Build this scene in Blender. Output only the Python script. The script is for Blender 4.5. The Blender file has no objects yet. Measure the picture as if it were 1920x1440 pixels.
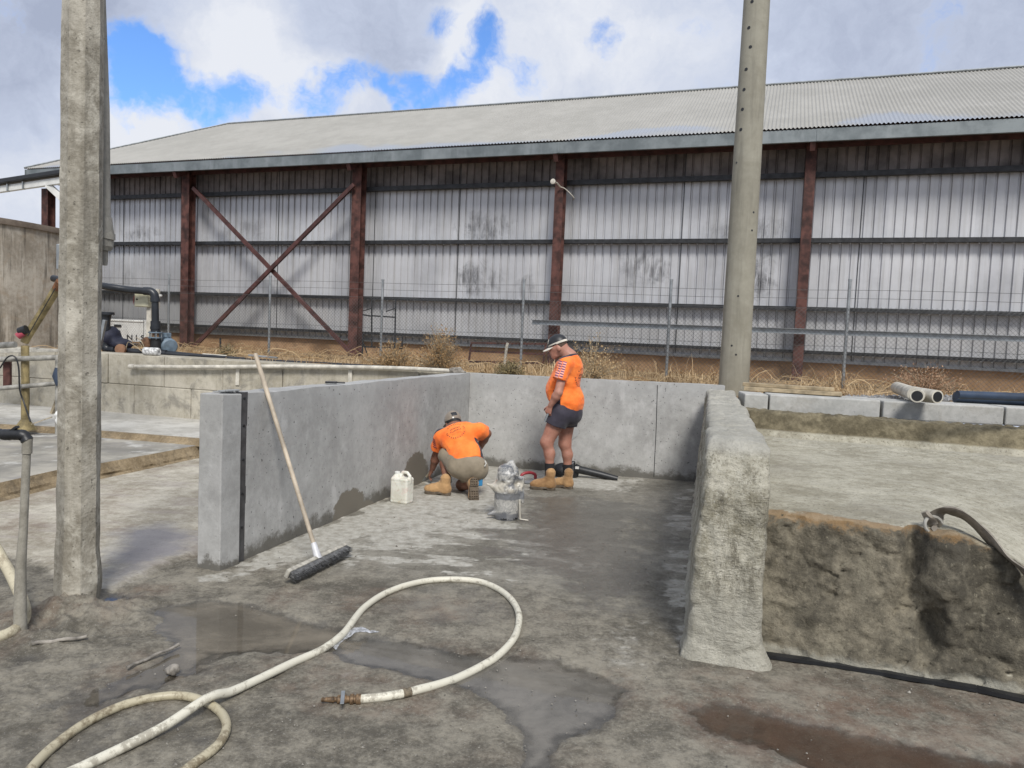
import bpy, bmesh, math, random
import numpy as np
from mathutils import Vector, Matrix
from mathutils.bvhtree import BVHTree
random.seed(7); RNG = np.random.RandomState(7)
S = bpy.context.scene
R = math.radians
# ---------------------------------------------------------------- camera
F, PITCH, ROLL, EYE = 1370.0, R(3.62), R(2.42), 1.72      # focal length in 1/1920 of the picture's width
_cp, _sp, _cr, _sr = math.cos(PITCH), math.sin(PITCH), math.cos(ROLL), math.sin(ROLL)
CM = (np.array([[_cr, -_sr, 0], [_sr, _cr, 0], [0, 0, 1]]) @ np.array([[1, 0, 0], [0, _cp, -_sp], [0, _sp, _cp]])
      @ np.array([[1, 0, 0], [0, 0, -1], [0, 1, 0]], float))
cam = bpy.data.cameras.new('camera'); camo = bpy.data.objects.new('camera', cam)
S.collection.objects.link(camo); S.camera = camo
cam.sensor_width = 36; cam.lens = F / 1920 * 36; cam.clip_start = 0.05; cam.clip_end = 2000
mw = Matrix.Identity(4)
for i in range(3):
    mw[i][0], mw[i][1], mw[i][2] = CM[0][i], -CM[1][i], -CM[2][i]
mw[2][3] = EYE
camo.matrix_world = mw
# ---------------------------------------------------------------- sun, sky, exposure
SUN_EL, SUN_AZ = R(46), R(169)            # azimuth measured from +Y (away from the camera) towards +X
sun = bpy.data.lights.new('sun', 'SUN'); suno = bpy.data.objects.new('sun', sun); S.collection.objects.link(suno)
sun.energy = 2.6; sun.angle = R(15); sun.color = (1, .965, .91)
sd = Vector((math.sin(SUN_AZ) * math.cos(SUN_EL), math.cos(SUN_AZ) * math.cos(SUN_EL), math.sin(SUN_EL)))
suno.rotation_euler = sd.to_track_quat('Z', 'Y').to_euler()
S.view_settings.view_transform = 'Standard'; S.view_settings.look = 'None'
S.view_settings.exposure = 0.35; S.view_settings.gamma = 1


def ray(x, y):
    return CM.T @ np.array([(x - 960) / F, (y - 720) / F, 1.])


def G(x, y, z=0.0):
    d = ray(x, y); return np.array([0, 0, EYE]) + d * ((z - EYE) / d[2])


def D(x, y, dep):
    d = ray(x, y); return np.array([0, 0, EYE]) + d * (dep / d[1])


def O(q, ang, x, y):
    n = np.array([-math.sin(R(ang)), math.cos(R(ang)), 0]); d = ray(x, y); o = np.array([0, 0, EYE])
    return o + d * ((n @ (np.asarray(q, float) - o)) / (n @ d))


def build_world():
    w = bpy.data.worlds.new('World'); S.world = w; w.use_nodes = True
    t = w.node_tree; N = t.nodes; L = t.links; N.clear()
    out = N.new('ShaderNodeOutputWorld'); bg = N.new('ShaderNodeBackground'); L.new(bg.outputs[0], out.inputs[0])
    bg.inputs[1].default_value = 0.1
    sky = N.new('ShaderNodeTexSky'); sky.sky_type = 'NISHITA'; sky.sun_disc = False
    sky.sun_elevation = SUN_EL; sky.sun_rotation = SUN_AZ; sky.air_density = 1.0; sky.dust_density = .4; sky.ozone_density = 2.5
    tc = N.new('ShaderNodeTexCoord'); V = tc.outputs['Generated']

    def math_(op, a, b=None, c=None):
        m = N.new('ShaderNodeMath'); m.operation = op
        for i, v in enumerate((a, b, c)):
            if v is None: continue
            if isinstance(v, (int, float)): m.inputs[i].default_value = v
            else: L.new(v, m.inputs[i])
        return m.outputs[0]

    def blobs(items):
        tot = None
        for (x, y, rad, amp) in items:
            d = ray(x, y); d = d / np.linalg.norm(d)
            vm = N.new('ShaderNodeVectorMath'); vm.operation = 'DISTANCE'; L.new(wv, vm.inputs[0]); vm.inputs[1].default_value = tuple(d)
            mr = N.new('ShaderNodeMapRange'); mr.interpolation_type = 'SMOOTHSTEP'; L.new(vm.outputs['Value'], mr.inputs[0])
            mr.inputs[1].default_value = 0; mr.inputs[2].default_value = rad / F; mr.inputs[3].default_value = amp; mr.inputs[4].default_value = 0
            tot = mr.outputs[0] if tot is None else math_('ADD', tot, mr.outputs[0])
        return tot

    def noise(scale, detail, rough, vec):
        n = N.new('ShaderNodeTexNoise'); n.inputs['Scale'].default_value = scale; n.inputs['Detail'].default_value = detail
        n.inputs['Roughness'].default_value = rough; L.new(vec, n.inputs['Vector']); return n
    wn = noise(7, 5, .6, V)                                   # warp so that the cloud edges curl
    s1 = N.new('ShaderNodeVectorMath'); s1.operation = 'SUBTRACT'; L.new(wn.outputs['Color'], s1.inputs[0]); s1.inputs[1].default_value = (.5, .5, .5)
    s2 = N.new('ShaderNodeVectorMath'); s2.operation = 'SCALE'; L.new(s1.outputs[0], s2.inputs[0]); s2.inputs['Scale'].default_value = .15
    s3 = N.new('ShaderNodeVectorMath'); s3.operation = 'ADD'; L.new(V, s3.inputs[0]); L.new(s2.outputs[0], s3.inputs[1])
    wv = s3.outputs[0]
    n1 = noise(7.5, 10, .66, wv).outputs['Fac']
    n2 = noise(2.6, 5, .55, wv).outputs['Fac']
    holes = blobs([(245, 85, 125, .80), (300, 140, 100, .72), (370, 205, 90, .78), (450, 185, 80, .75), (590, 205, 95, .95), (690, 165, 90, .9), (760, 150, 80, .85),
                   (560, 30, 90, .0), (925, 95, 90, 1.0), (855, 150, 70, .75), (800, 185, 90, .72), (1135, 80, 55, .95), (800, 20, 70, .95), (735, 190, 60, .5)])
    g = math_('ADD', holes, math_('MULTIPLY', math_('SUBTRACT', n1, .5), 2.8))
    mk = N.new('ShaderNodeMapRange'); mk.interpolation_type = 'SMOOTHSTEP'; L.new(g, mk.inputs[0])
    mk.inputs[1].default_value = .25; mk.inputs[2].default_value = 1.08
    # brightness of the clouds: sunlit tops and grey undersides
    bl = blobs([(240, 190, 170, .55), (330, 250, 150, .35), (500, 130, 130, .5), (470, 60, 140, .3), (640, 190, 120, .25), (860, 60, 130, .55), (900, 180, 170, .45),
                (1200, 110, 160, .4), (1080, 60, 150, .3), (700, 60, 170, -.3), (650, 100, 120, -.15), (40, 60, 280, -.5), (170, 20, 170, -.2), (1620, 60, 420, -.3), (1850, 40, 250, -.15), (60, 330, 150, .1),
                (1500, 240, 250, -.05)])
    br = math_('ADD', bl, math_('MULTIPLY', math_('SUBTRACT', n2, .5), 1.1))
    br = math_('ADD', br, math_('MULTIPLY', math_('SUBTRACT', n1, .5), 1.35))
    cr = N.new('ShaderNodeValToRGB'); L.new(math_('ADD', br, .58), cr.inputs[0])
    e = cr.color_ramp.elements; e[0].position = 0; e[0].color = (.42, .475, .62, 1); e[1].position = 1; e[1].color = (.86, .89, .96, 1)
    m_ = e.new(.45); m_.color = (.60, .665, .82, 1)
    sc = N.new('ShaderNodeVectorMath'); sc.operation = 'SCALE'; L.new(cr.outputs[0], sc.inputs[0]); sc.inputs['Scale'].default_value = 7.4
    tint = N.new('ShaderNodeVectorMath'); tint.operation = 'MULTIPLY'; L.new(sky.outputs[0], tint.inputs[0]); tint.inputs[1].default_value = SKYTINT
    mx = N.new('ShaderNodeMix'); mx.data_type = 'RGBA'; L.new(mk.outputs[0], mx.inputs['Factor'])
    L.new(sc.outputs[0], mx.inputs['A']); L.new(tint.outputs[0], mx.inputs['B'])
    L.new(mx.outputs['Result'], bg.inputs[0])


SKYTINT = (.90, 1.20, 1.62)
build_world()
# ---------------------------------------------------------------- helpers
WORLD_LOC = {}


def tag(o, label=None, cat=None, group=None, kind=None):
    if label: o['label'] = label
    if cat: o['category'] = cat
    if group: o['group'] = group
    if kind: o['kind'] = kind
    return o


def thing(name, label, cat, loc, group=None):
    o = bpy.data.objects.new(name, None); S.collection.objects.link(o)
    o.empty_display_size = .1; o.location = tuple(map(float, loc)); WORLD_LOC[o.name] = np.array(loc, float)
    return tag(o, label, cat, group)


def link(name, me, mats, parent=None, label=None):
    o = bpy.data.objects.new(name, me); S.collection.objects.link(o)
    for m in (mats if isinstance(mats, (list, tuple)) else [mats]): me.materials.append(m)
    if parent is not None:
        o.parent = parent; pl = WORLD_LOC[parent.name]
        me.transform(Matrix.Translation(tuple(-pl))); WORLD_LOC[o.name] = pl.copy()
    else: WORLD_LOC[o.name] = np.zeros(3)
    if label: o['label'] = label
    return o


def move_origin(o, loc):
    """a top-level mesh gets its origin at its base"""
    d = np.array(loc, float) - WORLD_LOC[o.name]
    o.data.transform(Matrix.Translation(tuple(-d))); o.location = tuple(np.array(loc, float)); WORLD_LOC[o.name] = np.array(loc, float)
    return o


def copy_tree(o, delta, parent=None):
    c = o.copy(); S.collection.objects.link(c); WORLD_LOC[c.name] = WORLD_LOC[o.name] + np.asarray(delta, float)
    if parent is None: c.location = Vector(o.location) + Vector(tuple(map(float, delta)))
    else: c.parent = parent
    for ch in [x for x in S.objects if x.parent == o]: copy_tree(ch, delta, c)
    return c


def unit(v):
    v = np.asarray(v, float); return v / np.linalg.norm(v)


def frame(d, up=(0, 0, 1)):
    d = unit(d); up = np.asarray(up, float)
    if abs(d @ unit(up)) > .98: up = np.array([1., 0, 0])
    x = unit(np.cross(up, d)); return x, np.cross(d, x), d


class MB:
    def __init__(s): s.v = []; s.f = []; s.mi = []

    def add(s, v, f, mi=0):
        b = len(s.v); s.v += [tuple(map(float, p)) for p in v]; s.f += [tuple(i + b for i in q) for q in f]; s.mi += [mi] * len(f); return s

    def box(s, c, size, rz=0, M=None, mi=0):
        hx, hy, hz = [k / 2 for k in size]
        v = np.array([(x, y, z) for z in (-hz, hz) for y in (-hy, hy) for x in (-hx, hx)])
        if M is None:
            c_, s_ = math.cos(R(rz)), math.sin(R(rz)); M = np.array([[c_, -s_, 0], [s_, c_, 0], [0, 0, 1]])
        return s.add(v @ np.asarray(M).T + np.asarray(c, float), [(0, 2, 3, 1), (4, 5, 7, 6), (0, 1, 5, 4), (2, 6, 7, 3), (0, 4, 6, 2), (1, 3, 7, 5)], mi)

    def beam(s, a, b, w, h, up=(0, 0, 1), mi=0):
        a, b = np.asarray(a, float), np.asarray(b, float); x, y, d = frame(b - a, up)
        return s.box((a + b) / 2, (w, h, np.linalg.norm(b - a)), M=np.array([x, y, d]).T, mi=mi)

    def tube(s, pts, r, n=10, cap=True, mi=0, flat=1.0, up=(0, 0, 1)):
        pts = [np.asarray(p, float) for p in pts]; rs = r if isinstance(r, (list, tuple, np.ndarray)) else [r] * len(pts)
        V = []; prev = None
        for i, p in enumerate(pts):
            t = unit(pts[min(i + 1, len(pts) - 1)] - pts[max(i - 1, 0)])
            if prev is None: x, y, _ = frame(t, up)
            else:
                x = unit(prev - t * (prev @ t)); y = np.cross(t, x)
            prev = x
            for k in range(n):
                a = 2 * math.pi * k / n; V.append(p + rs[i] * (math.cos(a) * x + math.sin(a) * y * flat))
        Fc = [(i * n + k, i * n + (k + 1) % n, (i + 1) * n + (k + 1) % n, (i + 1) * n + k) for i in range(len(pts) - 1) for k in range(n)]
        if cap: Fc += [tuple(range(n - 1, -1, -1)), tuple((len(pts) - 1) * n + k for k in range(n))]
        return s.add(V, Fc, mi)

    def lathe(s, c, prof, n=24, axis=(0, 0, 1), mi=0):
        c = np.asarray(c, float); x, y, d = frame(axis, (0, 1, 0) if abs(axis[2]) > .9 else (0, 0, 1)); V = []
        for (r, z) in prof:
            for k in range(n):
                a = 2 * math.pi * k / n; V.append(c + d * z + max(r, 1e-4) * (math.cos(a) * x + math.sin(a) * y))
        m = len(prof)
        Fc = [(i * n + k, i * n + (k + 1) % n, (i + 1) * n + (k + 1) % n, (i + 1) * n + k) for i in range(m - 1) for k in range(n)]
        Fc += [tuple(range(n - 1, -1, -1)), tuple((m - 1) * n + k for k in range(n))]
        return s.add(V, Fc, mi)

    def prism(s, poly, z0, z1, mi=0):
        n = len(poly); ar = sum(poly[i][0] * poly[(i + 1) % n][1] - poly[(i + 1) % n][0] * poly[i][1] for i in range(n))
        if ar < 0: poly = poly[::-1]
        z0s = z0 if isinstance(z0, (list, tuple)) else [z0] * n; z1s = z1 if isinstance(z1, (list, tuple)) else [z1] * n
        V = [(p[0], p[1], a) for p, a in zip(poly, z0s)] + [(p[0], p[1], a) for p, a in zip(poly, z1s)]
        return s.add(V, [tuple(range(n - 1, -1, -1)), tuple(range(n, 2 * n))] + [(i, (i + 1) % n, (i + 1) % n + n, i + n) for i in range(n)], mi)

    def build(s, name, mats, parent=None, bevel=0, smooth=None, label=None, segs=2):
        me = bpy.data.meshes.new(name); me.from_pydata(s.v, [], s.f); me.update()
        if s.mi and max(s.mi) > 0: me.polygons.foreach_set('material_index', s.mi)
        if bevel:
            bm = bmesh.new(); bm.from_mesh(me)
            es = [e for e in bm.edges if len(e.link_faces) == 2 and e.calc_face_angle(0) > .6]
            bmesh.ops.bevel(bm, geom=es, offset=bevel, segments=segs, profile=.5, affect='EDGES', clamp_overlap=True)
            bm.to_mesh(me); bm.free()
        if smooth: shade(me, smooth)
        return link(name, me, mats, parent, label)


def shade(me, ang=40):
    me.polygons.foreach_set('use_smooth', [True] * len(me.polygons))
    try: me.set_sharp_from_angle(angle=R(ang))
    except Exception: pass


def bez(pts, n=8):
    """Catmull-Rom through the points"""
    P = [np.asarray(p, float) for p in pts]; P = [2 * P[0] - P[1]] + P + [2 * P[-1] - P[-2]]; out = []
    for i in range(1, len(P) - 2):
        for k in range(n):
            t = k / n; a, b, c, d = P[i - 1:i + 3]
            out.append(.5 * ((2 * b) + (c - a) * t + (2 * a - 5 * b + 4 * c - d) * t * t + (3 * b - a - 3 * c + d) * t ** 3))
    return out + [P[-2]]


# value noise on numpy arrays
_TAB = RNG.rand(8192).astype(np.float32)


def vnoise(P, seed=0):
    P = np.asarray(P, np.float32); I = np.floor(P).astype(np.int64); f = P - I; f = f * f * (3 - 2 * f)
    r = 0
    for dx in (0, 1):
        for dy in (0, 1):
            for dz in (0, 1):
                h = ((I[..., 0] + dx) * 73856093 ^ (I[..., 1] + dy) * 19349663 ^ (I[..., 2] + dz) * 83492791 ^ seed * 2654435) & 8191
                w = (f[..., 0] if dx else 1 - f[..., 0]) * (f[..., 1] if dy else 1 - f[..., 1]) * (f[..., 2] if dz else 1 - f[..., 2])
                r = r + w * _TAB[h]
    return r


def fbm(P, scale=1., octs=4, seed=0, gain=.5):
    P = np.asarray(P, np.float32) * scale; a, s, t = 1., 0, 0
    for o in range(octs):
        s = s + a * (vnoise(P + 17.3 * o, seed + o) - .5); t += a; a *= gain; P = P * 2.03
    return s / t * 2


# signed distance shapes -> mesh (surface nets)
def cap(P, a, b, ra, rb=None):
    a, b = np.asarray(a, np.float32), np.asarray(b, np.float32); rb = ra if rb is None else rb
    d = b - a; q = P - a; h = np.clip((q @ d) / max(d @ d, 1e-9), 0, 1)
    return np.linalg.norm(q - h[..., None] * d, axis=-1) - (ra + (rb - ra) * h)


def ell(P, c, r, M=None):
    q = P - np.asarray(c, np.float32)
    if M is not None: q = q @ np.asarray(M, np.float32).T
    r = np.asarray(r, np.float32); k0 = np.linalg.norm(q / r, axis=-1); k1 = np.linalg.norm(q / (r * r), axis=-1)
    return k0 * (k0 - 1) / np.maximum(k1, 1e-6)


def rbox(P, c, half, rad, M=None):
    q = P - np.asarray(c, np.float32)
    if M is not None: q = q @ np.asarray(M, np.float32).T
    q = np.abs(q) - (np.asarray(half, np.float32) - rad)
    return np.linalg.norm(np.maximum(q, 0), axis=-1) + np.minimum(q.max(-1), 0) - rad


def smin(a, b, k):
    h = np.clip(.5 + .5 * (b - a) / k, 0, 1); return b + (a - b) * h - k * h * (1 - h)


def smax(a, b, k): return -smin(-a, -b, k)


def plane(P, c, n): return (P - np.asarray(c, np.float32)) @ np.asarray(unit(n), np.float32)


def sdf_mesh(fn, lo, hi, h, name):
    lo = np.asarray(lo, float); hi = np.asarray(hi, float); B = 8
    nb = np.ceil((hi - lo) / (h * B)).astype(int); n = nb * B + 1
    A = np.full(n, 1e3, np.float32)
    bc = np.stack(np.meshgrid(*[np.arange(k) for k in nb], indexing='ij'), -1).reshape(-1, 3)
    cd = fn((lo + (bc + .5) * B * h).astype(np.float32))
    loc = np.stack(np.meshgrid(*[np.arange(B + 1)] * 3, indexing='ij'), -1).reshape(-1, 3)
    act = np.abs(cd) < B * h * 1.5
    for b, d in zip(bc[~act], cd[~act]):
        o = b * B; A[o[0]:o[0] + B + 1, o[1]:o[1] + B + 1, o[2]:o[2] + B + 1] = 1e3 if d > 0 else -1e3
    ab = bc[act]
    for i in range(0, len(ab), 300):
        I = ab[i:i + 300, None, :] * B + loc[None]
        v = fn((lo + I.reshape(-1, 3) * h).astype(np.float32)); J = I.reshape(-1, 3); A[J[:, 0], J[:, 1], J[:, 2]] = v
    A[np.abs(A) < 1e-7] = 1e-7
    Sg = A < 0
    cnt = sum(Sg[dx:n[0] - 1 + dx, dy:n[1] - 1 + dy, dz:n[2] - 1 + dz].astype(np.int8) for dx in (0, 1) for dy in (0, 1) for dz in (0, 1))
    C = np.argwhere((cnt > 0) & (cnt < 8)); idx = np.full(n - 1, -1, np.int64); idx[C[:, 0], C[:, 1], C[:, 2]] = np.arange(len(C))
    acc = np.zeros((len(C), 3)); num = np.zeros(len(C))
    cor = [(0, 0, 0), (1, 0, 0), (0, 1, 0), (1, 1, 0), (0, 0, 1), (1, 0, 1), (0, 1, 1), (1, 1, 1)]
    for a in range(8):
        for b in range(a + 1, 8):
            if sum(abs(np.array(cor[a]) - cor[b])) != 1: continue
            ca, cb = C + cor[a], C + cor[b]; va = A[ca[:, 0], ca[:, 1], ca[:, 2]]; vb = A[cb[:, 0], cb[:, 1], cb[:, 2]]
            m = (va < 0) != (vb < 0); t = np.where(m, va / np.where(m, va - vb, 1), 0)
            acc += np.where(m[:, None], ca + t[:, None] * (cb - ca), 0); num += m
    verts = lo + acc / num[:, None] * h
    quads = []
    for ax in range(3):
        sl0 = [slice(None)] * 3; sl1 = [slice(None)] * 3; sl0[ax] = slice(0, -1); sl1[ax] = slice(1, None)
        E = np.argwhere(Sg[tuple(sl0)] != Sg[tuple(sl1)]); u, w = [(1, 2), (2, 0), (0, 1)][ax]
        E = E[(E[:, u] > 0) & (E[:, w] > 0) & (E[:, u] < n[u] - 1) & (E[:, w] < n[w] - 1)]
        ins = Sg[E[:, 0], E[:, 1], E[:, 2]]; q = []
        for du, dw in ((-1, -1), (0, -1), (0, 0), (-1, 0)):
            c = E.copy(); c[:, u] += du; c[:, w] += dw; q.append(idx[c[:, 0], c[:, 1], c[:, 2]])
        q = np.stack(q, 1); q[~ins] = q[~ins][:, ::-1]; quads.append(q)
    Q = np.concatenate(quads)
    me = bpy.data.meshes.new(name); me.vertices.add(len(verts)); me.vertices.foreach_set('co', verts.astype(np.float32).ravel())
    me.loops.add(Q.size); me.loops.foreach_set('vertex_index', Q.ravel().astype(np.int32))
    me.polygons.add(len(Q)); me.polygons.foreach_set('loop_start', np.arange(0, Q.size, 4, dtype=np.int32)); me.polygons.foreach_set('loop_total', np.full(len(Q), 4, np.int32))
    me.update(calc_edges=True); me.validate()
    me.polygons.foreach_set('use_smooth', [True] * len(me.polygons))
    return me


# ---------------------------------------------------------------- materials
class NT:
    def __init__(s, name):
        s.m = bpy.data.materials.new(name); s.m.use_nodes = True; s.t = s.m.node_tree; s.N = s.t.nodes; s.L = s.t.links
        s.b = s.N['Principled BSDF']; g = s.N.new('ShaderNodeNewGeometry'); s.P = g.outputs['Position']; s.g = g

    def put(s, v, sock):
        if v is None: return
        if hasattr(v, 'is_output') or isinstance(v, bpy.types.NodeSocket): s.L.new(v, sock)
        elif isinstance(v, (tuple, list)): sock.default_value = tuple(v) + ((1,) if len(v) == 3 and len(sock.default_value) == 4 else ())
        else: sock.default_value = v

    def math(s, op, a, b=None, clamp=False):
        n = s.N.new('ShaderNodeMath'); n.operation = op; n.use_clamp = clamp; s.put(a, n.inputs[0]); s.put(b, n.inputs[1]); return n.outputs[0]

    def scale(s, vec, xyz):
        n = s.N.new('ShaderNodeVectorMath'); n.operation = 'MULTIPLY'; s.put(vec, n.inputs[0]); n.inputs[1].default_value = xyz; return n.outputs[0]

    def noise(s, sc, det=4, ro=.55, vec=None, dist=0):
        n = s.N.new('ShaderNodeTexNoise'); n.inputs['Scale'].default_value = sc; n.inputs['Detail'].default_value = det
        n.inputs['Roughness'].default_value = ro; n.inputs['Distortion'].default_value = dist; s.L.new(vec if vec is not None else s.P, n.inputs['Vector']); return n.outputs['Fac']

    def voro(s, sc, vec=None, feat='F1'):
        n = s.N.new('ShaderNodeTexVoronoi'); n.feature = feat; n.inputs['Scale'].default_value = sc; s.L.new(vec if vec is not None else s.P, n.inputs['Vector']); return n.outputs['Distance']

    def rng(s, v, a, b, c=0, d=1, smooth=True):
        n = s.N.new('ShaderNodeMapRange'); n.interpolation_type = 'SMOOTHSTEP' if smooth else 'LINEAR'; s.put(v, n.inputs[0])
        for i, k in enumerate((a, b, c, d)): n.inputs[i + 1].default_value = k
        return n.outputs[0]

    def mix(s, f, a, b, mode='MIX'):
        n = s.N.new('ShaderNodeMix'); n.data_type = 'RGBA'; n.blend_type = mode; s.put(f, n.inputs['Factor']); s.put(a, n.inputs['A']); s.put(b, n.inputs['B']); return n.outputs['Result']

    def attr(s, nm):
        n = s.N.new('ShaderNodeAttribute'); n.attribute_name = nm; return n.outputs['Fac']

    def bump(s, h, st=.5, dist=.01, nrm=None):
        n = s.N.new('ShaderNodeBump'); n.inputs['Strength'].default_value = st; n.inputs['Distance'].default_value = dist; s.L.new(h, n.inputs['Height'])
        if nrm is not None: s.L.new(nrm, n.inputs['Normal'])
        return n.outputs[0]

    def xyz(s, vec=None):
        n = s.N.new('ShaderNodeSeparateXYZ'); s.L.new(vec if vec is not None else s.P, n.inputs[0]); return n.outputs

    def out(s, col=None, rough=None, metal=None, nrm=None, **k):
        s.put(col, s.b.inputs['Base Color']); s.put(rough, s.b.inputs['Roughness']); s.put(metal, s.b.inputs['Metallic'])
        if nrm is not None: s.L.new(nrm, s.b.inputs['Normal'])
        for a, v in k.items(): s.put(v, s.b.inputs[a.replace('_', ' ')])
        return s.m


def plain(name, c, rough=.6, metal=0, var=.25, sc=6, bump=0, bs=80, **k):
    t = NT(name); n = t.noise(sc, 5, .6); d = tuple(x * (1 - var) for x in c); l = tuple(min(1, x * (1 + var)) for x in c)
    nr = t.bump(t.noise(bs, 4), bump, .004) if bump else None
    return t.out(t.mix(t.rng(n, .3, .7), d, l), rough, metal, nr, **k)


def concrete(name, dark, light, sc=1.6, rough=.85, bump=.25, streak=0., spots=0., stain=None, stain_amt=.4, fine=60, bdist=.006):
    t = NT(name); n1 = t.noise(sc, 8, .62); n2 = t.noise(sc * 9, 6, .7)
    f = t.math('ADD', t.math('MULTIPLY', n1, .62), t.math('MULTIPLY', n2, .38)); c = t.mix(t.rng(f, .36, .64), dark, light)
    if streak:
        sv = t.noise(3.2, 6, .65, t.scale(t.P, (2.2, 2.2, .22))); c = t.mix(t.math('MULTIPLY', t.rng(sv, .48, .68), streak), c, tuple(x * .42 for x in dark))
        sv2 = t.noise(5.1, 5, .6, t.scale(t.P, (3, 3, .16))); c = t.mix(t.math('MULTIPLY', t.rng(sv2, .55, .72), streak * .8), c, tuple(min(.8, x * 1.25) for x in light))
    if stain:
        n3 = t.noise(sc * 1.7 + 1, 7, .7, dist=.6); c = t.mix(t.math('MULTIPLY', t.rng(n3, .5, .66), stain_amt), c, stain)
    if spots:
        v = t.rng(t.noise(38, 2, .5), .66, .72); c = t.mix(t.math('MULTIPLY', v, spots), c, tuple(x * .3 for x in dark))
    h = t.math('ADD', t.noise(fine, 6, .7), t.math('MULTIPLY', t.noise(fine / 6, 4, .6), 1.4))
    return t.out(c, rough, 0, t.bump(h, bump, bdist))


M = {}
M['wall_concrete'] = concrete('new_concrete', (.215, .225, .23), (.36, .37, .37), 1.3, .82, .22, .10, .35, (.27, .26, .235), .35, 70)
M['post_concrete'] = concrete('post_concrete', (.29, .298, .292), (.39, .395, .385), 2.2, .8, .18, .05, .3, None, 0, 90)
M['pole_concrete'] = concrete('weathered_pole_concrete', (.19, .17, .13), (.42, .39, .325), 2.6, .9, .6, .45, .6, (.55, .52, .44), .6, 45, .012)
M['tank_concrete'] = concrete('stained_tank_concrete', (.24, .21, .165), (.46, .425, .36), 1.1, .9, .3, .85, .2, (.30, .24, .17), .5)
M['block_concrete'] = concrete('block_concrete', (.31, .28, .215), (.49, .455, .375), 1.2, .9, .3, .25, .3, (.17, .16, .14), .65)
M['kerb_concrete'] = concrete('kerb_concrete', (.33, .33, .31), (.47, .465, .44), 2.0, .9, .35, 0, .3, (.28, .26, .22), .4)
M['slab'] = concrete('pale_slab', (.27, .245, .205), (.43, .405, .355), .9, .82, .35, 0, .2, (.22, .21, .205), .45, 35)
M['rough'] = concrete('rough_concrete', (.17, .155, .115), (.43, .41, .35), 2.6, .93, .9, .3, .2, (.11, .10, .08), .6, 38, .02)
M['galv'] = plain('galvanised_steel', (.30, .32, .33), .45, .55, .2, 8)
M['rust'] = plain('rusty_red_steel', (.080, .033, .026), .75, .1, .65, 5, .3, 60)
M['brace'] = plain('dark_red_steel', (.075, .030, .026), .6, .1, .45, 5, .2, 60)
M['pvc_white'] = plain('dirty_white_pvc', (.52, .49, .42), .5, 0, .25, 9)
M['black_pipe'] = plain('black_poly_pipe', (.016, .019, .024), .38, 0, .3, 5)
M['black'] = plain('black_plastic', (.013, .014, .016), .45, 0, .3, 12)
M['steel_dark'] = plain('dark_steel', (.035, .036, .038), .5, .4, .35, 10)
M['white_paint'] = plain('white_paint', (.66, .66, .63), .45, 0, .12, 7)
M['cream'] = plain('cream_paint', (.52, .50, .36), .5, 0, .12, 7)
M['motor'] = plain('blue_grey_enamel', (.14, .19, .235), .5, 0, .2, 12)
M['timber'] = plain('grey_timber', (.32, .27, .19), .85, 0, .35, 14, .3, 60)
M['stick'] = plain('muddy_stick', (.23, .21, .18), .9, 0, .5, 14, .5, 70)
M['rail'] = plain('grey_rail_paint', (.29, .28, .25), .6, .2, .4, 9, .2, 60)
# ---------------------------------------------------------------- terrain, yard floor, slabs
BX = np.array([math.cos(R(-11)), math.sin(R(-11)), 0])       # along the bay's back wall
BY = unit(np.array([-.561, 9.703, 0]) - np.array([-1.918, 5.324, 0]))      # along its left wall
CORNER = np.array([-.565, 9.72, 0]); WALLN = np.array([-1.918, 5.324, 0]); WTOP = 1.225


def P2(pts, z=0.): return [G(x, y, z)[:2] for x, y in pts]


def sdpoly(X, Y, poly):
    d = np.full(X.shape, 1e9); ins = np.zeros(X.shape, bool); n = len(poly)
    for i in range(n):
        ax, ay = poly[i]; bx, by = poly[(i + 1) % n]; ex, ey = bx - ax, by - ay
        t = np.clip(((X - ax) * ex + (Y - ay) * ey) / (ex * ex + ey * ey + 1e-12), 0, 1)
        d = np.minimum(d, np.hypot(X - ax - t * ex, Y - ay - t * ey)); c = (ay > Y) != (by > Y)
        ins ^= c & (X < (bx - ax) * (Y - ay) / (by - ay + 1e-12) + ax)
    return np.where(ins, -d, d)


PUD_A = P2([(285, 1138), (360, 1130), (480, 1134), (560, 1162), (630, 1180), (665, 1192), (640, 1212), (560, 1216), (480, 1217), (390, 1228), (345, 1252), (300, 1278), (235, 1298), (185, 1305), (215, 1280), (280, 1250), (315, 1222), (335, 1200), (310, 1175)])
PUD_B = P2([(628, 1200), (690, 1192), (760, 1206), (840, 1220), (930, 1232), (1040, 1240), (1130, 1268), (1175, 1292), (1150, 1330), (1095, 1365), (1045, 1388), (1020, 1440), (985, 1440), (1000, 1388), (965, 1322), (880, 1285), (800, 1268), (720, 1252), (650, 1236)])
PUD_C = P2([(1285, 1326), (1340, 1318), (1420, 1332), (1520, 1360), (1650, 1385), (1800, 1412), (1990, 1440), (1990, 1490), (1560, 1450), (1420, 1388), (1320, 1350)])
PUD_D = P2([(196, 1118), (215, 1108), (250, 1112), (240, 1128), (205, 1132)])


YARD = []


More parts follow.
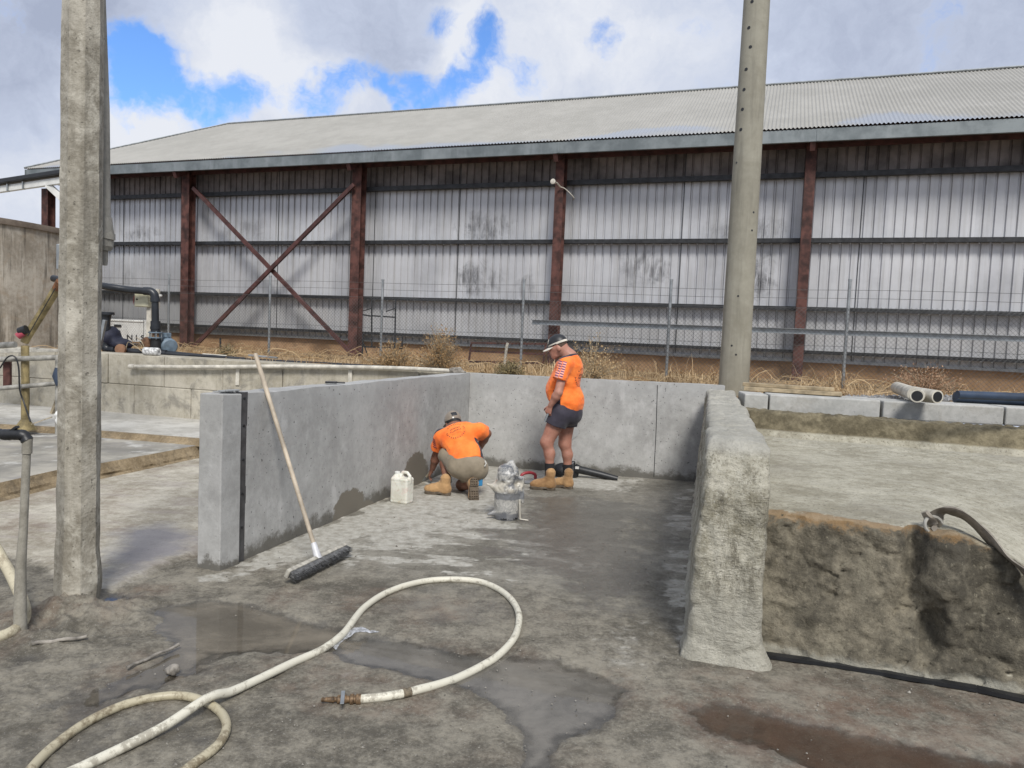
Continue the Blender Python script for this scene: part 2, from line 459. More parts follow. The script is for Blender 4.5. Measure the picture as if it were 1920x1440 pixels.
def yard():
    def axis(stops):
        o = []
        for a, b, st in stops: o += list(np.arange(a, b - 1e-6, st))
        return np.array(o + [stops[-1][1]])
    xs = axis([(-60, -10, 10), (-10, -4.6, .3), (-4.6, 3.7, .02), (3.7, 10, .3), (10, 60, 10)])
    ys = axis([(-60, 0, 10), (0, 2.1, .3), (2.1, 6, .018), (6, 10.6, .03), (10.6, 14.6, 1)])
    X, Y = np.meshgrid(xs, ys); P = np.stack([X, Y, X * 0], -1)
    n1 = fbm(P, 1.1, 4, 1); n2 = fbm(P, 5, 5, 2, .6); n3 = fbm(P, 26, 3, 3, .6)
    fade = np.clip((X + 4.6) / .5, 0, 1) * np.clip((3.7 - X) / .5, 0, 1) * np.clip((Y - 2.1) / .3, 0, 1) * np.clip((10.6 - Y) / .5, 0, 1)

    def mask(poly, soft, na=.12, nn=None):
        d = sdpoly(X, Y, poly) + na * (n2 if nn is None else nn) + .4 * na * n3; return np.clip(.5 - d / soft, 0, 1)
    slab = mask(P2([(-400, 1030), (0, 1030), (60, 1052), (125, 1082), (212, 1108), (300, 1066), (385, 1030), (450, 1045), (905, 862), (880, 830), (-900, 830)]), .07, .10)
    bay = mask([tuple((WALLN - .2 * BX)[:2]), tuple((CORNER - .2 * BX)[:2]), (2.6, 9.2), (2.45, 8.9), (1.15, 4.3), (.2, 4.9)], .5, .3)
    dust = mask(P2([(470, 1052), (560, 1012), (740, 938), (905, 868), (1230, 896), (1180, 925), (1000, 912), (960, 985), (880, 1000), (820, 1035), (700, 1030), (560, 1060), (470, 1085)]), .35, .32)
    dust = np.maximum(dust, .75 * mask(P2([(1245, 925), (1300, 915), (1290, 1200), (1240, 1215), (1235, 1080)]), .35, .25))
    dust = np.maximum(dust, .6 * mask(P2([(1080, 1150), (1280, 1120), (1300, 1290), (1180, 1330), (1040, 1240)]), .6, .5))
    dust = np.maximum(dust, .8 * mask(P2([(350, 1082), (400, 1072), (470, 1056), (480, 1075), (430, 1090), (360, 1098)]), .1, .12))
    dust = np.maximum(dust, .55 * mask(P2([(560, 1235), (680, 1250), (760, 1290), (700, 1310), (600, 1275)]), .2, .2))
    dust = np.maximum(dust, .5 * mask(P2([(0, 1235), (90, 1200), (150, 1300), (60, 1380), (0, 1400)]), .5, .5))
    dust = np.maximum(dust, .55 * mask(P2([(1300, 1235), (1440, 1250), (1460, 1320), (1330, 1310)]), .2, .2))
    dust = np.maximum(dust, .35 * np.clip(n1 * 2.2 - .35, 0, 1)) * np.clip(.75 + n2, 0, 1.2)
    strip = mask(P2([(452, 1060), (560, 1006), (740, 932), (878, 866), (905, 870), (1010, 888), (1165, 899), (1150, 917), (960, 907), (915, 940), (800, 962), (745, 988), (640, 1014), (560, 1052), (480, 1070)]), .12, .16)
    Ps = np.stack([X * .55 + Y * .2, Y * 1.8, X * 0], -1); scr = np.clip(.45 + 1.6 * fbm(Ps, 4.5, 5, 12, .65), 0, 1)
    scr = scr * mask(P2([(600, 1025), (760, 975), (930, 960), (1040, 990), (1100, 1060), (960, 1095), (800, 1060), (660, 1060)]), .5, .5)
    edge = mask(P2([(1262, 925), (1304, 918), (1296, 1080), (1285, 1200), (1262, 1190), (1250, 1060)]), .2, .2) * np.clip(.6 + 1.3 * fbm(Ps, 3, 4, 14), 0, 1)
    dust = np.maximum(np.maximum(dust, strip), np.maximum(scr, edge))
    wet = mask(P2([(990, 930), (1240, 930), (1240, 1120), (1200, 1180), (1050, 1120), (930, 1060), (900, 1000)]), .7, .5) * .8
    dA, dB, dC, dD = [sdpoly(X, Y, p) + .07 * n2 + .02 * n3 for p in (PUD_A, PUD_B, PUD_C, PUD_D)]
    pud = np.minimum(np.minimum(dA, dB), np.minimum(dC, dD))
    wet = np.maximum(wet, np.clip(.5 - (pud - .05) / .25, 0, 1)); wet = np.maximum(wet, .75 * mask(P2([(0, 1250), (330, 1250), (500, 1440), (0, 1440)]), .8, .7))
    wet = np.maximum(wet, .55 * np.clip(n1 * 2, 0, 1)) * (1 - .9 * slab)
    damp = mask(P2([(205, 1035), (240, 995), (300, 985), (372, 1005), (372, 1035), (290, 1062), (215, 1100)]), .25, .18) * .8
    rust = np.maximum(np.clip(.5 - (dC - .08) / .3, 0, 1), .5 * mask(P2([(560, 1215), (760, 1250), (840, 1310), (600, 1300)]), .4, .4))
    rust = np.maximum(rust, .6 * mask(P2([(1440, 1260), (1900, 1320), (1900, 1420), (1500, 1370)]), .5, .4))
    rust = np.maximum(rust, .38 * np.clip(fbm(P, 2.2, 4, 9) * 3 - .4, 0, 1) * (1 - bay))
    mud = mask(P2([(-300, 1180), (60, 1150), (190, 1140), (330, 1170), (330, 1235), (240, 1300), (120, 1400), (-300, 1440)]), .35, .3)
    rough = (1 - .75 * bay) * (1 - .8 * slab) * (1 + 1.6 * mud)
    Z = fade * (.007 * n1 + rough * (.010 * n2 + .0045 * n3) + .0015 * n3)
    mound = np.exp(-((X + 2.50) ** 2 + (Y - 4.18) ** 2) / .10); Z += fade * mound * (.055 + .10 * n2 + .03 * n3)
    dip = np.clip(.6 - pud / .10, 0, 1); Z = Z * (1 - .6 * dip) - .026 * dip
    Z += .012 * slab * fade - .014 * np.clip(1 - np.abs(sdpoly(X, Y, P2([(212, 1108), (300, 1066), (385, 1030), (452, 1046), (452, 1050), (385, 1036), (300, 1074), (216, 1116)]))) / .03, 0, 1)
    # prints of boots pressed in the damp cement
    for px, py in ((1125, 1133), (1150, 1108), (1165, 1120), (560, 1105), (610, 1095)):
        q = G(px, py); Z -= .009 * np.exp(-(((X - q[0]) / .05) ** 2 + ((Y - q[1]) / .1) ** 2) ** 2)
    YARD.extend([xs, ys, Z]); ny, nx = X.shape; v = np.stack([X, Y, Z], -1).reshape(-1, 3)
    ii = (np.arange(ny - 1)[:, None] * nx + np.arange(nx - 1)[None]).ravel(); Q = np.stack([ii, ii + 1, ii + 1 + nx, ii + nx], 1)
    me = bpy.data.meshes.new('yard_floor'); me.vertices.add(len(v)); me.vertices.foreach_set('co', v.astype(np.float32).ravel())
    me.loops.add(Q.size); me.loops.foreach_set('vertex_index', Q.ravel().astype(np.int32)); me.polygons.add(len(Q))
    me.polygons.foreach_set('loop_start', np.arange(0, Q.size, 4, dtype=np.int32)); me.polygons.foreach_set('loop_total', np.full(len(Q), 4, np.int32))
    me.update(calc_edges=True); me.polygons.foreach_set('use_smooth', [True] * len(Q))
    for nm, a in (('slab', slab), ('dust', dust), ('wet', wet), ('rust', rust), ('damp', damp), ('bay', bay)):
        at = me.attributes.new(nm, 'FLOAT', 'POINT'); at.data.foreach_set('value', a.astype(np.float32).ravel())
    t = NT('yard_concrete'); a = t.attr
    n1, n2, n3 = t.noise(1.5, 8, .65), t.noise(9, 8, .7), t.noise(45, 6, .7)
    f = t.math('ADD', t.math('MULTIPLY', n1, .4), t.math('ADD', t.math('MULTIPLY', n2, .35), t.math('MULTIPLY', n3, .25)))
    base = t.mix(t.rng(f, .41, .59), (.080, .071, .054), (.24, .218, .172))
    bayc = t.mix(t.rng(f, .38, .62), (.105, .096, .075), (.26, .243, .202)); base = t.mix(a('bay'), base, bayc)
    slabc = t.mix(t.rng(f, .39, .61), (.25, .22, .165), (.50, .465, .385)); slabc = t.mix(t.math('MULTIPLY', t.rng(t.noise(3, 6, .6, t.scale(t.P, (.5, 2, 1))), .5, .65), .4), slabc, (.30, .26, .24))
    slabc = t.mix(a('damp'), slabc, (.19, .185, .205)); base = t.mix(a('slab'), base, slabc)
    dn = t.rng(t.math('ADD', a('dust'), t.math('MULTIPLY', t.math('SUBTRACT', t.noise(10, 9, .78), .5), 1.1)), .38, .78); base = t.mix(t.math('MULTIPLY', dn, .95), base, t.mix(t.rng(t.noise(13, 8, .7), .34, .66), (.28, .262, .22), (.46, .445, .395)))
    base = t.mix(t.math('MULTIPLY', a('rust'), t.rng(t.noise(7, 6, .7), .35, .62)), base, (.115, .062, .038))
    wt = t.rng(t.math('ADD', a('wet'), t.math('MULTIPLY', t.math('SUBTRACT', t.noise(5, 8, .7, dist=.5), .5), 1.0)), .38, .80); base = t.mix(t.math('MULTIPLY', wt, .62), base, (.072, .066, .056))
    gr = t.rng(t.noise(120, 3, .6), .60, .70); base = t.mix(t.math('MULTIPLY', gr, .5), base, (.34, .33, .30))
    base = t.mix(t.math('MULTIPLY', t.rng(t.noise(60, 2, .5, t.scale(t.P, (1, 1, 1))), .68, .76), .6), base, (.035, .03, .026))
    ro = t.math('SUBTRACT', .86, t.math('MULTIPLY', wt, .52))
    h = t.math('ADD', t.noise(38, 8, .72), t.math('MULTIPLY', t.noise(9, 5, .6), 1.5))
    o = link('yard_floor', me, t.out(base, ro, 0, t.bump(h, .55, .012))); tag(o, 'wet grey concrete yard floor with muddy patches', 'floor', kind='structure')


yard()


def water(name, poly, z, col, label, amax=.86):
    """a thin sheet of muddy water filling the dip: its turbidity grows with its depth over the floor below it"""
    lo, hi = np.min(poly, 0) - .12, np.max(poly, 0) + .12; h = .022; xs = np.arange(lo[0], hi[0], h); ys = np.arange(lo[1], hi[1], h); X, Y = np.meshgrid(xs, ys)
    ix = np.clip(np.searchsorted(YARD[0], X), 0, len(YARD[0]) - 1); iy = np.clip(np.searchsorted(YARD[1], Y), 0, len(YARD[1]) - 1); dep = z - YARD[2][iy, ix]; sdp = sdpoly(X, Y, poly)
    nx = len(xs); ii = (np.arange(len(ys) - 1)[:, None] * nx + np.arange(nx - 1)[None]).ravel(); Q = np.stack([ii, ii + 1, ii + 1 + nx, ii + nx], 1); ok = (dep.ravel()[Q] > -.006).any(1) & (sdp.ravel()[Q] < .10).all(1); Q = Q[ok]
    used, inv = np.unique(Q, return_inverse=True); Q = inv.reshape(-1, 4); v = np.stack([X, Y, X * 0 + z], -1).reshape(-1, 3)[used]
    me = bpy.data.meshes.new(name); me.from_pydata(v.tolist(), [], Q.tolist()); me.update(); at = me.attributes.new('depth', 'FLOAT', 'POINT'); at.data.foreach_set('value', dep.ravel()[used].astype(np.float32))
    t = NT(name + '_water'); n = t.noise(2.2, 7, .65, dist=.8); cc = t.mix(t.rng(n, .3, .7), tuple(x * .72 for x in col), tuple(x * 1.3 for x in col)); cc = t.mix(t.math('MULTIPLY', t.rng(t.noise(5, 6, .7, t.scale(t.P, (1, 2.2, 1))), .52, .66), .35), cc, tuple(x * .6 for x in col))
    h_ = t.noise(5, 3, .5); a = t.math('MULTIPLY', t.rng(t.math('ADD', t.attr('depth'), t.math('MULTIPLY', t.math('SUBTRACT', t.noise(16, 5, .7), .5), .012)), -.003, .024), amax)
    nb_ = t.bump(h_, .03, .01); t.out(cc, .9, 0, nb_, Alpha=a); t.b.inputs['Specular IOR Level'].default_value = 0
    gl = t.N.new('ShaderNodeBsdfGlossy'); gl.inputs['Roughness'].default_value = .03; t.L.new(nb_, gl.inputs['Normal']); fr = t.N.new('ShaderNodeFresnel'); fr.inputs['IOR'].default_value = 1.36; t.L.new(nb_, fr.inputs['Normal'])
    mxs = t.N.new('ShaderNodeMixShader'); t.L.new(t.math('MULTIPLY', fr.outputs[0], t.rng(t.attr('depth'), -.003, .004)), mxs.inputs[0]); t.L.new(t.b.outputs[0], mxs.inputs[1]); t.L.new(gl.outputs[0], mxs.inputs[2]); t.L.new(mxs.outputs[0], t.N['Material Output'].inputs['Surface']); m = t.m; o = link(name, me, m); tag(o, label, 'puddle', kind='structure')


water('puddle', PUD_A, -.008, (.178, .155, .120), 'muddy puddle reflecting the square concrete post', .85)
water('puddle', PUD_B, -.0085, (.185, .170, .145), 'grey puddle inside and beside the white hose loop', .8)
water('puddle', PUD_C, -.010, (.14, .082, .05), 'reddish brown puddle in front of the rough concrete', .36)
water('puddle', PUD_D, -.009, (.07, .07, .08), 'small dark puddle at the foot of the weathered pole', .5)

# the ground behind the retaining walls, one sheet to the horizon
BLK_A = G(180, 772, .22); BLK_ANG = -16.0
BLK_D = np.array([math.cos(R(BLK_ANG)), math.sin(R(BLK_ANG)), 0])
GZ = 1.10


def dirt():
    a = BLK_A - 60 * BLK_D + np.array([0, .30, 0]); b = BLK_A + BLK_D * float((CORNER - BLK_A) @ BLK_D) + np.array([0, .30, 0]); b2 = CORNER + np.array([.05, .14, 0]); c = np.array([2.9, 9.3, 0]); d = np.array([3.2, 8.75, 0]); e = np.array([40, 1., 0])
    t = NT('dry_dirt'); n = t.noise(.8, 8, .65); n2 = t.noise(14, 6, .7)
    c_ = t.mix(t.rng(n, .35, .65), (.20, .135, .075), (.36, .25, .14)); c_ = t.mix(t.rng(n2, .5, .68), c_, (.40, .32, .20)); m = t.out(c_, .95, 0, t.bump(n2, .6, .03))
    fr = [np.array([-900, a[1] + 240., 0]), a, b, b2, c, d, e, np.array([900, -20., 0])]; bk = [(-900, 1200), (-500, 1200), (-20, 1200), (-10, 1200), (20, 1200), (40, 1200), (500, 1200), (900, 1200)]
    me = bpy.data.meshes.new('ground'); bm = bmesh.new(); A_ = [bm.verts.new((p[0], p[1], GZ - .02)) for p in fr]; B_ = [bm.verts.new((p[0], p[1], GZ - .02)) for p in bk]
    for k in range(len(fr) - 1): bm.faces.new((A_[k], A_[k + 1], B_[k + 1], B_[k]))
    bm.to_mesh(me); bm.free(); o = link('ground', me, m); tag(o, 'dry brown dirt ground behind the walls', 'ground', kind='structure')


dirt()


def slabs():
    # the raised slab on the left: a brown edged step along the yard, a lower step at the back
    tp = [G(x, y, .16)[:2] for x, y in ((0, 905), (113, 880), (180, 870), (293, 850), (380, 833))]
    d0 = unit(np.append(tp[0] - tp[-1], 0))[:2]
    front = [tp[0] + d0 * 5.0, tp[0] + d0 * 1.5] + tp + [tp[-1] + np.array([.12, .45])]
    line = []
    for p, q in zip(front[:-1], front[1:]):
        k = max(1, int(np.linalg.norm(q - p) / .05)); line += [p + (q - p) * i / k for i in range(k)]
    line.append(front[-1]); V = []; n = len(line)
    for i, p in enumerate(line):
        w = float(fbm(np.array([[p[0], p[1], 0]]), 3, 4, 5)[0]); w2 = float(fbm(np.array([[p[0], p[1], 3]]), 9, 3, 6)[0])
        for off, z in ((-9, .16), (-.10, .16), (-.012 + .015 * w2, .158 + .004 * w2), (.015 + .03 * w, .10 + .01 * w2), (.045 + .02 * w, .055), (.05 + .03 * w2, .03), (.10 + .03 * w, -.02)):
            nrm = np.array([.96, -.27]); V.append((p[0] + nrm[0] * off, p[1] + nrm[1] * off, z))
    m = 7; Fc = []; mi = []
    for i in range(n - 1):
        for k in range(m - 1): Fc.append((i * m + k, i * m + k + 1, (i + 1) * m + k + 1, (i + 1) * m + k)); mi.append(0 if k < 2 else 1)
    b = MB(); b.add(V, Fc); b.mi = mi
    edge = concrete('brown_slab_edge', (.17, .125, .07), (.34, .265, .165), 3, .92, .8, 0, .3, (.10, .08, .055), .5, 40, .015)
    t = NT('raised_slab_top'); n1 = t.noise(1.3, 8, .65); n2 = t.noise(2.2, 6, .6, t.scale(t.P, (.4, 1.6, 1)))
    c = t.mix(t.rng(n1, .36, .64), (.20, .19, .165), (.37, .345, .29)); c = t.mix(t.rng(n2, .5, .62), c, (.25, .235, .215))
    c = t.mix(t.math('MULTIPLY', t.rng(t.noise(3, 5, .6), .55, .68), .8), c, (.50, .49, .45))
    o = b.build('slab', [t.out(c, .8, 0, t.bump(t.noise(40, 6, .7), .3, .008)), edge]); tag(o, 'raised pale slab with crumbling brown edge left of the bay', 'slab', kind='structure')
    fr = [G(x, y, .16)[:2] for x, y in ((-500, 775), (0, 806), (113, 812), (180, 818), (280, 826), (380, 834), (450, 838))]
    line = []
    for p, q in zip(fr[:-1], fr[1:]):
        k = max(1, int(np.linalg.norm(q - p) / .06)); line += [p + (q - p) * i / k for i in range(k)]
    line.append(fr[-1]); V = []; n = len(line); Fc = []; mi = []
    for i, p in enumerate(line):
        w = float(fbm(np.array([[p[0], p[1], 7]]), 4, 4, 5)[0])
        for off, z in ((4, .235), (.06, .235), (-.01 + .02 * w, .232), (-.03 + .03 * w, .20), (-.07 + .03 * w, .168), (-.09, .15)): V.append((p[0], p[1] + off, z))
    for i in range(n - 1):
        for k in range(5): Fc.append((i * 6 + k, (i + 1) * 6 + k, (i + 1) * 6 + k + 1, i * 6 + k + 1)[::-1]); mi.append(0 if k < 1 else 1)
    b = MB(); b.add(V, Fc); b.mi = mi
    wl = concrete('white_slab', (.33, .315, .275), (.52, .505, .46), 1.2, .85, .25, 0, .2, (.25, .235, .21), .5)
    o = b.build('slab', [wl, edge]); tag(o, 'whitish upper slab below the block wall', 'slab', kind='structure')


slabs()

# ---------------------------------------------------------------- bay walls
def grid_wall(name, a, b, th, z0, z1, mats, seed, label, wav=.006, holes=(), side=1, zend=None, cat='wall'):
    """wall from a to b; its visible face on the line a-b, thickness on the other side; slightly uneven top edge"""
    a, b = np.array(a, float), np.array(b, float); d = unit(b - a); nr = np.array([-d[1], d[0], 0]) * side; Ln = np.linalg.norm(b - a)
    nx = int(Ln / .05); nz = int((z1 - z0) / .06); V = []; z2 = z1 if zend is None else zend
    sec = [(0, k / nz) for k in range(nz + 1)] + [(.33, 1.0), (.66, 1.0), (1, 1.0), (1, 0)]
    for i in range(nx + 1):
        p = a + d * Ln * i / nx; zt = z1 + (z2 - z1) * i / nx
        for (u, k) in sec:
            z = z0 + (zt - z0) * k; q = p + nr * th * u; q[2] = z
            nn = float(fbm(q[None], 2.2, 3, seed)[0]); e = .0
            if u == 0 and k < 1: q = q + nr * (.004 * nn)
            if k == 1: q[2] += wav * float(fbm(np.array([[p[0] * 1.5, p[1] * 1.5, u * .6]]), 2.5, 4, seed + 3)[0]); q = q + nr * .006 * (1 if u == 0 else 0)
            V.append(q)
    m = len(sec); Fc = [(i * m + k, (i + 1) * m + k, (i + 1) * m + k + 1, i * m + k + 1) for i in range(nx) for k in range(m - 1)]
    if side < 0: Fc = [f[::-1] for f in Fc]
    e0 = tuple(range(m)); e1 = tuple(nx * m + k for k in range(m)); Fc += [e0[::-1] if side > 0 else e0, e1 if side > 0 else e1[::-1]]
    bb = MB(); bb.add(V, Fc); o = bb.build(name, mats, smooth=35); tag(o, label, cat); move_origin(o, (a + b) / 2 * np.array([1, 1, 0])); return o


def wall_mat(name, damp_pts, axis_d, base_line, calm=1.0):
    """cast concrete: cloudy greys, a paler band near the top, dark rough foot, fresh damp render patches (dp = list of (distance, height, w, h))"""
    t = NT(name); n1, n2, n3 = t.noise(1.2, 8, .65), t.noise(12, 8, .72), t.noise(70, 4, .7)
    f = t.math('ADD', t.math('MULTIPLY', n1, .55), t.math('MULTIPLY', n2, .45)); c = t.mix(t.rng(f, .33, .67), (.285, .282, .270), (.44, .438, .42))
    sv = t.noise(2.4, 6, .6, t.scale(t.P, (.8, .8, .35))); c = t.mix(t.math('MULTIPLY', t.rng(sv, .48, .66), .35), c, (.245, .24, .232))
    lt = t.noise(3.1, 7, .7, t.scale(t.P, (1.3, 1.3, .8))); c = t.mix(t.math('MULTIPLY', t.rng(lt, .52, .68), .55 * calm), c, (.52, .515, .50))
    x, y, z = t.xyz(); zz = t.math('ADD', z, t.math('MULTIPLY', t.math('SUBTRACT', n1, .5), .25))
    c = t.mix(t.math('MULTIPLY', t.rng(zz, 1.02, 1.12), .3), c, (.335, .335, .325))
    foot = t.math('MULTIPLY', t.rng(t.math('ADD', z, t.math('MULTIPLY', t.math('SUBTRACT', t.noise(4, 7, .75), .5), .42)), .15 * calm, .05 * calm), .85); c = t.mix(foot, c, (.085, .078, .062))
    holes = t.rng(t.noise(44, 1, .4), .72, .745); c = t.mix(t.math('MULTIPLY', holes, .8 * calm * calm), c, (.06, .06, .06))
    for (px, py, wx, wz) in damp_pts:
        q = px; vm = t.N.new('ShaderNodeVectorMath'); vm.operation = 'SUBTRACT'; t.L.new(t.P, vm.inputs[0]); vm.inputs[1].default_value = tuple(q)
        sc = t.N.new('ShaderNodeVectorMath'); sc.operation = 'MULTIPLY'; t.L.new(vm.outputs[0], sc.inputs[0]); sc.inputs[1].default_value = (1 / wx, 1 / wx, 1 / wz)
        ln = t.N.new('ShaderNodeVectorMath'); ln.operation = 'LENGTH'; t.L.new(sc.outputs[0], ln.inputs[0])
        mk = t.rng(t.math('ADD', ln.outputs['Value'], t.math('MULTIPLY', t.math('SUBTRACT', t.noise(5, 6, .7), .5), 1.0)), 1.03, .95); c = t.mix(mk, c, (.165, .148, .118))
    h = t.math('ADD', t.noise(60, 6, .7), t.math('ADD', t.math('MULTIPLY', t.noise(10, 4, .6), 1.2), t.math('MULTIPLY', holes, -2.)))
    return t.out(c, .84, 0, t.bump(h, .3, .006))


def on_left(x, y):   # point of the bay's left wall face under a place in the photo
    return O(WALLN, math.degrees(math.atan2(BY[1], BY[0])), x, y)


lw_mat = wall_mat('bay_left_wall', [(on_left(655, 955), 0, .30, .20), (on_left(680, 962), 0, .22, .12), (on_left(780, 893), 0, .32, .26)], BY, 0)
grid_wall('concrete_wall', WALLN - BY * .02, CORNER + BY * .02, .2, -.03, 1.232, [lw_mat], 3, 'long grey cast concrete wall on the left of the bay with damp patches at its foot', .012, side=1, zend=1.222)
bw_mat = wall_mat('bay_back_wall', [], BX, 0)
BW_END = CORNER + BX * 3.28
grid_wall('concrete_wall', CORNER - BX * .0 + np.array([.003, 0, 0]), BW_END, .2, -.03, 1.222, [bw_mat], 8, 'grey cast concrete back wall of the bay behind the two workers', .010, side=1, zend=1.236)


def joint_and_patch():
    # the pour joint and the pipe stub with its round patch are parts of the back wall
    back = [o for o in S.objects if o.get('label', '').startswith('grey cast concrete back wall')][0]
    nrm = np.array([BX[1], -BX[0], 0])

    def bp(x, y): return O(CORNER, -11, x, y)
    b = MB(); pts = [bp(1232.7, 722), bp(1230.5, 800), bp(1227.5, 860), bp(1226, 894)]
    for p, q in zip(pts[:-1], pts[1:]): b.beam(p + nrm * .000, q + nrm * .000, .008, .006, up=nrm)
    b.build('joint', M['steel_dark'], back)
    c = bp(1068, 812)
    b = MB(); th = np.linspace(0, 2 * math.pi, 25)[:-1]; xx, yy, dd = frame(nrm)
    ring = [c + nrm * .009 + (.10 + .02 * math.sin(3 * a + 1)) * (math.cos(a) * xx + 1.15 * math.sin(a) * yy) for a in th]; b.add(ring, [tuple(range(24))])
    ring2 = [p - nrm * .02 for p in ring]; b.add(ring + ring2, [(i, i + 24, (i + 1) % 24 + 24, (i + 1) % 24) for i in range(24)])
    b.build('patch', concrete('patch_mortar', (.33, .335, .33), (.42, .42, .41), 5, .9, .4), back)
    b = MB(); b.tube([c - nrm * .02, c + nrm * .055], .042, 16); b.tube([c + nrm * .05, c + nrm * .062], .03, 12)
    b.build('pipe_stub', M['black'], back, smooth=40)


joint_and_patch()


def post():
    p = G(411.7, 1071); rz = -20.0; dx = np.array([math.cos(R(rz)), math.sin(R(rz)), 0]); dy = np.array([-dx[1], dx[0], 0])
    c = p - dx * .1 + dy * .1
    t = thing('concrete_post', 'square smooth grey concrete post at the free end of the bay wall', 'post', c)
    me_b = MB(); nz = 26
    for i in range(nz):
        pass
    b = MB(); V = []; secs = []
    prof = [(-.1, -.1), (.1, -.1), (.1, .1), (-.1, .1)]
    for k in range(nz + 1):
        z = -.03 + (1.242 + .03) * k / nz
        for i, (u, w) in enumerate(prof):
            q = c + dx * u * (1.0 - .02 * k / nz) + dy * w; q = q + dx * .004 * float(fbm(np.array([[i * 5., z, 0]]), 4, 2, 4)[0]); V.append((q[0], q[1], z + (.006 * math.sin(i * 2.1) if k == nz else 0)))
    Fc = [(k * 4 + i, k * 4 + (i + 1) % 4, (k + 1) * 4 + (i + 1) % 4, (k + 1) * 4 + i) for k in range(nz) for i in range(4)] + [(3, 2, 1, 0), tuple(nz * 4 + i for i in range(4))]
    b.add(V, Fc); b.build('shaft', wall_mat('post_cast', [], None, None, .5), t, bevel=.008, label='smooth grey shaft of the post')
    b = MB(); fn = []
    for k in range(5):
        b.box(c + dx * (.02 * k - .03) + dy * (.03 * (k % 3) + .02) + np.array([0, 0, 1.246 + .004 * k]), (.11, .03, .012), rz + 20 * k)
    b.build('mortar_crumbs', M['wall_concrete'], t, bevel=.003)
    b = MB(); d2 = BY; a0 = (G(446, 1056) + G(461, 1048)) / 2; an = math.degrees(math.atan2(BY[1], BY[0])); out_ = np.array([BY[1], -BY[0], 0])
    b.box(a0 - out_ * .012 + np.array([0, 0, .615]), (.082, .010, 1.26), an); b.box(a0 - out_ * .06 + BY * .037 + np.array([0, 0, .615]), (.010, .09, 1.255), an); b.box(a0 - out_ * .06 - BY * .037 + np.array([0, 0, .615]), (.010, .09, 1.255), an)
    a00 = WALLN - BY * .075 - np.array([d2[1], -d2[0], 0]) * (-.012)
    ch = thing('steel_channel', 'dark steel channel standing between the square post and the bay wall', 'channel', a0)
    b.build('flange', plain('grey_steel_flange', (.075, .074, .076), .5, .3, .3, 8), ch, bevel=.002)
    for z in (.25, .5, .75, 1.0, 1.2):
        q = a0 - out_ * .008 + np.array([0, 0, z]); b = MB(); b.tube([q, q + out_ * .008], .009, 8); b.build('bolt', M['black'], ch)


post()


# ---------------------------------------------------------------- rough divider wall and the filled right bay
PL, PR = G(1288, 1232)[:2], G(1425, 1255)[:2]
DV = unit(np.append(np.array([2.36, 9.0]) - PL, 0)); DVN = np.array([DV[1], -DV[0], 0])      # along it, and to its right


def divider():
    Ln = 5.25; th = .40; o3 = np.append(PL, 0)
    Mx = np.array([DVN, DV, [0, 0, 1]])

    def fn(P):
        q = (P - o3.astype(np.float32)) @ Mx.T.astype(np.float32)
        n = fbm(P, 2.2, 4, 21); n2 = fbm(P, 7, 4, 22, .6); n3 = fbm(P, 30, 2, 23)
        lean = .04 * np.clip(q[..., 2] / 1.2, 0, 1) * np.exp(-np.maximum(q[..., 1], 0) * 3) + .22 * np.clip((q[..., 2] - .86) / .34, 0, 1) ** 2 * np.exp(-np.maximum(q[..., 1], 0) * 2.2)       # the end face leans back, the side bulges
        c = np.array([th / 2, Ln / 2, .55], np.float32)
        qq = q.copy(); qq[..., 1] = qq[..., 1] - lean; zt = np.clip(q[..., 2] / 1.2, 0, 1); qq[..., 0] = (qq[..., 0] - .20) * (1 + .20 * zt + .10 * np.clip(zt - .75, 0, 1)) + .20 + .012 * np.sin(q[..., 2] * 4.0)
        d = rbox(qq, c, (th / 2, Ln / 2, .64), .045) - .045 * np.exp(-np.maximum(q[..., 2], 0) / .07)
        nf = fbm(P * np.array([1, 1, .45], np.float32), 6, 4, 24, .6); rid = np.abs(fbm(P * np.array([1, 1, .7], np.float32), 3.1, 3, 25)); return d * .8 + .028 * n + .012 * n2 + .016 * nf + .008 * n3 + .010 * np.exp(-(rid / .05) ** 2)
    me = sdf_mesh(fn, (min(PL[0], PR[0]) - .2, PR[1] - .25, -.1), (3.2, 9.4, 1.4), .016, 'rough_wall')
    t = NT('rough_divider'); n1, n2 = t.noise(2.4, 8, .68), t.noise(16, 8, .75); x, y, z = t.xyz()
    f = t.math('ADD', t.math('MULTIPLY', n1, .5), t.math('MULTIPLY', n2, .5)); c = t.mix(t.rng(f, .38, .62), (.185, .168, .115), (.50, .475, .39))
    c = t.mix(t.math('MULTIPLY', t.rng(t.noise(3.4, 8, .75, t.scale(t.P, (2.4, 2.4, .6))), .49, .63), .8), c, (.15, .136, .098)); c = t.mix(t.math('MULTIPLY', t.rng(t.noise(70, 3, .6), .58, .66), .55), c, (.08, .07, .05)); c = t.mix(t.math('MULTIPLY', t.rng(t.noise(95, 3, .6), .6, .68), .6), c, (.56, .54, .47))
    pal = t.rng(t.math('ADD', z, t.math('MULTIPLY', t.math('SUBTRACT', n1, .5), .9)), .55, .25); c = t.mix(t.math('MULTIPLY', pal, .55), c, (.43, .415, .355))
    top = t.rng(z, 1.1, 1.17); c = t.mix(t.math('MULTIPLY', top, .6), c, (.42, .41, .37))
    wv = t.noise(9, 5, .6, t.scale(t.P, (1, 1, 4)), 1.2)
    h = t.math('ADD', t.noise(42, 6, .75), t.math('ADD', t.math('MULTIPLY', t.noise(12, 6, .7), 1.6), t.math('MULTIPLY', wv, .8)))
    o = link('rough_wall', me, t.out(c, .93, 0, t.bump(h, .8, .02))); tag(o, 'thick rough weathered concrete divider wall with rounded end in front of the tall pole', 'wall'); move_origin(o, (1.2, 4, 0))


divider()


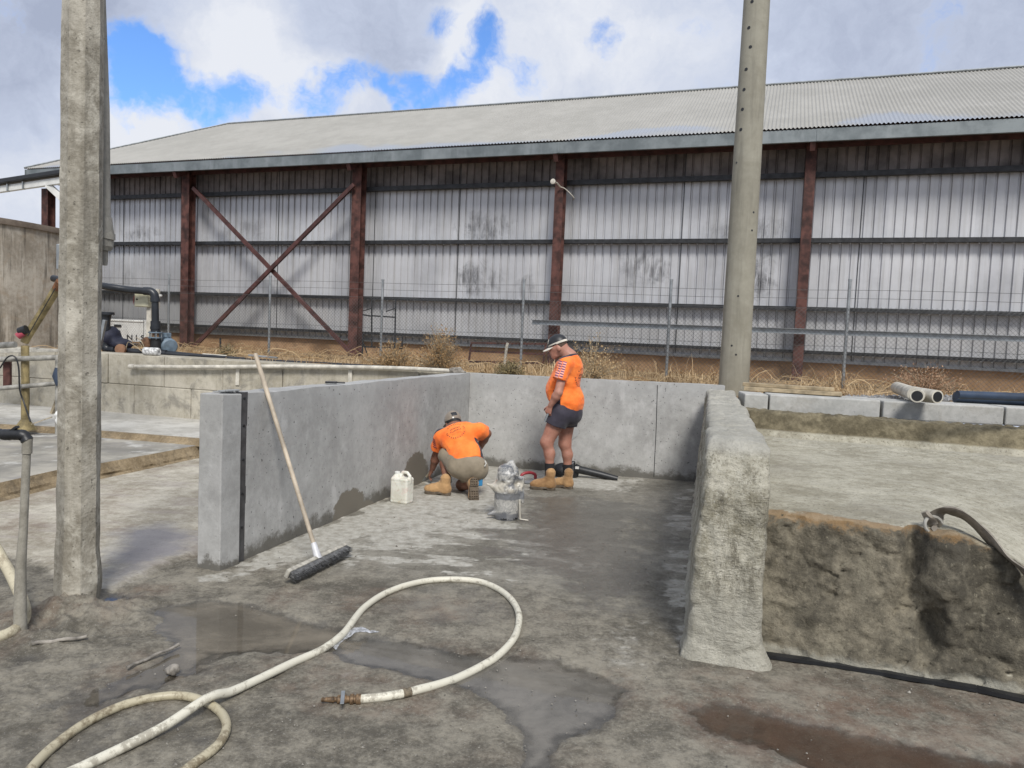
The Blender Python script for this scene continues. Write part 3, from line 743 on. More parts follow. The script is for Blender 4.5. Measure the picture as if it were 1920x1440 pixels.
def right_bay():
    """bay filled with set slurry: broken brown front face, pale top, a dark bank at the back under kerb blocks"""
    f0 = G(1425, 1224)[:2]; f1 = G(1920, 1312)[:2]; dr = unit(np.append(f1 - f0, 0)); nb = np.array([-dr[1], dr[0], 0])
    o3 = np.append(f0, 0) - dr * .1; Mx = np.array([dr, nb, [0, 0, 1]])
    pit = (O(np.append(f0, 0) + nb * .1, math.degrees(math.atan2(dr[1], dr[0])), 1745, 1180) - o3) @ Mx.T
    gull = (O(np.append(f0, 0) + nb * .15, math.degrees(math.atan2(dr[1], dr[0])), 1725, 1010) - o3) @ Mx.T
    hol = (O(np.append(f0, 0) + nb * .15, math.degrees(math.atan2(dr[1], dr[0])), 1690, 1140) - o3) @ Mx.T

    def fn(P):
        q = (P - o3.astype(np.float32)) @ Mx.T.astype(np.float32); X, Y, Z = q[..., 0], q[..., 1], q[..., 2]
        n = fbm(P, 1.6, 4, 31); n2 = fbm(P, 5.5, 4, 32, .6); n3 = fbm(P * np.array([1, 1, 1.8], np.float32), 20, 3, 33)
        top = .775 + .012 * n + .05 * n2 * np.exp(-np.maximum(Y - .15, 0) * 6) - .30 * np.clip((X - 1.05) / .55, 0, 1) ** 1.5 * np.exp(-np.maximum(Y - .3, 0) * 1.2)
        face = .02 + .17 * np.clip(Z / .78, 0, 1) + .05 * n + .040 * n2 + .020 * n3          # front surface leans back
        rib = np.exp(-((X - gull[0] - .12 - .1 * (Z - .4)) / .10) ** 2) * .10 * np.clip(1.1 - np.abs(Z - .45) * 1.4, 0, 1); face = face - rib
        g = np.exp(-((X - gull[0] + .02) / .05) ** 2) * .12 * np.clip((Z - .25) * 3, 0, 1); face = face + g
        pt = np.exp(-(((X - pit[0]) / .06) ** 2 + ((Z - pit[2]) / .15) ** 2)) * .16; ph = np.exp(-(((X - hol[0]) / .09) ** 2 + ((Z - hol[2]) / .10) ** 2)) * .05; face = face + pt + ph
        rg = np.abs(fbm(P * np.array([1, 1, 1.3], np.float32), 2.6, 4, 37, .6)); face = face + .022 * np.exp(-(rg / .04) ** 2); lip = .05 * np.exp(-((Z - .72) / .05) ** 2) * np.clip(.5 + n2 * 2, 0, 1); face = face - lip * .5
        d = smax(face - Y, Z - top, .03); d = np.maximum(d, Y - 1.3); return d * .72
    lo = np.array([1.2, 2.0, -.05]); hi = np.array([4.6, 5.9, .95])
    me = sdf_mesh(lambda P: np.maximum(fn(P), -((P - o3.astype(np.float32)) @ Mx.T.astype(np.float32))[..., 0] - .0), lo, hi, .016, 'slurry')
    t = NT('set_slurry'); x, y, z = t.xyz(); n1, n2 = t.noise(1.8, 8, .66), t.noise(11, 8, .74)
    f = t.math('ADD', t.math('MULTIPLY', n1, .5), t.math('MULTIPLY', n2, .5))
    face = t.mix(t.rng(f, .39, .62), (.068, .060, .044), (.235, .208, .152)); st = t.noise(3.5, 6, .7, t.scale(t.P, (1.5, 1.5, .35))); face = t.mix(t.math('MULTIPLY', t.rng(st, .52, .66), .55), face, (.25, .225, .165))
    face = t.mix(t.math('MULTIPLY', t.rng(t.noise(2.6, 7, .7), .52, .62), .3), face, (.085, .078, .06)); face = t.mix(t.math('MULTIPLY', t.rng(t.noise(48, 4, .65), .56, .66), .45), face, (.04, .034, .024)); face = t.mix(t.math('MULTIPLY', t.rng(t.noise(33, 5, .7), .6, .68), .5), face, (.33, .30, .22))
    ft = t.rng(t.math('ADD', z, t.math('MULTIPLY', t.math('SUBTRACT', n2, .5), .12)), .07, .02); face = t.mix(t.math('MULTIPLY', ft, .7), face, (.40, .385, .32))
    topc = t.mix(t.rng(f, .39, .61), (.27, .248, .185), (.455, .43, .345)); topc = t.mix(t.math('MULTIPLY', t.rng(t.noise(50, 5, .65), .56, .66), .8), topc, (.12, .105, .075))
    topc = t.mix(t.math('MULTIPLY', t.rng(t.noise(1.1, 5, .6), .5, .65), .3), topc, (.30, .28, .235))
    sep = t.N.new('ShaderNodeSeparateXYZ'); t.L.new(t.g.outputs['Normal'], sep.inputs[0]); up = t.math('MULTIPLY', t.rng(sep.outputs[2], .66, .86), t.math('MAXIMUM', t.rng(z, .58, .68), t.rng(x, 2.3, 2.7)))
    # orange soil along the broken lip, on the left part only
    lipz = t.math('MULTIPLY', t.rng(t.math('ADD', z, t.math('MULTIPLY', t.math('SUBTRACT', n2, .5), .34)), .715, .78), t.rng(x, 2.75, 2.35))
    face = t.mix(t.math('MULTIPLY', lipz, .7), face, (.25, .145, .055))
    fr = t.N.new('ShaderNodeVectorMath'); fr.operation = 'DOT_PRODUCT'; t.L.new(t.P, fr.inputs[0]); fr.inputs[1].default_value = tuple(nb); back = t.math('SUBTRACT', fr.outputs['Value'], float(nb @ o3))
    lip2 = t.math('MULTIPLY', t.math('MULTIPLY', t.rng(z, .62, .68), t.rng(t.math('ADD', back, t.math('MULTIPLY', t.math('SUBTRACT', n2, .5), .20)), .255, .225)), t.rng(x, 2.65, 2.3))
    topc = t.mix(t.math('MULTIPLY', lip2, .7), topc, (.24, .145, .06))
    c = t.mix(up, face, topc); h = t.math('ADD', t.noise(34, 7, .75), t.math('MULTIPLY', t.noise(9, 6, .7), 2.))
    sm = t.out(c, .95, 0, t.bump(h, .7, .022)); root = link('slurry_bed', me, sm); tag(root, 'bay of set pale slurry with a broken brown front face and orange soil lip', 'concrete bed'); move_origin(root, (2.2, 4, 0))
    # the rest of its top, running back to the bank, and the bank itself: height field
    xs = np.concatenate([np.arange(-.95, 5.0, .03), np.arange(5.0, 16, .12)]); ys = np.arange(1.1, 4.45, .03); X, Y = np.meshgrid(xs, ys); W = o3[None, None] + X[..., None] * dr + Y[..., None] * nb; W[..., 2] = .775
    n = fbm(W, 1.6, 4, 31); n2 = fbm(W, 6, 4, 35, .6); n3 = fbm(W, 22, 3, 36)
    bl = 3.98 + .05 * n + .05 * n2; up = np.clip((Y - bl) / .16, 0, 1); rub = np.exp(-((Y - 3.55) / .35) ** 2)
    bl_ = np.clip((Y - 1.15) / .4, 0, 1); Z = .779 - .014 * np.clip(1 - (Y - 1.1) / .07, 0, 1) + .012 * n - .30 * np.clip((X - 1.05) / .55, 0, 1) ** 1.5 * np.exp(-np.maximum(Y - .3, 0) * 1.2) + bl_ * .010 * n2 * (.3 + rub) + .028 * rub * np.maximum(n3, 0) + .02 * rub + up * (.25 + .04 * n2 + .02 * n3); W[..., 2] = Z
    ny, nx = X.shape; ii = (np.arange(ny - 1)[:, None] * nx + np.arange(nx - 1)[None]).ravel(); Q = np.stack([ii, ii + 1, ii + 1 + nx, ii + nx], 1)
    wf = W.reshape(-1, 3); sidep = (wf - np.append(PL, 0)) @ DVN; keep = (sidep[Q] > .12).all(1) & (((wf - CORNER) @ np.array([-BX[1], BX[0], 0]))[Q] < .1).all(1); Q = Q[keep]
    m2 = bpy.data.meshes.new('slurry_top'); m2.from_pydata(W.reshape(-1, 3).tolist(), [], Q.tolist()); m2.update(); m2.polygons.foreach_set('use_smooth', [True] * len(Q))
    t = NT('slurry_top'); n1, n2_ = t.noise(1.8, 8, .66), t.noise(11, 8, .74); x, y, z = t.xyz(); f = t.math('ADD', t.math('MULTIPLY', n1, .5), t.math('MULTIPLY', n2_, .5))
    topc = t.mix(t.rng(f, .39, .61), (.27, .248, .185), (.455, .43, .345)); topc = t.mix(t.math('MULTIPLY', t.rng(t.noise(50, 5, .65), .56, .66), .8), topc, (.12, .105, .075))
    topc = t.mix(t.math('MULTIPLY', t.rng(t.noise(1.1, 5, .6), .5, .65), .3), topc, (.30, .28, .235))
    bank = t.mix(t.rng(f, .4, .62), (.085, .070, .040), (.24, .205, .13)); c = t.mix(t.rng(t.math('ADD', z, t.math('MULTIPLY', t.math('SUBTRACT', n2_, .5), .04)), .835, .86), topc, bank)
    h = t.math('ADD', t.noise(34, 7, .75), t.math('MULTIPLY', t.noise(9, 6, .7), 2.)); link('bed_top', m2, t.out(c, .95, 0, t.bump(h, .7, .022)), root)
    # kerb blocks along the back
    q0 = O(np.array([2.905, 8.409, 0]), -12, 1395, 760); n_ = np.array([math.sin(R(12)), math.cos(R(12)), 0]); kd = np.array([math.cos(R(-12)), math.sin(R(-12)), 0])
    start = G(1405, 764, 1.08); start[2] = 0; xs = [G(x, y, 1.19) for x, y in ((1432, 738), (1632, 748), (1855, 760))]
    kd = unit(np.append((xs[2] - xs[0])[:2], 0)); n_ = np.array([-kd[1], kd[0], 0]); tpos = [(p - xs[0]) @ kd for p in xs]
    edges = [tpos[0] - .28] + tpos + [tpos[2] + (tpos[2] - tpos[0]) / 2]; labels = ['pale concrete kerb block partly behind the rough divider wall', 'pale concrete kerb block under the timber plank', 'pale concrete kerb block under the white pipe fitting', 'pale concrete kerb block under the dark blue pipes']
    for i in range(4):
        a, b = edges[i], edges[i + 1]; b_ = MB(); c = xs[0] + kd * (a + b) / 2 + n_ * -.12; c[2] = 1.10 + .004 * (i % 2)
        b_.box(c + n_ * .01 * (i % 2), (b - a - .022, .50, .20), math.degrees(math.atan2(kd[1], kd[0])) + [.3, -.4, .5, -.2][i])
        o = b_.build('kerb_block', M['kerb_concrete'], bevel=.015); tag(o, labels[i], 'concrete block', 'kerb blocks along the right bay'); move_origin(o, c - np.array([0, 0, .085]))
    # steel strip along the foot of the face
    pts = [G(x, y, .012) for x, y in ((1428, 1224), (1560, 1242), (1700, 1266), (1830, 1288), (1960, 1316))]
    b = MB()
    for p, q in zip(pts[:-1], pts[1:]): b.beam(p - nb * .02, q - nb * .02, .05, .02)
    o = b.build('rubber_strip', M['black']); tag(o, 'black rubber strip along the foot of the broken concrete face', 'strip'); move_origin(o, pts[2])
    return o3, dr, nb


RB_O, RB_X, RB_Y = right_bay()


def block_wall():
    # two courses of big cast blocks; joints are real gaps
    o0 = BLK_A; d = BLK_D; n_ = np.array([-d[1], d[0], 0]); root = thing('block_wall', 'long retaining wall of big stained concrete blocks in two courses', 'wall', o0 * np.array([1, 1, 0]) + np.array([0, 0, .2]))
    ang = BLK_ANG; b = MB()
    end = (CORNER - o0) @ d + .1
    up = [(O(o0, ang, x, 700) - o0) @ d for x in (201, 306, 417, 529, 655)]; lw = [(O(o0, ang, x, 740) - o0) @ d for x in (250, 357)]
    for row, js, z0, z1 in ((0, lw, .17, .70), (1, up, .705, 1.19)):
        L_ = np.mean(np.diff(up)); e = list(js)
        while e[0] > -9: e.insert(0, e[0] - L_ * (1 + .02 * random.uniform(-1, 1)))
        while e[-1] < end: e.append(e[-1] + L_)
        e[-1] = end
        for a, c in zip(e[:-1], e[1:]):
            if c - a < .03: continue
            off = random.uniform(-.012, .012); p = o0 + d * (a + c) / 2 + n_ * (.26 + off); p[2] = (z0 + z1) / 2
            b.box(p, (c - a - .012, .5, z1 - z0), ang)
    b.build('block_course', M['block_concrete'], root, bevel=.012)
    b = MB(); p = o0 + d * (end - 9) / 2 + n_ * .30; p[2] = .66; b.box(p, (end + 9, .40, 1.0), ang); b.build('mortar', M['stick'], root)
    return root


block_wall()
# ---------------------------------------------------------------- shed
C4 = D(1511, 445, 15); C4[2] = 0
SA = -19.57; SX = np.array([math.cos(R(SA)), math.sin(R(SA)), 0]); SN = np.array([-SX[1], SX[0], 0])      # along the shed, and away from the camera


def sp(t, n, z): p = C4 + SX * t + SN * n; return np.array([p[0], p[1], z])


def shed():
    root = thing('warehouse_shed', 'long grey corrugated metal shed with hip roof and rusty red steel columns', 'shed', sp(-8, 0, GZ))
    TL, TR = -20.75, 9.0
    # sheeting: pans with narrow ribs, seen from inside the ribs
    prof = [(0, 0), (.122, 0), (.134, .035), (.164, .035), (.176, 0)]; pitch = .176 + .014; V = []; Fc = []; xs = []
    t = TL
    while t < TR:
        for (a, d) in prof: xs.append((t + a, d))
        t += pitch
    for (a, d) in xs: V += [sp(a, .36 + d, 1.47 + .02 * math.sin(a * .9)), sp(a, .36 + d, 3.3), sp(a, .36 + d, 5.32)]
    n = len(xs); Fc = [(i * 3 + k, (i + 1) * 3 + k, (i + 1) * 3 + k + 1, i * 3 + k + 1) for i in range(n - 1) for k in (0, 1)]
    tm = NT('weathered_sheeting'); x, y, z = tm.xyz()
    dt = tm.N.new('ShaderNodeVectorMath'); dt.operation = 'DOT_PRODUCT'; tm.L.new(tm.P, dt.inputs[0]); dt.inputs[1].default_value = tuple(SX); u = tm.math('SUBTRACT', dt.outputs['Value'], float(SX @ C4))
    cmb = tm.N.new('ShaderNodeCombineXYZ'); tm.L.new(u, cmb.inputs[0]); tm.L.new(z, cmb.inputs[2]); uv = cmb.outputs[0]
    n1 = tm.noise(.7, 6, .6, uv); n2 = tm.noise(3, 7, .65, tm.scale(uv, (3.0, 1, .12))); c = tm.mix(tm.rng(n1, .35, .65), (.39, .395, .41), (.54, .545, .56)); c = tm.mix(tm.math('MULTIPLY', tm.rng(n2, .46, .68), .6), c, (.34, .335, .325))
    pan = tm.N.new('ShaderNodeTexWhiteNoise'); pan.noise_dimensions = '1D'; tm.L.new(tm.math('FLOOR', tm.math('DIVIDE', u, pitch * 4)), pan.inputs['W']); c = tm.mix(tm.math('MULTIPLY', pan.outputs['Value'], .35), c, (.66, .66, .66))
    rot = tm.N.new('ShaderNodeMapping'); tm.L.new(uv, rot.inputs[0]); rot.inputs['Rotation'].default_value = (0, R(35), 0); rot.inputs['Scale'].default_value = (4.5, 1, .9)
    SM1 = tm.noise(1.8, 7, .7, uv, 1.6); SM2 = tm.noise(1.6, 7, .75, rot.outputs[0], 1.2)
    # soot smears rubbed on the sheets
    for (px, py, w, h, am) in ((905, 428, .75, .42, .75), (885, 520, .55, .45, .75), (925, 525, .3, .35, .5), (985, 545, .3, .4, .45), (262, 438, .7, .25, .6), (470, 430, .5, .3, .4), (420, 435, .3, .2, .35), (1225, 505, .35, .45, .7), (1180, 500, .3, .5, .55), (1420, 515, .4, .55, .9), (1360, 430, .35, .25, .5), (1440, 430, .4, .25, .6), (1050, 545, .2, .3, .3), (240, 520, .3, .3, .3), (880, 600, .3, .2, .2)):
        q = O(C4 + SN * .36, SA, px, py); uq = float((q - C4) @ SX); cc = tm.N.new('ShaderNodeVectorMath'); cc.operation = 'SUBTRACT'; tm.L.new(uv, cc.inputs[0]); cc.inputs[1].default_value = (uq, 0, float(q[2]))
        s_ = tm.scale(cc.outputs[0], (1 / w, 0, 1 / h)); ln = tm.N.new('ShaderNodeVectorMath'); ln.operation = 'LENGTH'; tm.L.new(s_, ln.inputs[0])
        k = tm.math('MULTIPLY', tm.rng(tm.math('ADD', ln.outputs['Value'], tm.math('MULTIPLY', tm.math('SUBTRACT', SM1, .5), 2.6)), 1.15, .2), tm.rng(SM2, .36, .60)); c = tm.mix(tm.math('MULTIPLY', k, am), c, (.085, .085, .09))
    # rust blooms and lap lines
    rr = tm.rng(tm.noise(1.3, 7, .7, uv), .66, .74); c = tm.mix(tm.math('MULTIPLY', rr, .35), c, (.34, .30, .24))
    lap = tm.math('MULTIPLY', tm.rng(z, 2.62, 2.5), .28); c = tm.mix(lap, c, (.36, .36, .35))
    smat = tm.out(c, .48, .30, None)
    b = MB(); b.add(V, Fc); b.build('wall_sheeting', smat, root)
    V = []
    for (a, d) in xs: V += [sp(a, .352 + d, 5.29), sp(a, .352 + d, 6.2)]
    b = MB(); b.add(V, [(i * 2, (i + 1) * 2, (i + 1) * 2 + 1, i * 2 + 1) for i in range(n - 1)]); b.build('upper_sheeting', plain('grimy_eave_shade_sheeting', (.19, .165, .155), .75, .05, .45, 1.6), root)  # upper row: brown grime, with the shade under the eave also in its colour
    # vertical laps where two sheets meet
    for px in (230, 520, 858, 1276, 1610, 1400, 700):
        q = O(C4 + SN * .33, SA, px, 480); tt = float((q - C4) @ SX); b = MB(); b.box(sp(tt, .35, 3.85), (.014, .01, 4.7), SA); b.build('sheet_lap', M['steel_dark'], root)
    # end wall of sheets at the left
    b = MB(); V = []; k = 0; q = 0.
    while q < 6.5: V += [sp(TL + (.03 if k % 2 else 0), .36 + q, 1.47), sp(TL + (.03 if k % 2 else 0), .36 + q, 6.1)]; q += .1; k += 1
    b.add(V, [(i * 2, i * 2 + 1, i * 2 + 3, i * 2 + 2) for i in range(k - 1)]); b.build('end_sheeting', smat, root)
    # plinth of packed earth coloured render below the sheets
    b = MB(); b.box(sp((TL + TR) / 2, .62, 1.30), (TR - TL, .4, .50), SA)
    b.build('plinth', concrete('earth_plinth', (.27, .165, .085), (.42, .275, .16), .5, .95, .4, 0, 0, (.19, .125, .075), .7), root)
    # columns
    for t_ in (-21.1, -15.82, -10.45, -5.22, 0, 5.3):
        w = .26 if t_ < -1 else .22
        if t_ in (0, -5.22): w = .20
        b = MB(); z1 = 5.85 if t_ > -21 else 5.55
        b.box(sp(t_, -.12, (GZ + z1) / 2 - .03), (w, .02, z1 - GZ + .06), SA); b.box(sp(t_, .12, (GZ + z1) / 2 - .03), (w, .02, z1 - GZ + .06), SA); b.box(sp(t_, 0, (GZ + z1) / 2 - .03), (.03, .22, z1 - GZ + .06), SA)
        if t_ < -10: b.box(sp(t_ - w / 2 + .008, 0, (GZ + z1) / 2 - .03), (.016, .22, z1 - GZ + .05), SA)
        b.build('column', M['rust'], root, bevel=.004)
    # girts: C sections; the lower ones are grey
    gz = [(5.33, .10), (4.0, .09), (2.60, .08), (1.705, .07)]
    for z, h in gz:
        b = MB(); b.box(sp((TL + 9) / 2, .25, z), (9 - TL, .17, .010), SA); b.box(sp((TL + 9) / 2, .171, z - h / 2 + .012), (9 - TL, .010, h), SA); b.box(sp((TL + 9) / 2, .24, z - h + .02), (9 - TL, .13, .012), SA)
        b.build('girt', M['steel_dark'], root)
    b = MB(); b.box(sp((TL + 9) / 2, .33, 1.50), (9 - TL, .05, .06), SA); b.build('bottom_rail', M['galv'], root)
    b = MB(); a, c_ = O(C4 - SN * .2, SA, 1000, 606), O(C4 - SN * .2, SA, 2100, 622); c_[2] = a[2] - .01
    # braces
    def on(n, x, y): return O(C4 + SN * n, SA, x, y)
    for (n_, p, q) in ((-.16, (362, 352), (664, 668)), (-.25, (664, 346), (364, 650))):
        b = MB(); b.beam(on(n_, *p), on(n_, *q), .10, .07, up=SN); b.build('brace', M['brace'], root, bevel=.004)
    # roof: hip roof of fine corrugated sheet
    ef = -.6; zE = 6.03; w = 3.9; rise = 2.15; tC = -21.31; tE = 9.5; tH = tC + w
    rm = NT('old_corrugated_roof'); x, y, z = rm.xyz(); n1, n2 = rm.noise(.5, 7, .65), rm.noise(3, 6, .7)
    f = rm.math('ADD', rm.math('MULTIPLY', n1, .6), rm.math('MULTIPLY', n2, .4)); c = rm.mix(rm.rng(f, .38, .62), (.315, .305, .275), (.375, .363, .33))
    wet_sheen = rm.math('MULTIPLY', rm.rng(rm.math('ADD', z, rm.math('MULTIPLY', rm.math('SUBTRACT', rm.noise(.35, 4, .6), .5), 1.9)), 6.32, 6.1), rm.rng(rm.noise(.22, 3, .5), .42, .52)); c = rm.mix(rm.math('MULTIPLY', wet_sheen, .8), c, (.30, .33, .38))  # wet patches near the eave, their bluish sky sheen mixed into the colour
    spots = rm.rng(rm.noise(9, 3, .5), .66, .72); c = rm.mix(rm.math('MULTIPLY', spots, .3), c, (.22, .215, .20))
    rmat = rm.out(c, rm.math('SUBTRACT', .62, rm.math('MULTIPLY', wet_sheen, .3)), .1, None)
    V = []; nS = 0; xs = np.arange(tC, tE, .076 / 6); rows = 5
    for i, t_ in enumerate(xs):
        a = .014 * math.cos(2 * math.pi * t_ / .076); top = min(1, (t_ - tC) / w)
        for k in range(rows + 1):
            s_ = top * k / rows; V.append(sp(t_, ef + w * s_, zE + rise * s_ + a + .004 * math.sin(s_ * 9 + t_ * .7)))
    m = rows + 1; Fc = [(i * m + k, (i + 1) * m + k, (i + 1) * m + k + 1, i * m + k + 1) for i in range(len(xs) - 1) for k in range(rows)]
    b = MB(); b.add(V, Fc)
    base = len(b.v); hy = np.arange(0, 2 * w + .01, .02); V = []
    for q in hy:
        a = .010 * math.cos(2 * math.pi * q / .076); top = min(q, 2 * w - q) / w
        for k in range(2): V.append(sp(tC + w * top * k, ef + q, zE + rise * top * k + a))
    b.add(V, [(i * 2, i * 2 + 1, i * 2 + 3, i * 2 + 2) for i in range(len(hy) - 1)])
    b.add([sp(tC, ef + 2 * w, zE), sp(tE, ef + 2 * w, zE), sp(tE, ef + w, zE + rise), sp(tH, ef + w, zE + rise)], [(0, 1, 2, 3)])
    roof = b.build('roof', rmat, root, smooth=70)
    b = MB(); b.tube([sp(tC, ef, zE + .02), sp(tH, ef + w, zE + rise + .02), sp(tE, ef + w, zE + rise + .02)], .05, 8, flat=.6); b.build('ridge_cap', M['galv'], roof)
    # fascia, soffit framing
    fa = MB(); fa.box(sp((tC + tE) / 2, ef + .03, 5.885), (tE - tC, .012, .235), SA); fa.box(sp((tC + tE) / 2, ef + .06, 5.77), (tE - tC, .07, .012), SA); fa.box(sp((tC + tE) / 2, ef + .06, 6.0), (tE - tC, .06, .010), SA)
    fa.box(sp(tC + .03, ef + w, 5.885), (.012, 2 * w, .235), SA)
    fm = NT('weathered_fascia'); n1 = fm.noise(2, 6, .65); n2 = fm.noise(3, 5, .6, fm.scale(fm.P, (1, 1, .2))); c = fm.mix(fm.rng(n1, .35, .65), (.13, .15, .155), (.215, .24, .245)); c = fm.mix(fm.math('MULTIPLY', fm.rng(n2, .5, .7), .5), c, (.29, .315, .32))
    fa.build('fascia', fm.out(c, .5, .3), root)
    for px in (660, 1047, 1533): q = O(C4 + SN * ef, SA, px, 270); tt = float((q - C4) @ SX); b = MB(); b.box(sp(tt, ef + .02, 5.885), (.05, .012, .23), SA); b.build('fascia_joint', fm.m, root)
    b = MB()
    for t_ in (-21.1, -15.82, -10.45, -5.22, 0, 5.3): b.beam(sp(t_, ef + .08, 5.70), sp(t_, 3.2, 7.5), .10, .2)
    for z_, o_ in ((5.86, .1), (6.5, 1.4)): b.box(sp((tC + tE) / 2, ef + .5 + o_, z_), (tE - tC - .3, .06, .15), SA)
    b.build('rafters', M['brace'], root)
    return root


SHED = shed()


def floodlight():
    p = O(C4 - SN * .2, SA, 1050, 350); t = thing('flood_lamp', 'small pale flood lamp on an arm fixed to a red shed column', 'lamp', p)
    h = O(C4 - SN * .55, SA, 1038, 341); b = MB(); b.tube([p, p + (h - p) * .5 + np.array([0, 0, .03]), h], .018, 8); b.build('arm', M['pvc_white'], t)
    b = MB(); x, y, d = frame(h - p + np.array([0, 0, -.02])); b.lathe(h, [(.015, -.07), (.035, -.055), (.05, .0), (.06, .045), (.052, .05), (.0, .045)], 14, axis=d); b.build('head', M['pvc_white'], t, smooth=40)
    e = O(C4 - SN * .1, SA, 1076, 366); b = MB(); b.tube(bez([p, p + (e - p) * .4 + np.array([0, 0, .02]), e + np.array([0, 0, -.05]), e + np.array([0, .25, -.05])], 6), .010, 6); b.build('cable', M['pvc_white'], t)


floodlight()


def purlin():
    a = O(C4 - SN * .25, SA, 998, 604); d = O(C4 - SN * .25, SA, 1500, 612); L_ = (d - a) @ SX; z = a[2]
    b = MB(); e = a + SX * 13; c = (a + e) / 2; c[2] = z; b.box(c, (13, .012, .10), SA); b.box(c + np.array([0, 0, .05]) - SN * .035, (13, .07, .010), SA); b.box(c - np.array([0, 0, .05]) - SN * .035, (13, .07, .010), SA)
    o = b.build('steel_purlin', M['galv']); tag(o, 'loose galvanised purlin lying across the shed wall behind the fence', 'steel beam'); move_origin(o, a)


purlin()

# ---------------------------------------------------------------- fence
FN = -2.4


def fence():
    root = thing('chain_link_fence', 'chain link fence with thin grey posts and wire strands in front of the shed', 'fence', sp(-6, FN, GZ))
    for px, py in ((317, 515), (507, 518), (718, 525), (983, 525), (1259, 525), (1594, 525)):
        q = O(C4 + SN * FN, SA, px, py); b = MB(); z1 = q[2]; q = q.copy(); b.tube([(q[0], q[1], GZ - .05), (q[0], q[1], z1)], .027, 10); b.tube([(q[0], q[1], z1 - .02), (q[0], q[1], z1 + .015)], .032, 10); b.build('post', M['galv'], root, smooth=40)
    for t_ in (-19.9, -17.0, 3.6, 6.5):
        q = sp(t_, FN, GZ); b = MB(); b.tube([q - np.array([0, 0, .05]), q + np.array([0, 0, 1.78])], .027, 10); b.build('post', M['galv'], root, smooth=40)
    # woven zigzag wires
    t0, t1 = -20.5, 8.0; cell = .075; rows = int(1.36 / (cell * .5)); V = []; Fc = []; r = .0030; k = 0; t = t0
    while t < t1:
        base = len(V)
        for i in range(rows + 1):
            z = GZ + .0 + i * cell * .5 + .04 * math.sin(t * .8) * i / rows; u = t + (cell * .5 if i % 2 else 0); n_ = FN - .035 + (.003 if i % 2 else -.003); p = sp(u, n_, z)
            V += [p - SX * r, p + SN * r, p + SX * r]
        for i in range(rows):
            for j in range(3): Fc.append((base + i * 3 + j, base + i * 3 + (j + 1) % 3, base + (i + 1) * 3 + (j + 1) % 3, base + (i + 1) * 3 + j))
        b2 = len(V)
        for i in range(rows + 1):
            z = GZ + .0 + i * cell * .5 + .04 * math.sin(t * .8) * i / rows; u = t - (cell * .5 if i % 2 else 0) ; n_ = FN - .035 + (-.003 if i % 2 else .003); p = sp(u, n_, z)
            V += [p - SX * r, p + SN * r, p + SX * r]
        for i in range(rows):
            for j in range(3): Fc.append((b2 + i * 3 + j, b2 + i * 3 + (j + 1) % 3, b2 + (i + 1) * 3 + (j + 1) % 3, b2 + (i + 1) * 3 + j))
        t += cell
    wm = plain('fence_wire', (.11, .115, .115), .5, .4, .2)
    b = MB(); b.v = [tuple(map(float, p)) for p in V]; b.f = Fc; b.mi = [0] * len(Fc); b.build('wire_mesh', wm, root)
    for z in (2.62, 2.76, 2.45, 1.8):
        b = MB(); pts = [sp(t, FN, z + .012 * math.sin(t * 1.1)) for t in np.arange(t0, t1, .7)]; b.tube(pts, .0035, 4); b.build('strand_wire', wm, root)


fence()


# ---------------------------------------------------------------- dry grass, weeds, bushes
STRAW = None


def straw(name, c1, c2):
    t = NT(name); oi = t.N.new('ShaderNodeNewGeometry'); r = oi.outputs['Random Per Island']; return t.out(t.mix(r, c1, c2), .85)


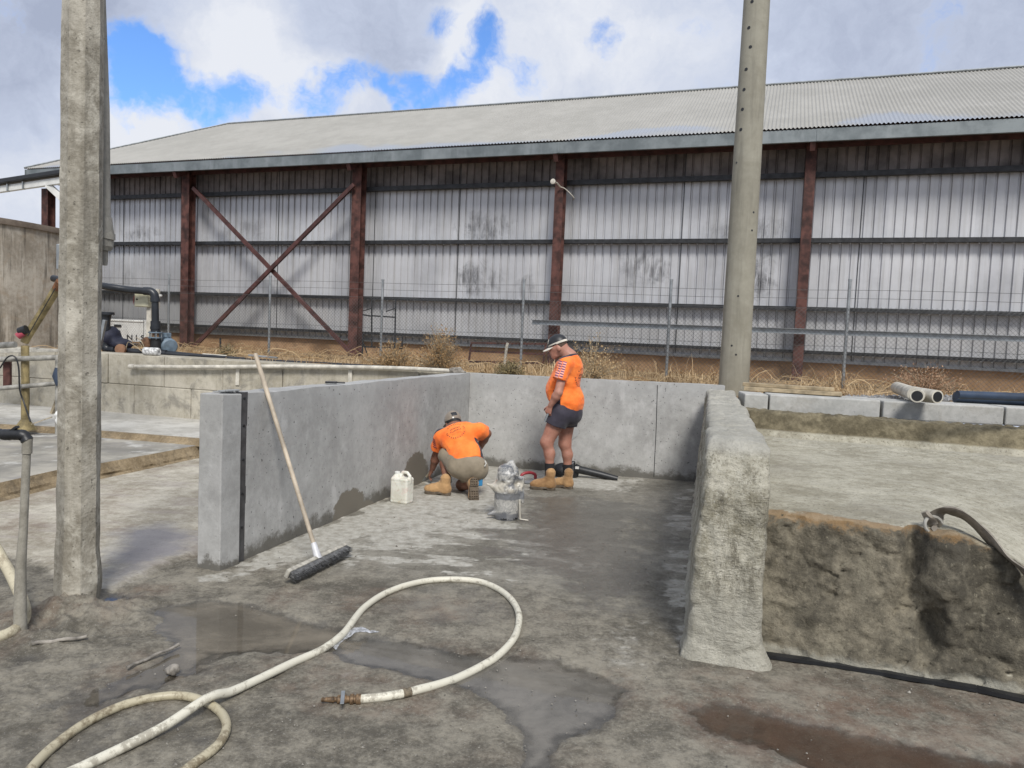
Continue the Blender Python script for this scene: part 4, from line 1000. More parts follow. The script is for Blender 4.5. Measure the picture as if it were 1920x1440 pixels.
def grass():
    b = MB(); rs = np.random.RandomState(3); V = []; Fc = []
    m = straw('dry_straw', (.24, .15, .07), (.58, .44, .26))

    def blade(p, h, lean, w):
        a = rs.rand() * 6.28; d = np.array([math.cos(a), math.sin(a), 0]); s = np.array([-d[1], d[0], 0]) * w; k = len(V)
        q = p + d * lean * .4 + np.array([0, 0, h * .65]); e = p + d * lean + np.array([0, 0, h * (1 - .25 * rs.rand())]); V.extend([p - s, p + s, q + s * .7, q - s * .7, e]); Fc.extend([(k, k + 1, k + 2, k + 3), (k + 3, k + 2, k + 4)])
    def strip(t0, t1, n0, n1, cnt, h0, h1, flat=0, thr=.42):
        c = 0
        while c < cnt:
            t_ = rs.uniform(t0, t1); n_ = rs.uniform(n0, n1); p = sp(t_, n_, GZ - .03)
            nn = float(vnoise(np.array([p * 1.1]), 77)[0])
            if nn < thr * rs.uniform(.5, 1.3): continue
            c += 1; h = rs.uniform(h0, h1) * (.55 + nn); fl = rs.rand() < flat; blade(p, h * (.28 if fl else rs.uniform(.6, 1)), h * (1.7 if fl else rs.uniform(.3, 1.1)), rs.uniform(.003, .007))
    strip(-15.5, -9.5, -4.2, -.6, 3000, .08, .26, .72, .5); strip(-9.8, 1.2, -6.2, -.3, 6200, .06, .24, .68, .5); strip(-6.0, 0.2, -5.0, -1.6, 2800, .10, .30, .6, .5); strip(.2, 7.5, -4.4, -.4, 4600, .05, .20, .7, .5); strip(-4, 1.0, -2.9, -1.5, 260, .3, .6, .1)
    for i in range(420):      # long fallen stalks lying across each other
        t_ = rs.uniform(-14, 5.5); n_ = rs.uniform(-5.5, -.6); p = sp(t_, n_, GZ - .01); a = rs.rand() * 6.28; L_ = rs.uniform(.3, .9); d = np.array([math.cos(a), math.sin(a), 0]); h = rs.uniform(.03, .22); bend = rs.uniform(-.5, .5); w = rs.uniform(.003, .006); k = len(V)
        for j in range(6):
            f = j / 5; q = p + d * L_ * f + np.array([-d[1], d[0], 0]) * bend * L_ * f * f + np.array([0, 0, h * 4 * f * (1 - f) + h * f * rs.uniform(0, .6)]); V.extend([q - np.array([0, 0, w]), q + np.array([0, 0, w])])
        for j in range(5): Fc.append((k + 2 * j, k + 2 * j + 2, k + 2 * j + 3, k + 2 * j + 1))
    b.v = [tuple(map(float, p)) for p in V]; b.f = Fc; b.mi = [0] * len(Fc); o = b.build('dry_grass', m); tag(o, 'dry straw coloured grass and fallen stalks along the fence', 'grass', kind='stuff'); move_origin(o, sp(-5, -3, GZ))


grass()


def bush(px, py, dep, h, w, label, c1, c2, twigs=420, seed=1, sp_=1.0):
    rs = np.random.RandomState(seed); p = D(px, py, dep); p[2] = GZ - .03; root = thing('dry_bush', label, 'bush', p, 'dry bushes along the fence'); st = MB(); V = []; Fc = []
    for i in range(twigs):
        a = rs.rand() * 6.28; rr = w * math.sqrt(rs.rand()) * (.55 + .65 * float(vnoise(np.array([[math.cos(a) * 1.5 + seed, math.sin(a) * 1.5, 0]]), 9)[0]) * 1.3); hh = h * (1 - .55 * (rr / w) ** 1.6) * rs.uniform(.35, 1.12); e = p + np.array([rr * math.cos(a), rr * math.sin(a), hh]); q = p + (e - p) * .55 + np.array([0, 0, hh * .12]) + rs.uniform(-.03, .03, 3)
        if i % 3 == 0: st.tube([p + rs.uniform(-.04, .04, 3) * np.array([1, 1, 0]), q, e], [.006, .004, .002], 4, cap=False)
        for k in range(10):
            f = rs.uniform(.35, 1.03); c = (p + (q - p) * f / .55 if f < .55 else q + (e - q) * (f - .55) / .45) + rs.normal(0, .022, 3) * sp_; l = rs.uniform(.012, .04); d = rs.normal(0, 1, 3); d = unit(d + np.array([0, 0, .8])) * l; s = unit(np.cross(d, rs.normal(0, 1, 3))) * l * .28; j = len(V); V.extend([c - s, c + s, c + d]); Fc.append((j, j + 1, j + 2))
    st.build('stems', M['timber'], root)
    b = MB(); b.v = [tuple(map(float, q)) for q in V]; b.f = Fc; b.mi = [0] * len(Fc); b.build('seed_heads', straw('bush_straw', c1, c2), root)


bush(826, 700, 11.9, .84, .42, 'tallest brown dry bush with a narrow top behind the bay corner', (.19, .11, .045), (.40, .26, .12), 420, 1)
bush(737, 705, 12.3, .52, .46, 'broad low brown dry bush below the black steel frame', (.20, .12, .05), (.42, .28, .14), 380, 2)
bush(1110, 715, 12.0, .74, .55, 'loose pale dry bush behind the standing worker', (.30, .20, .10), (.52, .39, .22), 220, 3, 2.0)
bush(955, 706, 11.6, .30, .30, 'small dark green and brown weed under the rusty gate', (.07, .065, .03), (.24, .19, .09), 200, 4)
bush(1735, 722, 11.6, .52, .62, 'reddish dry tumbleweed heap behind the white pipe fitting', (.22, .12, .07), (.44, .29, .18), 380, 5, 1.6)
bush(425, 655, 14.2, .32, .20, 'thin green and straw weed beside the black pipes', (.08, .08, .04), (.35, .27, .14), 110, 6)


# ---------------------------------------------------------------- junk along the fence
def frames():
    def q(x, y, n=-1.2): return O(C4 + SN * n, SA, x, y)
    t = thing('steel_stand', 'tall thin black steel frame with a shelf behind the fence', 'frame', q(715, 665))
    b = MB(); w = .032
    for a, c in (((697, 562), (697, 651)), ((742, 562), (740, 655)), ((697, 561), (742, 561)), ((697, 592), (742, 595)), ((680, 590), (697, 593)), ((681, 625), (679, 668)), ((755, 625), (753, 672)), ((680, 650), (755, 653)), ((681, 625), (757, 627))): b.beam(q(*a), q(*c), w, w)
    b.build('frame', M['black'], t)
    for a, c in (((681, 583), (697, 578)), ((742, 578), (724, 584)), ((753, 648), (738, 668)), ((680, 640), (690, 668))): b = MB(); b.beam(q(*a, -1.25), q(*c, -1.25), .02, .02); b.build('strut', M['black'], t)
    t = thing('rusty_gate', 'low rusty rectangular steel gate leaning in the dry grass', 'frame', q(950, 680, -1.9)); b = MB()
    for a, c in (((883, 643), (1025, 645)), ((883, 658), (1022, 664)), ((879, 678), (1010, 681)), ((884, 641), (879, 679)), ((1024, 643), (1018, 682))): b.beam(q(*a, -1.9), q(*c, -1.9), .05, .04)
    b.build('bars', M['rust'], t)
    t = thing('steel_picket', 'short dark steel picket standing in the grass behind the black pipes', 'picket', q(413, 660, -2.0)); b = MB(); b.beam(q(413, 634, -2.0), q(414, 668, -2.0), .04, .03); b.build('picket', M['steel_dark'], t)
    b = MB(); b.tube([q(952, 643, -2.0), q(950, 650, -2.0), q(945, 692, -2.0)], .03, 8); o = b.build('white_pipe', M['pvc_white'], smooth=40); tag(o, 'thin dirty white pipe leaning on the rusty gate', 'pipe'); move_origin(o, q(945, 692, -2.0))


frames()


def trailer():
    c = D(232, 640, 18.6); t = thing('trailer', 'white trailer made from a pickup tray parked behind the fence', 'trailer', np.array([c[0], c[1], GZ]))
    ang = 24.0; u = np.array([math.cos(R(ang)), math.sin(R(ang)), 0]); v = np.array([-u[1], u[0], 0]); z0, z1 = D(232, 640, 18.6)[2], D(232, 599, 18.6)[2]; x0 = D(190, 620, 18.6); x1 = D(275, 620, 18.6); W = (x1 - x0) @ u + .2; c0 = x1 - u * W / 2; c0[2] = 0
    def at(a, b_, z): p = c0 + u * a + v * b_; return np.array([p[0], p[1], z])
    b = MB(); b.box(at(0, 0, (z0 + z1) / 2), (W - .14, .05, z1 - z0), ang); b.box(at(0, -.012, z1 - .03), (W - .14, .07, .05), ang); b.build('tailgate', M['white_paint'], t, bevel=.012)
    b = MB()
    for s in (-1, 1): b.box(at(s * (W / 2 - .03), .9, (z0 + z1) / 2), (.06, 1.9, z1 - z0), ang)
    b.box(at(0, 1.86, (z0 + z1) / 2), (W - .2, .06, z1 - z0), ang); b.box(at(0, .95, z0 + .04), (W - .2, 1.8, .06), ang); b.build('tray', M['white_paint'], t, bevel=.015)
    rl = plain('red_lens', (.25, .012, .012), .25)
    for s in (-1,): b = MB(); b.box(at(s * (W / 2 - .05), -.06, z0 + .33), (.09, .04, .26), ang); b.build('tail_light', rl, t, bevel=.008)
    b = MB(); b.box(at(-.02, -.04, z1 - .16), (.16, .03, .06), ang); b.build('handle', M['black'], t, bevel=.006)
    b = MB(); b.lathe(at(0, -.03, z0 + .24), [(.0, 0), (.042, 0), (.042, .012), (.0, .014)], 16, axis=-v); b.build('badge', M['steel_dark'], t)
    b = MB(); b.box(at(0, -.03, z0 - .10), (W, .12, .14), ang); b.build('bumper', M['black'], t, bevel=.02)
    for s in (-1, 1):
        b = MB(); b.lathe(at(s * (W / 2 - .12), 1.0, GZ + .33) - u * .1, [(.0, 0), (.2, 0), (.3, .01), (.33, .05), (.33, .15), (.3, .19), (.2, .2), (.0, .2)], 24, axis=u); b.build('wheel', M['black'], t, smooth=40)
    # the letters pressed on the tailgate
    x = float((O(at(0, -.03, 0), ang, 237, 636) - c0) @ u); mm = Matrix(((u[0], 0, -v[0], 0), (u[1], 0, -v[1], 0), (0, 1, 0, 0), (0, 0, 0, 1)))
    for ch, adv in zip('NISSAN', (.20, .12, .19, .19, .19, .2)):
        cu = bpy.data.curves.new('letter', 'FONT'); cu.body = ch; cu.size = .185; cu.extrude = .004; cu.offset = .003
        to = bpy.data.objects.new('letter', cu); S.collection.objects.link(to); me = bpy.data.meshes.new_from_object(to.evaluated_get(bpy.context.evaluated_depsgraph_get())); S.collection.objects.unlink(to); bpy.data.objects.remove(to)
        me.transform(mm); me.transform(Matrix.Translation(tuple(at(x, -.034, z0 + .05)))); link('letter', me, M['black'], t); x += adv


trailer()


def pump():
    dp = 13.0
    def q(x, y, o=0.): return D(x, y, dp + o)
    def pipe(name, lab, pts, r, mat, **k):
        b = MB(); b.tube(pts, r, 14); return b
    # long black pipe from the upright down to the right along the wall
    t = thing('pump_pipework', 'black poly pipework with upright and elbow standing behind the block wall', 'pipe', q(295, 655))
    b = MB(); b.tube(bez([q(100, 522, .5), q(185, 535), q(240, 543), q(278, 546)], 6), .062, 14); b.build('feed_pipe', M['black_pipe'], t, smooth=40)
    b = MB(); b.tube(bez([q(270, 545.5), q(282, 546.5), q(289, 552), q(291, 562)], 6), .072, 16); b.tube([q(290.5, 558), q(291, 566)], .08, 16); b.build('elbow', M['black_pipe'], t, smooth=40)
    b = MB(); b.tube([q(290.6, 560), q(291.5, 606)], .06, 16); b.tube([q(291.5, 602), q(291.8, 623)], .082, 16); b.tube([q(291.7, 612), q(291.8, 617)], .092, 16); b.build('upright', M['black_pipe'], t, smooth=40)
    for y in (623.5, 633): b = MB(); b.tube([q(291.8, y - 1), q(291.8, y + 1)], .125, 20); b.build('flange', M['motor'], t, smooth=40)
    for k in range(6): a = k * 1.05; o = np.array([.105 * math.cos(a), .105 * math.sin(a), 0]); b = MB(); b.tube([q(291.8, 621) + o, q(291.8, 636) + o], .010, 6); b.build('bolt', M['galv'], t)
    b = MB(); b.tube([q(291.8, 634), q(292, 658)], .085, 16); b.tube([q(292, 640), q(292, 655)], .092, 16); b.build('riser', M['black'], t, smooth=40)
    b = MB(); b.tube([q(199, 585), q(199, 590)], .135, 18); b.tube([q(198, 588), q(197, 602), q(197, 640)], [.10, .085, .085], 16); b.tube([q(197, 612), q(197, 619)], .095, 16); b.tube(bez([q(197, 636), q(197, 648), q(203, 655), q(216, 656.5)], 6), .085, 16); b.build('suction_bend', M['black_pipe'], t, smooth=40)
    b = MB(); b.tube([q(212, 656.5), q(290, 662), q(330, 665), q(400, 672), q(480, 679), q(600, 690)], .058, 14); b.tube([q(300, 662), q(312, 663.5)], .07, 14); b.build('long_pipe', M['black_pipe'], t, smooth=40)
    o2 = -.15
    for k, (a, c, m_) in enumerate((((355, 666), (460, 674), 'black_pipe'), ((480, 676), (770, 692), 'black_pipe'))):
        b = MB(); b.tube([q(*a, o2), q((a[0] + c[0]) / 2, (a[1] + c[1]) / 2 - .4, o2), q(*c, -1.2 * k + o2)], .035, 12); o = b.build('black_pipe', M[m_], smooth=40); tag(o, ('short black pipe lying against the pump pipework', 'black poly pipe lying on dirt behind the broom handle')[k], 'pipe'); move_origin(o, q(*a, o2))
    b = MB(); b.tube([q(380, 664.5, .1), q(425, 668, .1)], .02, 8); o = b.build('white_pipe', M['pvc_white'], smooth=40); tag(o, 'thin white pipe offcut behind the black pipes', 'pipe'); move_origin(o, q(380, 664, .1))
    b = MB(); b.beam(q(467, 666, -.05), q(520, 671, -.05), .10, .03); o = b.build('metal_strip', M['galv'], bevel=.004); tag(o, 'flat pale metal strip lying among the black pipes', 'metal strip'); move_origin(o, q(467, 666))
    # motor
    t = thing('electric_motor', 'blue grey electric motor lying beside the pump riser', 'motor', q(318, 665, .3)); ax = unit(q(330, 655, -.1) - q(308, 645, .3))
    b = MB(); a0 = q(305, 644, .35); b.lathe(a0, [(.0, 0), (.10, 0), (.13, .03), (.13, .25), (.145, .27), (.145, .34), (.12, .37), (.0, .38)], 20, axis=ax); b.build('body', M['motor'], t, smooth=35)
    b = MB()
    for k in range(12): a = k * math.pi / 6; x, y, d = frame(ax); c = a0 + ax * .14 + .138 * (math.cos(a) * x + math.sin(a) * y); b.box(c, (.012, .03, .2), M=np.array([np.cross(unit(c - a0 - ax * .14), ax), unit(c - a0 - ax * .14), ax]).T)
    b.build('cooling_fins', M['motor'], t); b = MB(); b.box(a0 + ax * .12 + np.array([0, 0, .17]), (.16, .14, .09), -15); b.build('terminal_box', M['motor'], t, bevel=.012)
    # control box on its white post
    t = thing('control_box', 'cream electrical control box on a white post beside the black upright pipe', 'electrical box', q(280, 655, .2)); b = MB()
    c = q(270.5, 562, .25); b.box(c, (.27, .16, .265), -4); b.build('cabinet', M['cream'], t, bevel=.008); b = MB(); b.box(c - np.array([.002, .085, 0]), (.25, .012, .245), -4); b.build('door', M['cream'], t, bevel=.004)
    b = MB(); b.lathe(c + np.array([-.085, -.095, 0]), [(.0, -.01), (.014, -.01), (.014, .012), (0, .012)], 10, axis=(0, -1, 0)); b.build('lock', M['black'], t)
    b = MB(); b.box(q(280, 610, .25), (.085, .05, .75), -4); b.box(q(296, 560, .3), (.06, .05, .35), -4); b.build('post', M['pvc_white'], t, bevel=.004)
    b = MB(); b.box(q(299, 554, .1), (.08, .05, .035), -4); b.build('connector', M['white_paint'], t, bevel=.004)
    b = MB()
    for s in range(3): b.tube(bez([q(257, 556 + 4 * s, .25), q(252 - s, 556 + 5 * s, .2), q(250 + s, 563 + 4 * s, .2)], 5), .004, 6)
    b.build('cables', plain('red_cable', (.3, .03, .02), .5), t)
    # pump casing, dark blue cover
    t = thing('pump_cover', 'dark navy covered pump slumped beside the black suction bend', 'pump', q(220, 655))
    def fn(P): return smin(ell(P, q(208, 632, .12), (.16, .22, .20)), ell(P, q(228, 646, .1), (.17, .2, .12)), .08) + .02 * fbm(P, 7, 3, 41)
    c = q(215, 638, .1); me = sdf_mesh(fn, c - .45, c + .45, .02, 'cover'); link('cover', me, plain('navy_cover', (.012, .014, .03), .7), t)
    b = MB(); b.lathe(q(228, 655, -.1), [(.0, 0), (.09, 0), (.09, .06), (0, .06)], 14, axis=(0, -1, .1)); b.build('flange', plain('rusty_flange', (.22, .12, .07), .7), t)
    b = MB(); b.tube(bez([q(236, 655, -.1), q(240, 642, -.1), q(248, 645, -.05), q(268, 660, -.1)], 6), .008, 6); b.tube(bez([q(255, 632, -.1), q(265, 640, -.1), q(272, 655, -.1)], 6), .007, 6); b.build('cable', M['timber'], t)
    b = MB(); b.lathe(q(276, 642, .05), [(.0, -.05), (.085, -.05), (.1, 0), (.085, .05), (0, .06)], 16, axis=(.3, -1, 0)); b.tube([q(277, 650, .05), q(277, 668, .05)], .05, 10); o = b.build('rusty_valve', plain('rusty_valve', (.13, .07, .04), .7, .2, .5, 15), smooth=40); tag(o, 'round rusty valve body beside the pump riser', 'valve'); move_origin(o, q(276, 655))
    b = MB(); b.beam(q(186, 655, -.35), q(197, 600, -.35), .07, .05); o = b.build('steel_strut', M['galv'], bevel=.004); tag(o, 'leaning galvanised strut beside the left weathered pole', 'strut'); move_origin(o, q(186, 655, -.35))
    # tin lying on the block wall
    a = D(271, 657.5, 11.75); e = D(299, 661.5, 11.7); a[2] = e[2] = 1.19 + .065; b = MB(); b.lathe(a, [(.0, 0), (.062, 0), (.065, .01), (.065, .25), (.05, .262), (.03, .262), (.03, .24), (0, .24)], 20, axis=unit(e - a)); o = b.build('tin_can', plain('scuffed_white_label', (.5, .5, .49), .5, 0, .55, 28), smooth=35); tag(o, 'scuffed white can lying on top of the block wall', 'can'); move_origin(o, (a + e) / 2 - np.array([0, 0, .065]))


pump()
# ---------------------------------------------------------------- tank, canopy, poles, rails on the left
def tank():
    r = 4.2; c = D(48, 640, 15.5); c = c + np.array([-r * .93, r * .25, 0]); c[2] = GZ - .05; z1 = D(60, 392, 13.0)[2]
    root = thing('concrete_tank', 'tall round stained concrete tank behind the yellow pipe', 'tank', c); b = MB(); n = 96; V = []
    for z in np.linspace(0, z1 - GZ, 24):
        for k in range(n): a = 2 * math.pi * k / n; rr = r + .012 * float(fbm(np.array([[math.cos(a) * 4, math.sin(a) * 4, z]]), 1.5, 3, 51)[0]); V.append((c[0] + rr * math.cos(a), c[1] + rr * math.sin(a), c[2] + z))
    b.add(V, [(i * n + k, i * n + (k + 1) % n, (i + 1) * n + (k + 1) % n, (i + 1) * n + k) for i in range(23) for k in range(n)]); b.build('shell', M['tank_concrete'], root, smooth=40)
    b = MB(); b.lathe((c[0], c[1], z1 - .05), [(r - .2, 0), (r + .05, 0), (r + .06, .06), (r + .05, .12), (r - .2, .12)], 96); b.build('rim', concrete('tank_rim', (.11, .085, .065), (.20, .165, .13), 2, .9, .3), root, smooth=30)
    # pale lime leak on the shell
    return root


tank()


def canopy():
    t = thing('canopy', 'end of a canopy with dark gutter and white beam at the left edge', 'canopy', D(0, 340, 9.5)); dp = 9.0
    def q(x, y, o=0.): return D(x, y, dp + o)
    b = MB(); p0, p1 = q(-260, 382, 1.2), q(165, 317.5, -.42)
    b.beam(p0, p1, .14, .055); b.build('gutter', M['black'], t, bevel=.01); d = unit(p1 - p0)
    b = MB(); b.beam(p0 + np.array([0, .0, -.085]), p1 + np.array([0, .0, -.085]), .05, .075); b.build('beam', M['white_paint'], t, bevel=.004)
    for x in (-60, 7, 35, 62, 150):
        k = (x + 260) / 425; c = p0 + (p1 - p0) * k + np.array([0, -.03, -.085]); b = MB(); b.box(c, (.012, .05, .085)); b.build('clip', M['galv'], t)
    b = MB(); b.beam(p0 + (p1 - p0) * ((100 + 260) / 425) + np.array([0, 0, -.11]), q(142, 396, -.2), .05, .07); b.build('knee_brace', M['white_paint'], t, bevel=.004)
    b = MB(); a, e = p0 + np.array([0, .0, .02]), p1 + np.array([0, 0, .02]); bk = np.array([-.02, .25, .0]); b.add([a, e, e + bk, a + bk, a + [0, 0, .03], e + [0, 0, .03], e + bk + [0, 0, .03], a + bk + [0, 0, .03]], [(0, 1, 2, 3)[::-1], (4, 5, 6, 7), (0, 1, 5, 4), (1, 2, 6, 5), (2, 3, 7, 6), (3, 0, 4, 7)]); b.build('roof_sheet', M['steel_dark'], t)
    b = MB(); pm = q(150, 330, -.15); b.tube([(pm[0], pm[1], .15), pm], .045, 10); b.build('post', M['white_paint'], t)


canopy()


def octa_pole():
    base = (G(108, 1140) + G(183, 1140)) / 2; dp = base[1] + .10; base[:2] *= dp / base[1]; top = D(157, -60, dp); t = thing('concrete_pole', 'weathered octagonal concrete pole standing in mud on the left', 'pole', base)
    w0 = .108; w1 = .100; n = 8; V = []; L_ = 60
    for i in range(L_ + 1):
        f = i / L_; c = base * (1 - f) + top * f; c = c + np.array([0, 0, -.05 * (1 - f)])
        fl = .008 * math.exp(-((c[2]) / .28) ** 2) + .008 * math.exp(-((c[2] - .19) / .08) ** 2); r = (w0 + (w1 - w0) * f + fl) / math.cos(math.pi / 8)
        for k in range(n * 4):
            a0 = math.floor(k / 4) * math.pi / 4 + math.pi / 8 + R(14); a1 = a0 + math.pi / 4; u = (k % 4) / 4
            p = np.array([math.cos(a0) * (1 - u) + math.cos(a1) * u, math.sin(a0) * (1 - u) + math.sin(a1) * u, 0]) * r
            q = c + p; q = q + unit(p) * .006 * float(fbm(q[None], 9, 3, 61)[0]) * (1 + 1.5 * math.exp(-q[2] / .5)); V.append(q)
    m = n * 4; b = MB(); b.add(V, [(i * m + k, i * m + (k + 1) % m, (i + 1) * m + (k + 1) % m, (i + 1) * m + k) for i in range(L_) for k in range(m)] + [tuple(L_ * m + k for k in range(m))]); b.build('shaft', M['pole_concrete'], t, smooth=25)
    # grey pipe strapped behind it with its couplings
    t = thing('downpipe', 'grey pipe with stepped couplings hanging behind the left weathered pole', 'pipe', D(195, 500, dp + .15)); q = lambda x, y: D(x, y, dp + .16); s = F / (dp + .16)
    gm = concrete('dusty_pipe', (.20, .19, .165), (.33, .315, .275), 3, .85, .3, .3)
    b = MB(); b.tube([q(183, -60), q(190, 200), q(191.5, 425)], [.038, .045, .048], 16); b.build('pipe', gm, t, smooth=40)
    b = MB(); b.tube([q(191.5, 408), q(193, 440), q(194, 441), q(194, 446), q(193, 447), q(193, 461), q(192, 462), q(191, 468)], [.054, .062, .066, .066, .06, .058, .054, .05], 16); b.tube([q(191, 466), q(191, 490), q(191, 497)], [.036, .034, .030], 14); b.build('coupling', gm, t, smooth=30)
    b = MB(); q2 = lambda x, y: D(x, y, dp + .04); b.box(q2(113, 482), (.02, .05, .15)); o = b.build('bracket', M['galv'], bevel=.004); tag(o, 'small grey metal bracket on the left side of the weathered pole', 'bracket'); move_origin(o, q2(114, 510))


octa_pole()


def round_pole():
    dp = 9.85; b0 = D(1375.5, 722, dp); t = thing('concrete_pole', 'tall smooth round concrete pole behind the rough divider wall', 'pole', (b0[0], b0[1], GZ - .05)); L_ = 50; V = []; n = 40
    top = D(1424.5, -90, dp); b = MB(); pts = [b0 + (top - b0) * k / L_ for k in range(-4, L_ + 1)]; r0 = 27.5 * dp / F; r1 = 22.6 * dp / F
    rs = [r0 + (r1 - r0) * max(0, k) / L_ for k in range(-4, L_ + 1)]; b.tube(pts, rs, n)
    m = concrete('smooth_pole', (.225, .21, .165), (.30, .285, .23), .8, .85, .15, .35, .0, (.20, .185, .14), .4, 80); b.build('shaft', m, t, smooth=40)
    # step holes up its left side, a few plugs lower down
    for (x, y) in ((1410, 3), (1404, 52), (1399, 130), (1395, 168), (1392, 205), (1389, 243), (1413, 398), (1410, 432), (1384, 555), (1372, 648), (1380, 665), (1444, 35), (1381, 305), (1407, 88)):
        f = np.clip((722 - y) / 812, 0, 1); c = b0 + (top - b0) * f; rr = r0 + (r1 - r0) * f; d = ray(x, y); o = np.array([0, 0, EYE]); w = (c[:2] - o[:2]); dd = d[:2] / np.linalg.norm(d[:2]); pr = w @ dd; perp2 = w @ w - pr * pr
        if perp2 > rr * rr: continue
        tt = (pr - math.sqrt(rr * rr - perp2)) / np.linalg.norm(d[:2]); p = o + d * tt; nr = unit(np.append((p - c)[:2], 0)); b = MB(); b.lathe(p - nr * .012, [(.0, 0), (.024 if y < 300 else .016, 0), (.022 if y < 300 else .013, .014), (0, .0145)], 10, axis=nr); b.build('step_hole', M['black'], t)


round_pole()


def left_rails():
    dp = 9.7
    def q(x, y, o=0.): return D(x, y, dp + o)
    ym = plain('worn_yellow_steel', (.24, .19, .09), .75, .1, .55, 5, .3, 60)
    t = thing('yellow_pipe', 'worn yellow steel standpipe with a rusty slanting arm beside the tank', 'pipe', q(47, 800)); b = MB(); g = G(48, 794, .24)
    b.tube([(q(47, 780)[0], q(47, 780)[1], .22), q(47.5, 720), q(47, 648)], .048, 14); b.tube([(q(47, 780)[0], q(47, 780)[1], .22), (q(47, 780)[0], q(47, 780)[1], .36)], [.14, .05], 14); b.build('standpipe', ym, t, smooth=40)
    b = MB(); b.tube([q(46, 642), q(50, 632), q(80, 585), q(110, 535, -.2)], [.05, .056, .054, .054], 14); b.build('arm', ym, t, smooth=40)
    b = MB(); b.tube([q(107, 541, -.2), q(114, 528, -.25)], .056, 14); b.build('rusty_end', plain('orange_rust', (.16, .07, .03), .8, .1, .5, 12), t, smooth=40)
    b = MB(); b.tube([q(52, 630, -.15), q(104, 540, -.3)], .006, 6); b.build('wire', M['steel_dark'], t)
    b = MB(); b.tube([q(37, 622, -.1), q(50, 617, -.1)], .055, 14); b.build('cap', M['black'], t, smooth=40); b = MB(); b.tube([q(33, 631, -.12), q(43, 624, -.1)], .045, 14); b.build('valve', plain('red_pink_plastic', (.40, .06, .09), .5), t, smooth=40)
    t = thing('pipe_railing', 'two bar grey pipe railing in front of the left block wall', 'railing', q(20, 722)); dr = M['rail']
    b = MB(); b.tube([q(-120, 678), q(118, 670, -.1)], .035, 12); b.tube([q(-120, 738), q(108, 719, -.1)], .03, 12); b.build('rail', dr, t, smooth=40); b = MB(); b.box(q(14, 700, .05), (.09, .05, .34)); b.build('bracket', M['rust'], t, bevel=.004); b = MB(); b.tube([q(109, 668, -.1), (q(109, 700, -.1)[0], q(109, 700, -.1)[1], .2)], .035, 10); b.build('post', dr, t, smooth=40); b = MB(); b.tube([q(-80, 676), (q(-80, 700)[0], q(-80, 700)[1], .2)], .035, 10); b.build('post', dr, t, smooth=40)
    b = MB(); b.beam(q(-60, 660.5, 1.8), q(71, 656, 1.8), .10, .07); b.beam(q(71, 657.5, 1.8), q(118, 657, 1.8), .10, .05); o = b.build('white_pipe', M['pvc_white'], bevel=.01); tag(o, 'white pipe lengths lying along the wall at the left edge', 'pipe'); move_origin(o, q(0, 660, 1.8))
    b = MB(); b.tube([q(-60, 651, 1.9), q(29, 646, 1.9)], .05, 10); o = b.build('grey_pipe', M['rail'], smooth=40); tag(o, 'grey pipe end lying above the white pipes at the left edge', 'pipe'); move_origin(o, q(0, 650, 1.9))
    b = MB(); b.tube(bez([q(0, 690, -.1), q(14, 670, -.15), q(28, 669, -.15), q(35, 690, -.15), q(37, 730, -.15), q(45, 755, -.15), q(57, 790, -.3)], 6), .010, 6); o = b.build('cable', M['black'], smooth=40); tag(o, 'thin black cable looped over the grey railing', 'cable'); move_origin(o, q(57, 800, -.3))
    # navy sleeve and timber wedge by the pole
    b = MB(); b.tube([q(111, 690, -.12), q(109, 705, -.12), q(113, 722, -.12)], [.05, .07, .05], 12); o = b.build('blue_sleeve', plain('navy_rubber', (.03, .045, .075), .5), smooth=40); tag(o, 'dark blue rubber sleeve on the railing next to the weathered pole', 'sleeve'); move_origin(o, q(111, 722, -.12))
    b = MB(); b.beam(q(98, 775, .2), q(114, 735, .2), .07, .03); b.beam(q(104, 775, .3), q(118, 748, .3), .05, .03); o = b.build('timber_wedge', M['timber']); tag(o, 'dark timber offcut propped by the foot of the wall', 'timber'); move_origin(o, q(100, 775, .2))
    def rag(P): return ell(P, q(110, 783, -.3), (.045, .05, .10)) + .035 * fbm(P, 14, 3, 71)
    c = q(110, 783, -.3); o = link('rag', sdf_mesh(rag, c - .2, c + .2, .012, 'rag'), M['white_paint']); tag(o, 'crumpled white rag on the brown slab edge', 'rag'); move_origin(o, c - np.array([0, 0, .1]))
    b = MB(); b.beam(q(60, 795, -.15), q(97, 782, -.1), .05, .012); o = b.build('timber_strip', M['timber']); tag(o, 'pale timber strip lying at the foot of the yellow pipe', 'timber'); move_origin(o, q(60, 795, -.15))
    # near upright with taped elbow
    g = G(38, 1186); d2 = g[1]; u = lambda x, y: D(x, y, d2); t = thing('standpipe', 'muddy upright grey pipe with a black taped elbow at the left edge', 'pipe', g)
    mp = concrete('muddy_pipe', (.20, .185, .15), (.33, .31, .26), 5, .9, .4); b = MB(); b.tube([g + np.array([0, 0, -.02]), u(38, 1120), u(39, 1060), u(44, 990), u(50, 850)], [.034, .03, .026, .021, .020], 14); b.tube([u(50.5, 850), u(51.5, 822)], .025, 14); b.build('pipe', mp, t, smooth=40)
    pts = [u(-60, 815), u(-10, 813), u(10, 815), u(30, 815), u(45, 817), u(51, 826)]; b = MB(); b.tube(bez(pts, 5), [.026 + .006 * random.random() for _ in range(26)], 12); b.build('taped_elbow', M['black'], t, smooth=60)
    b = MB(); b.beam(u(12, 815), u(33, 800), .03, .012); b.build('tape_end', M['black'], t)


left_rails()


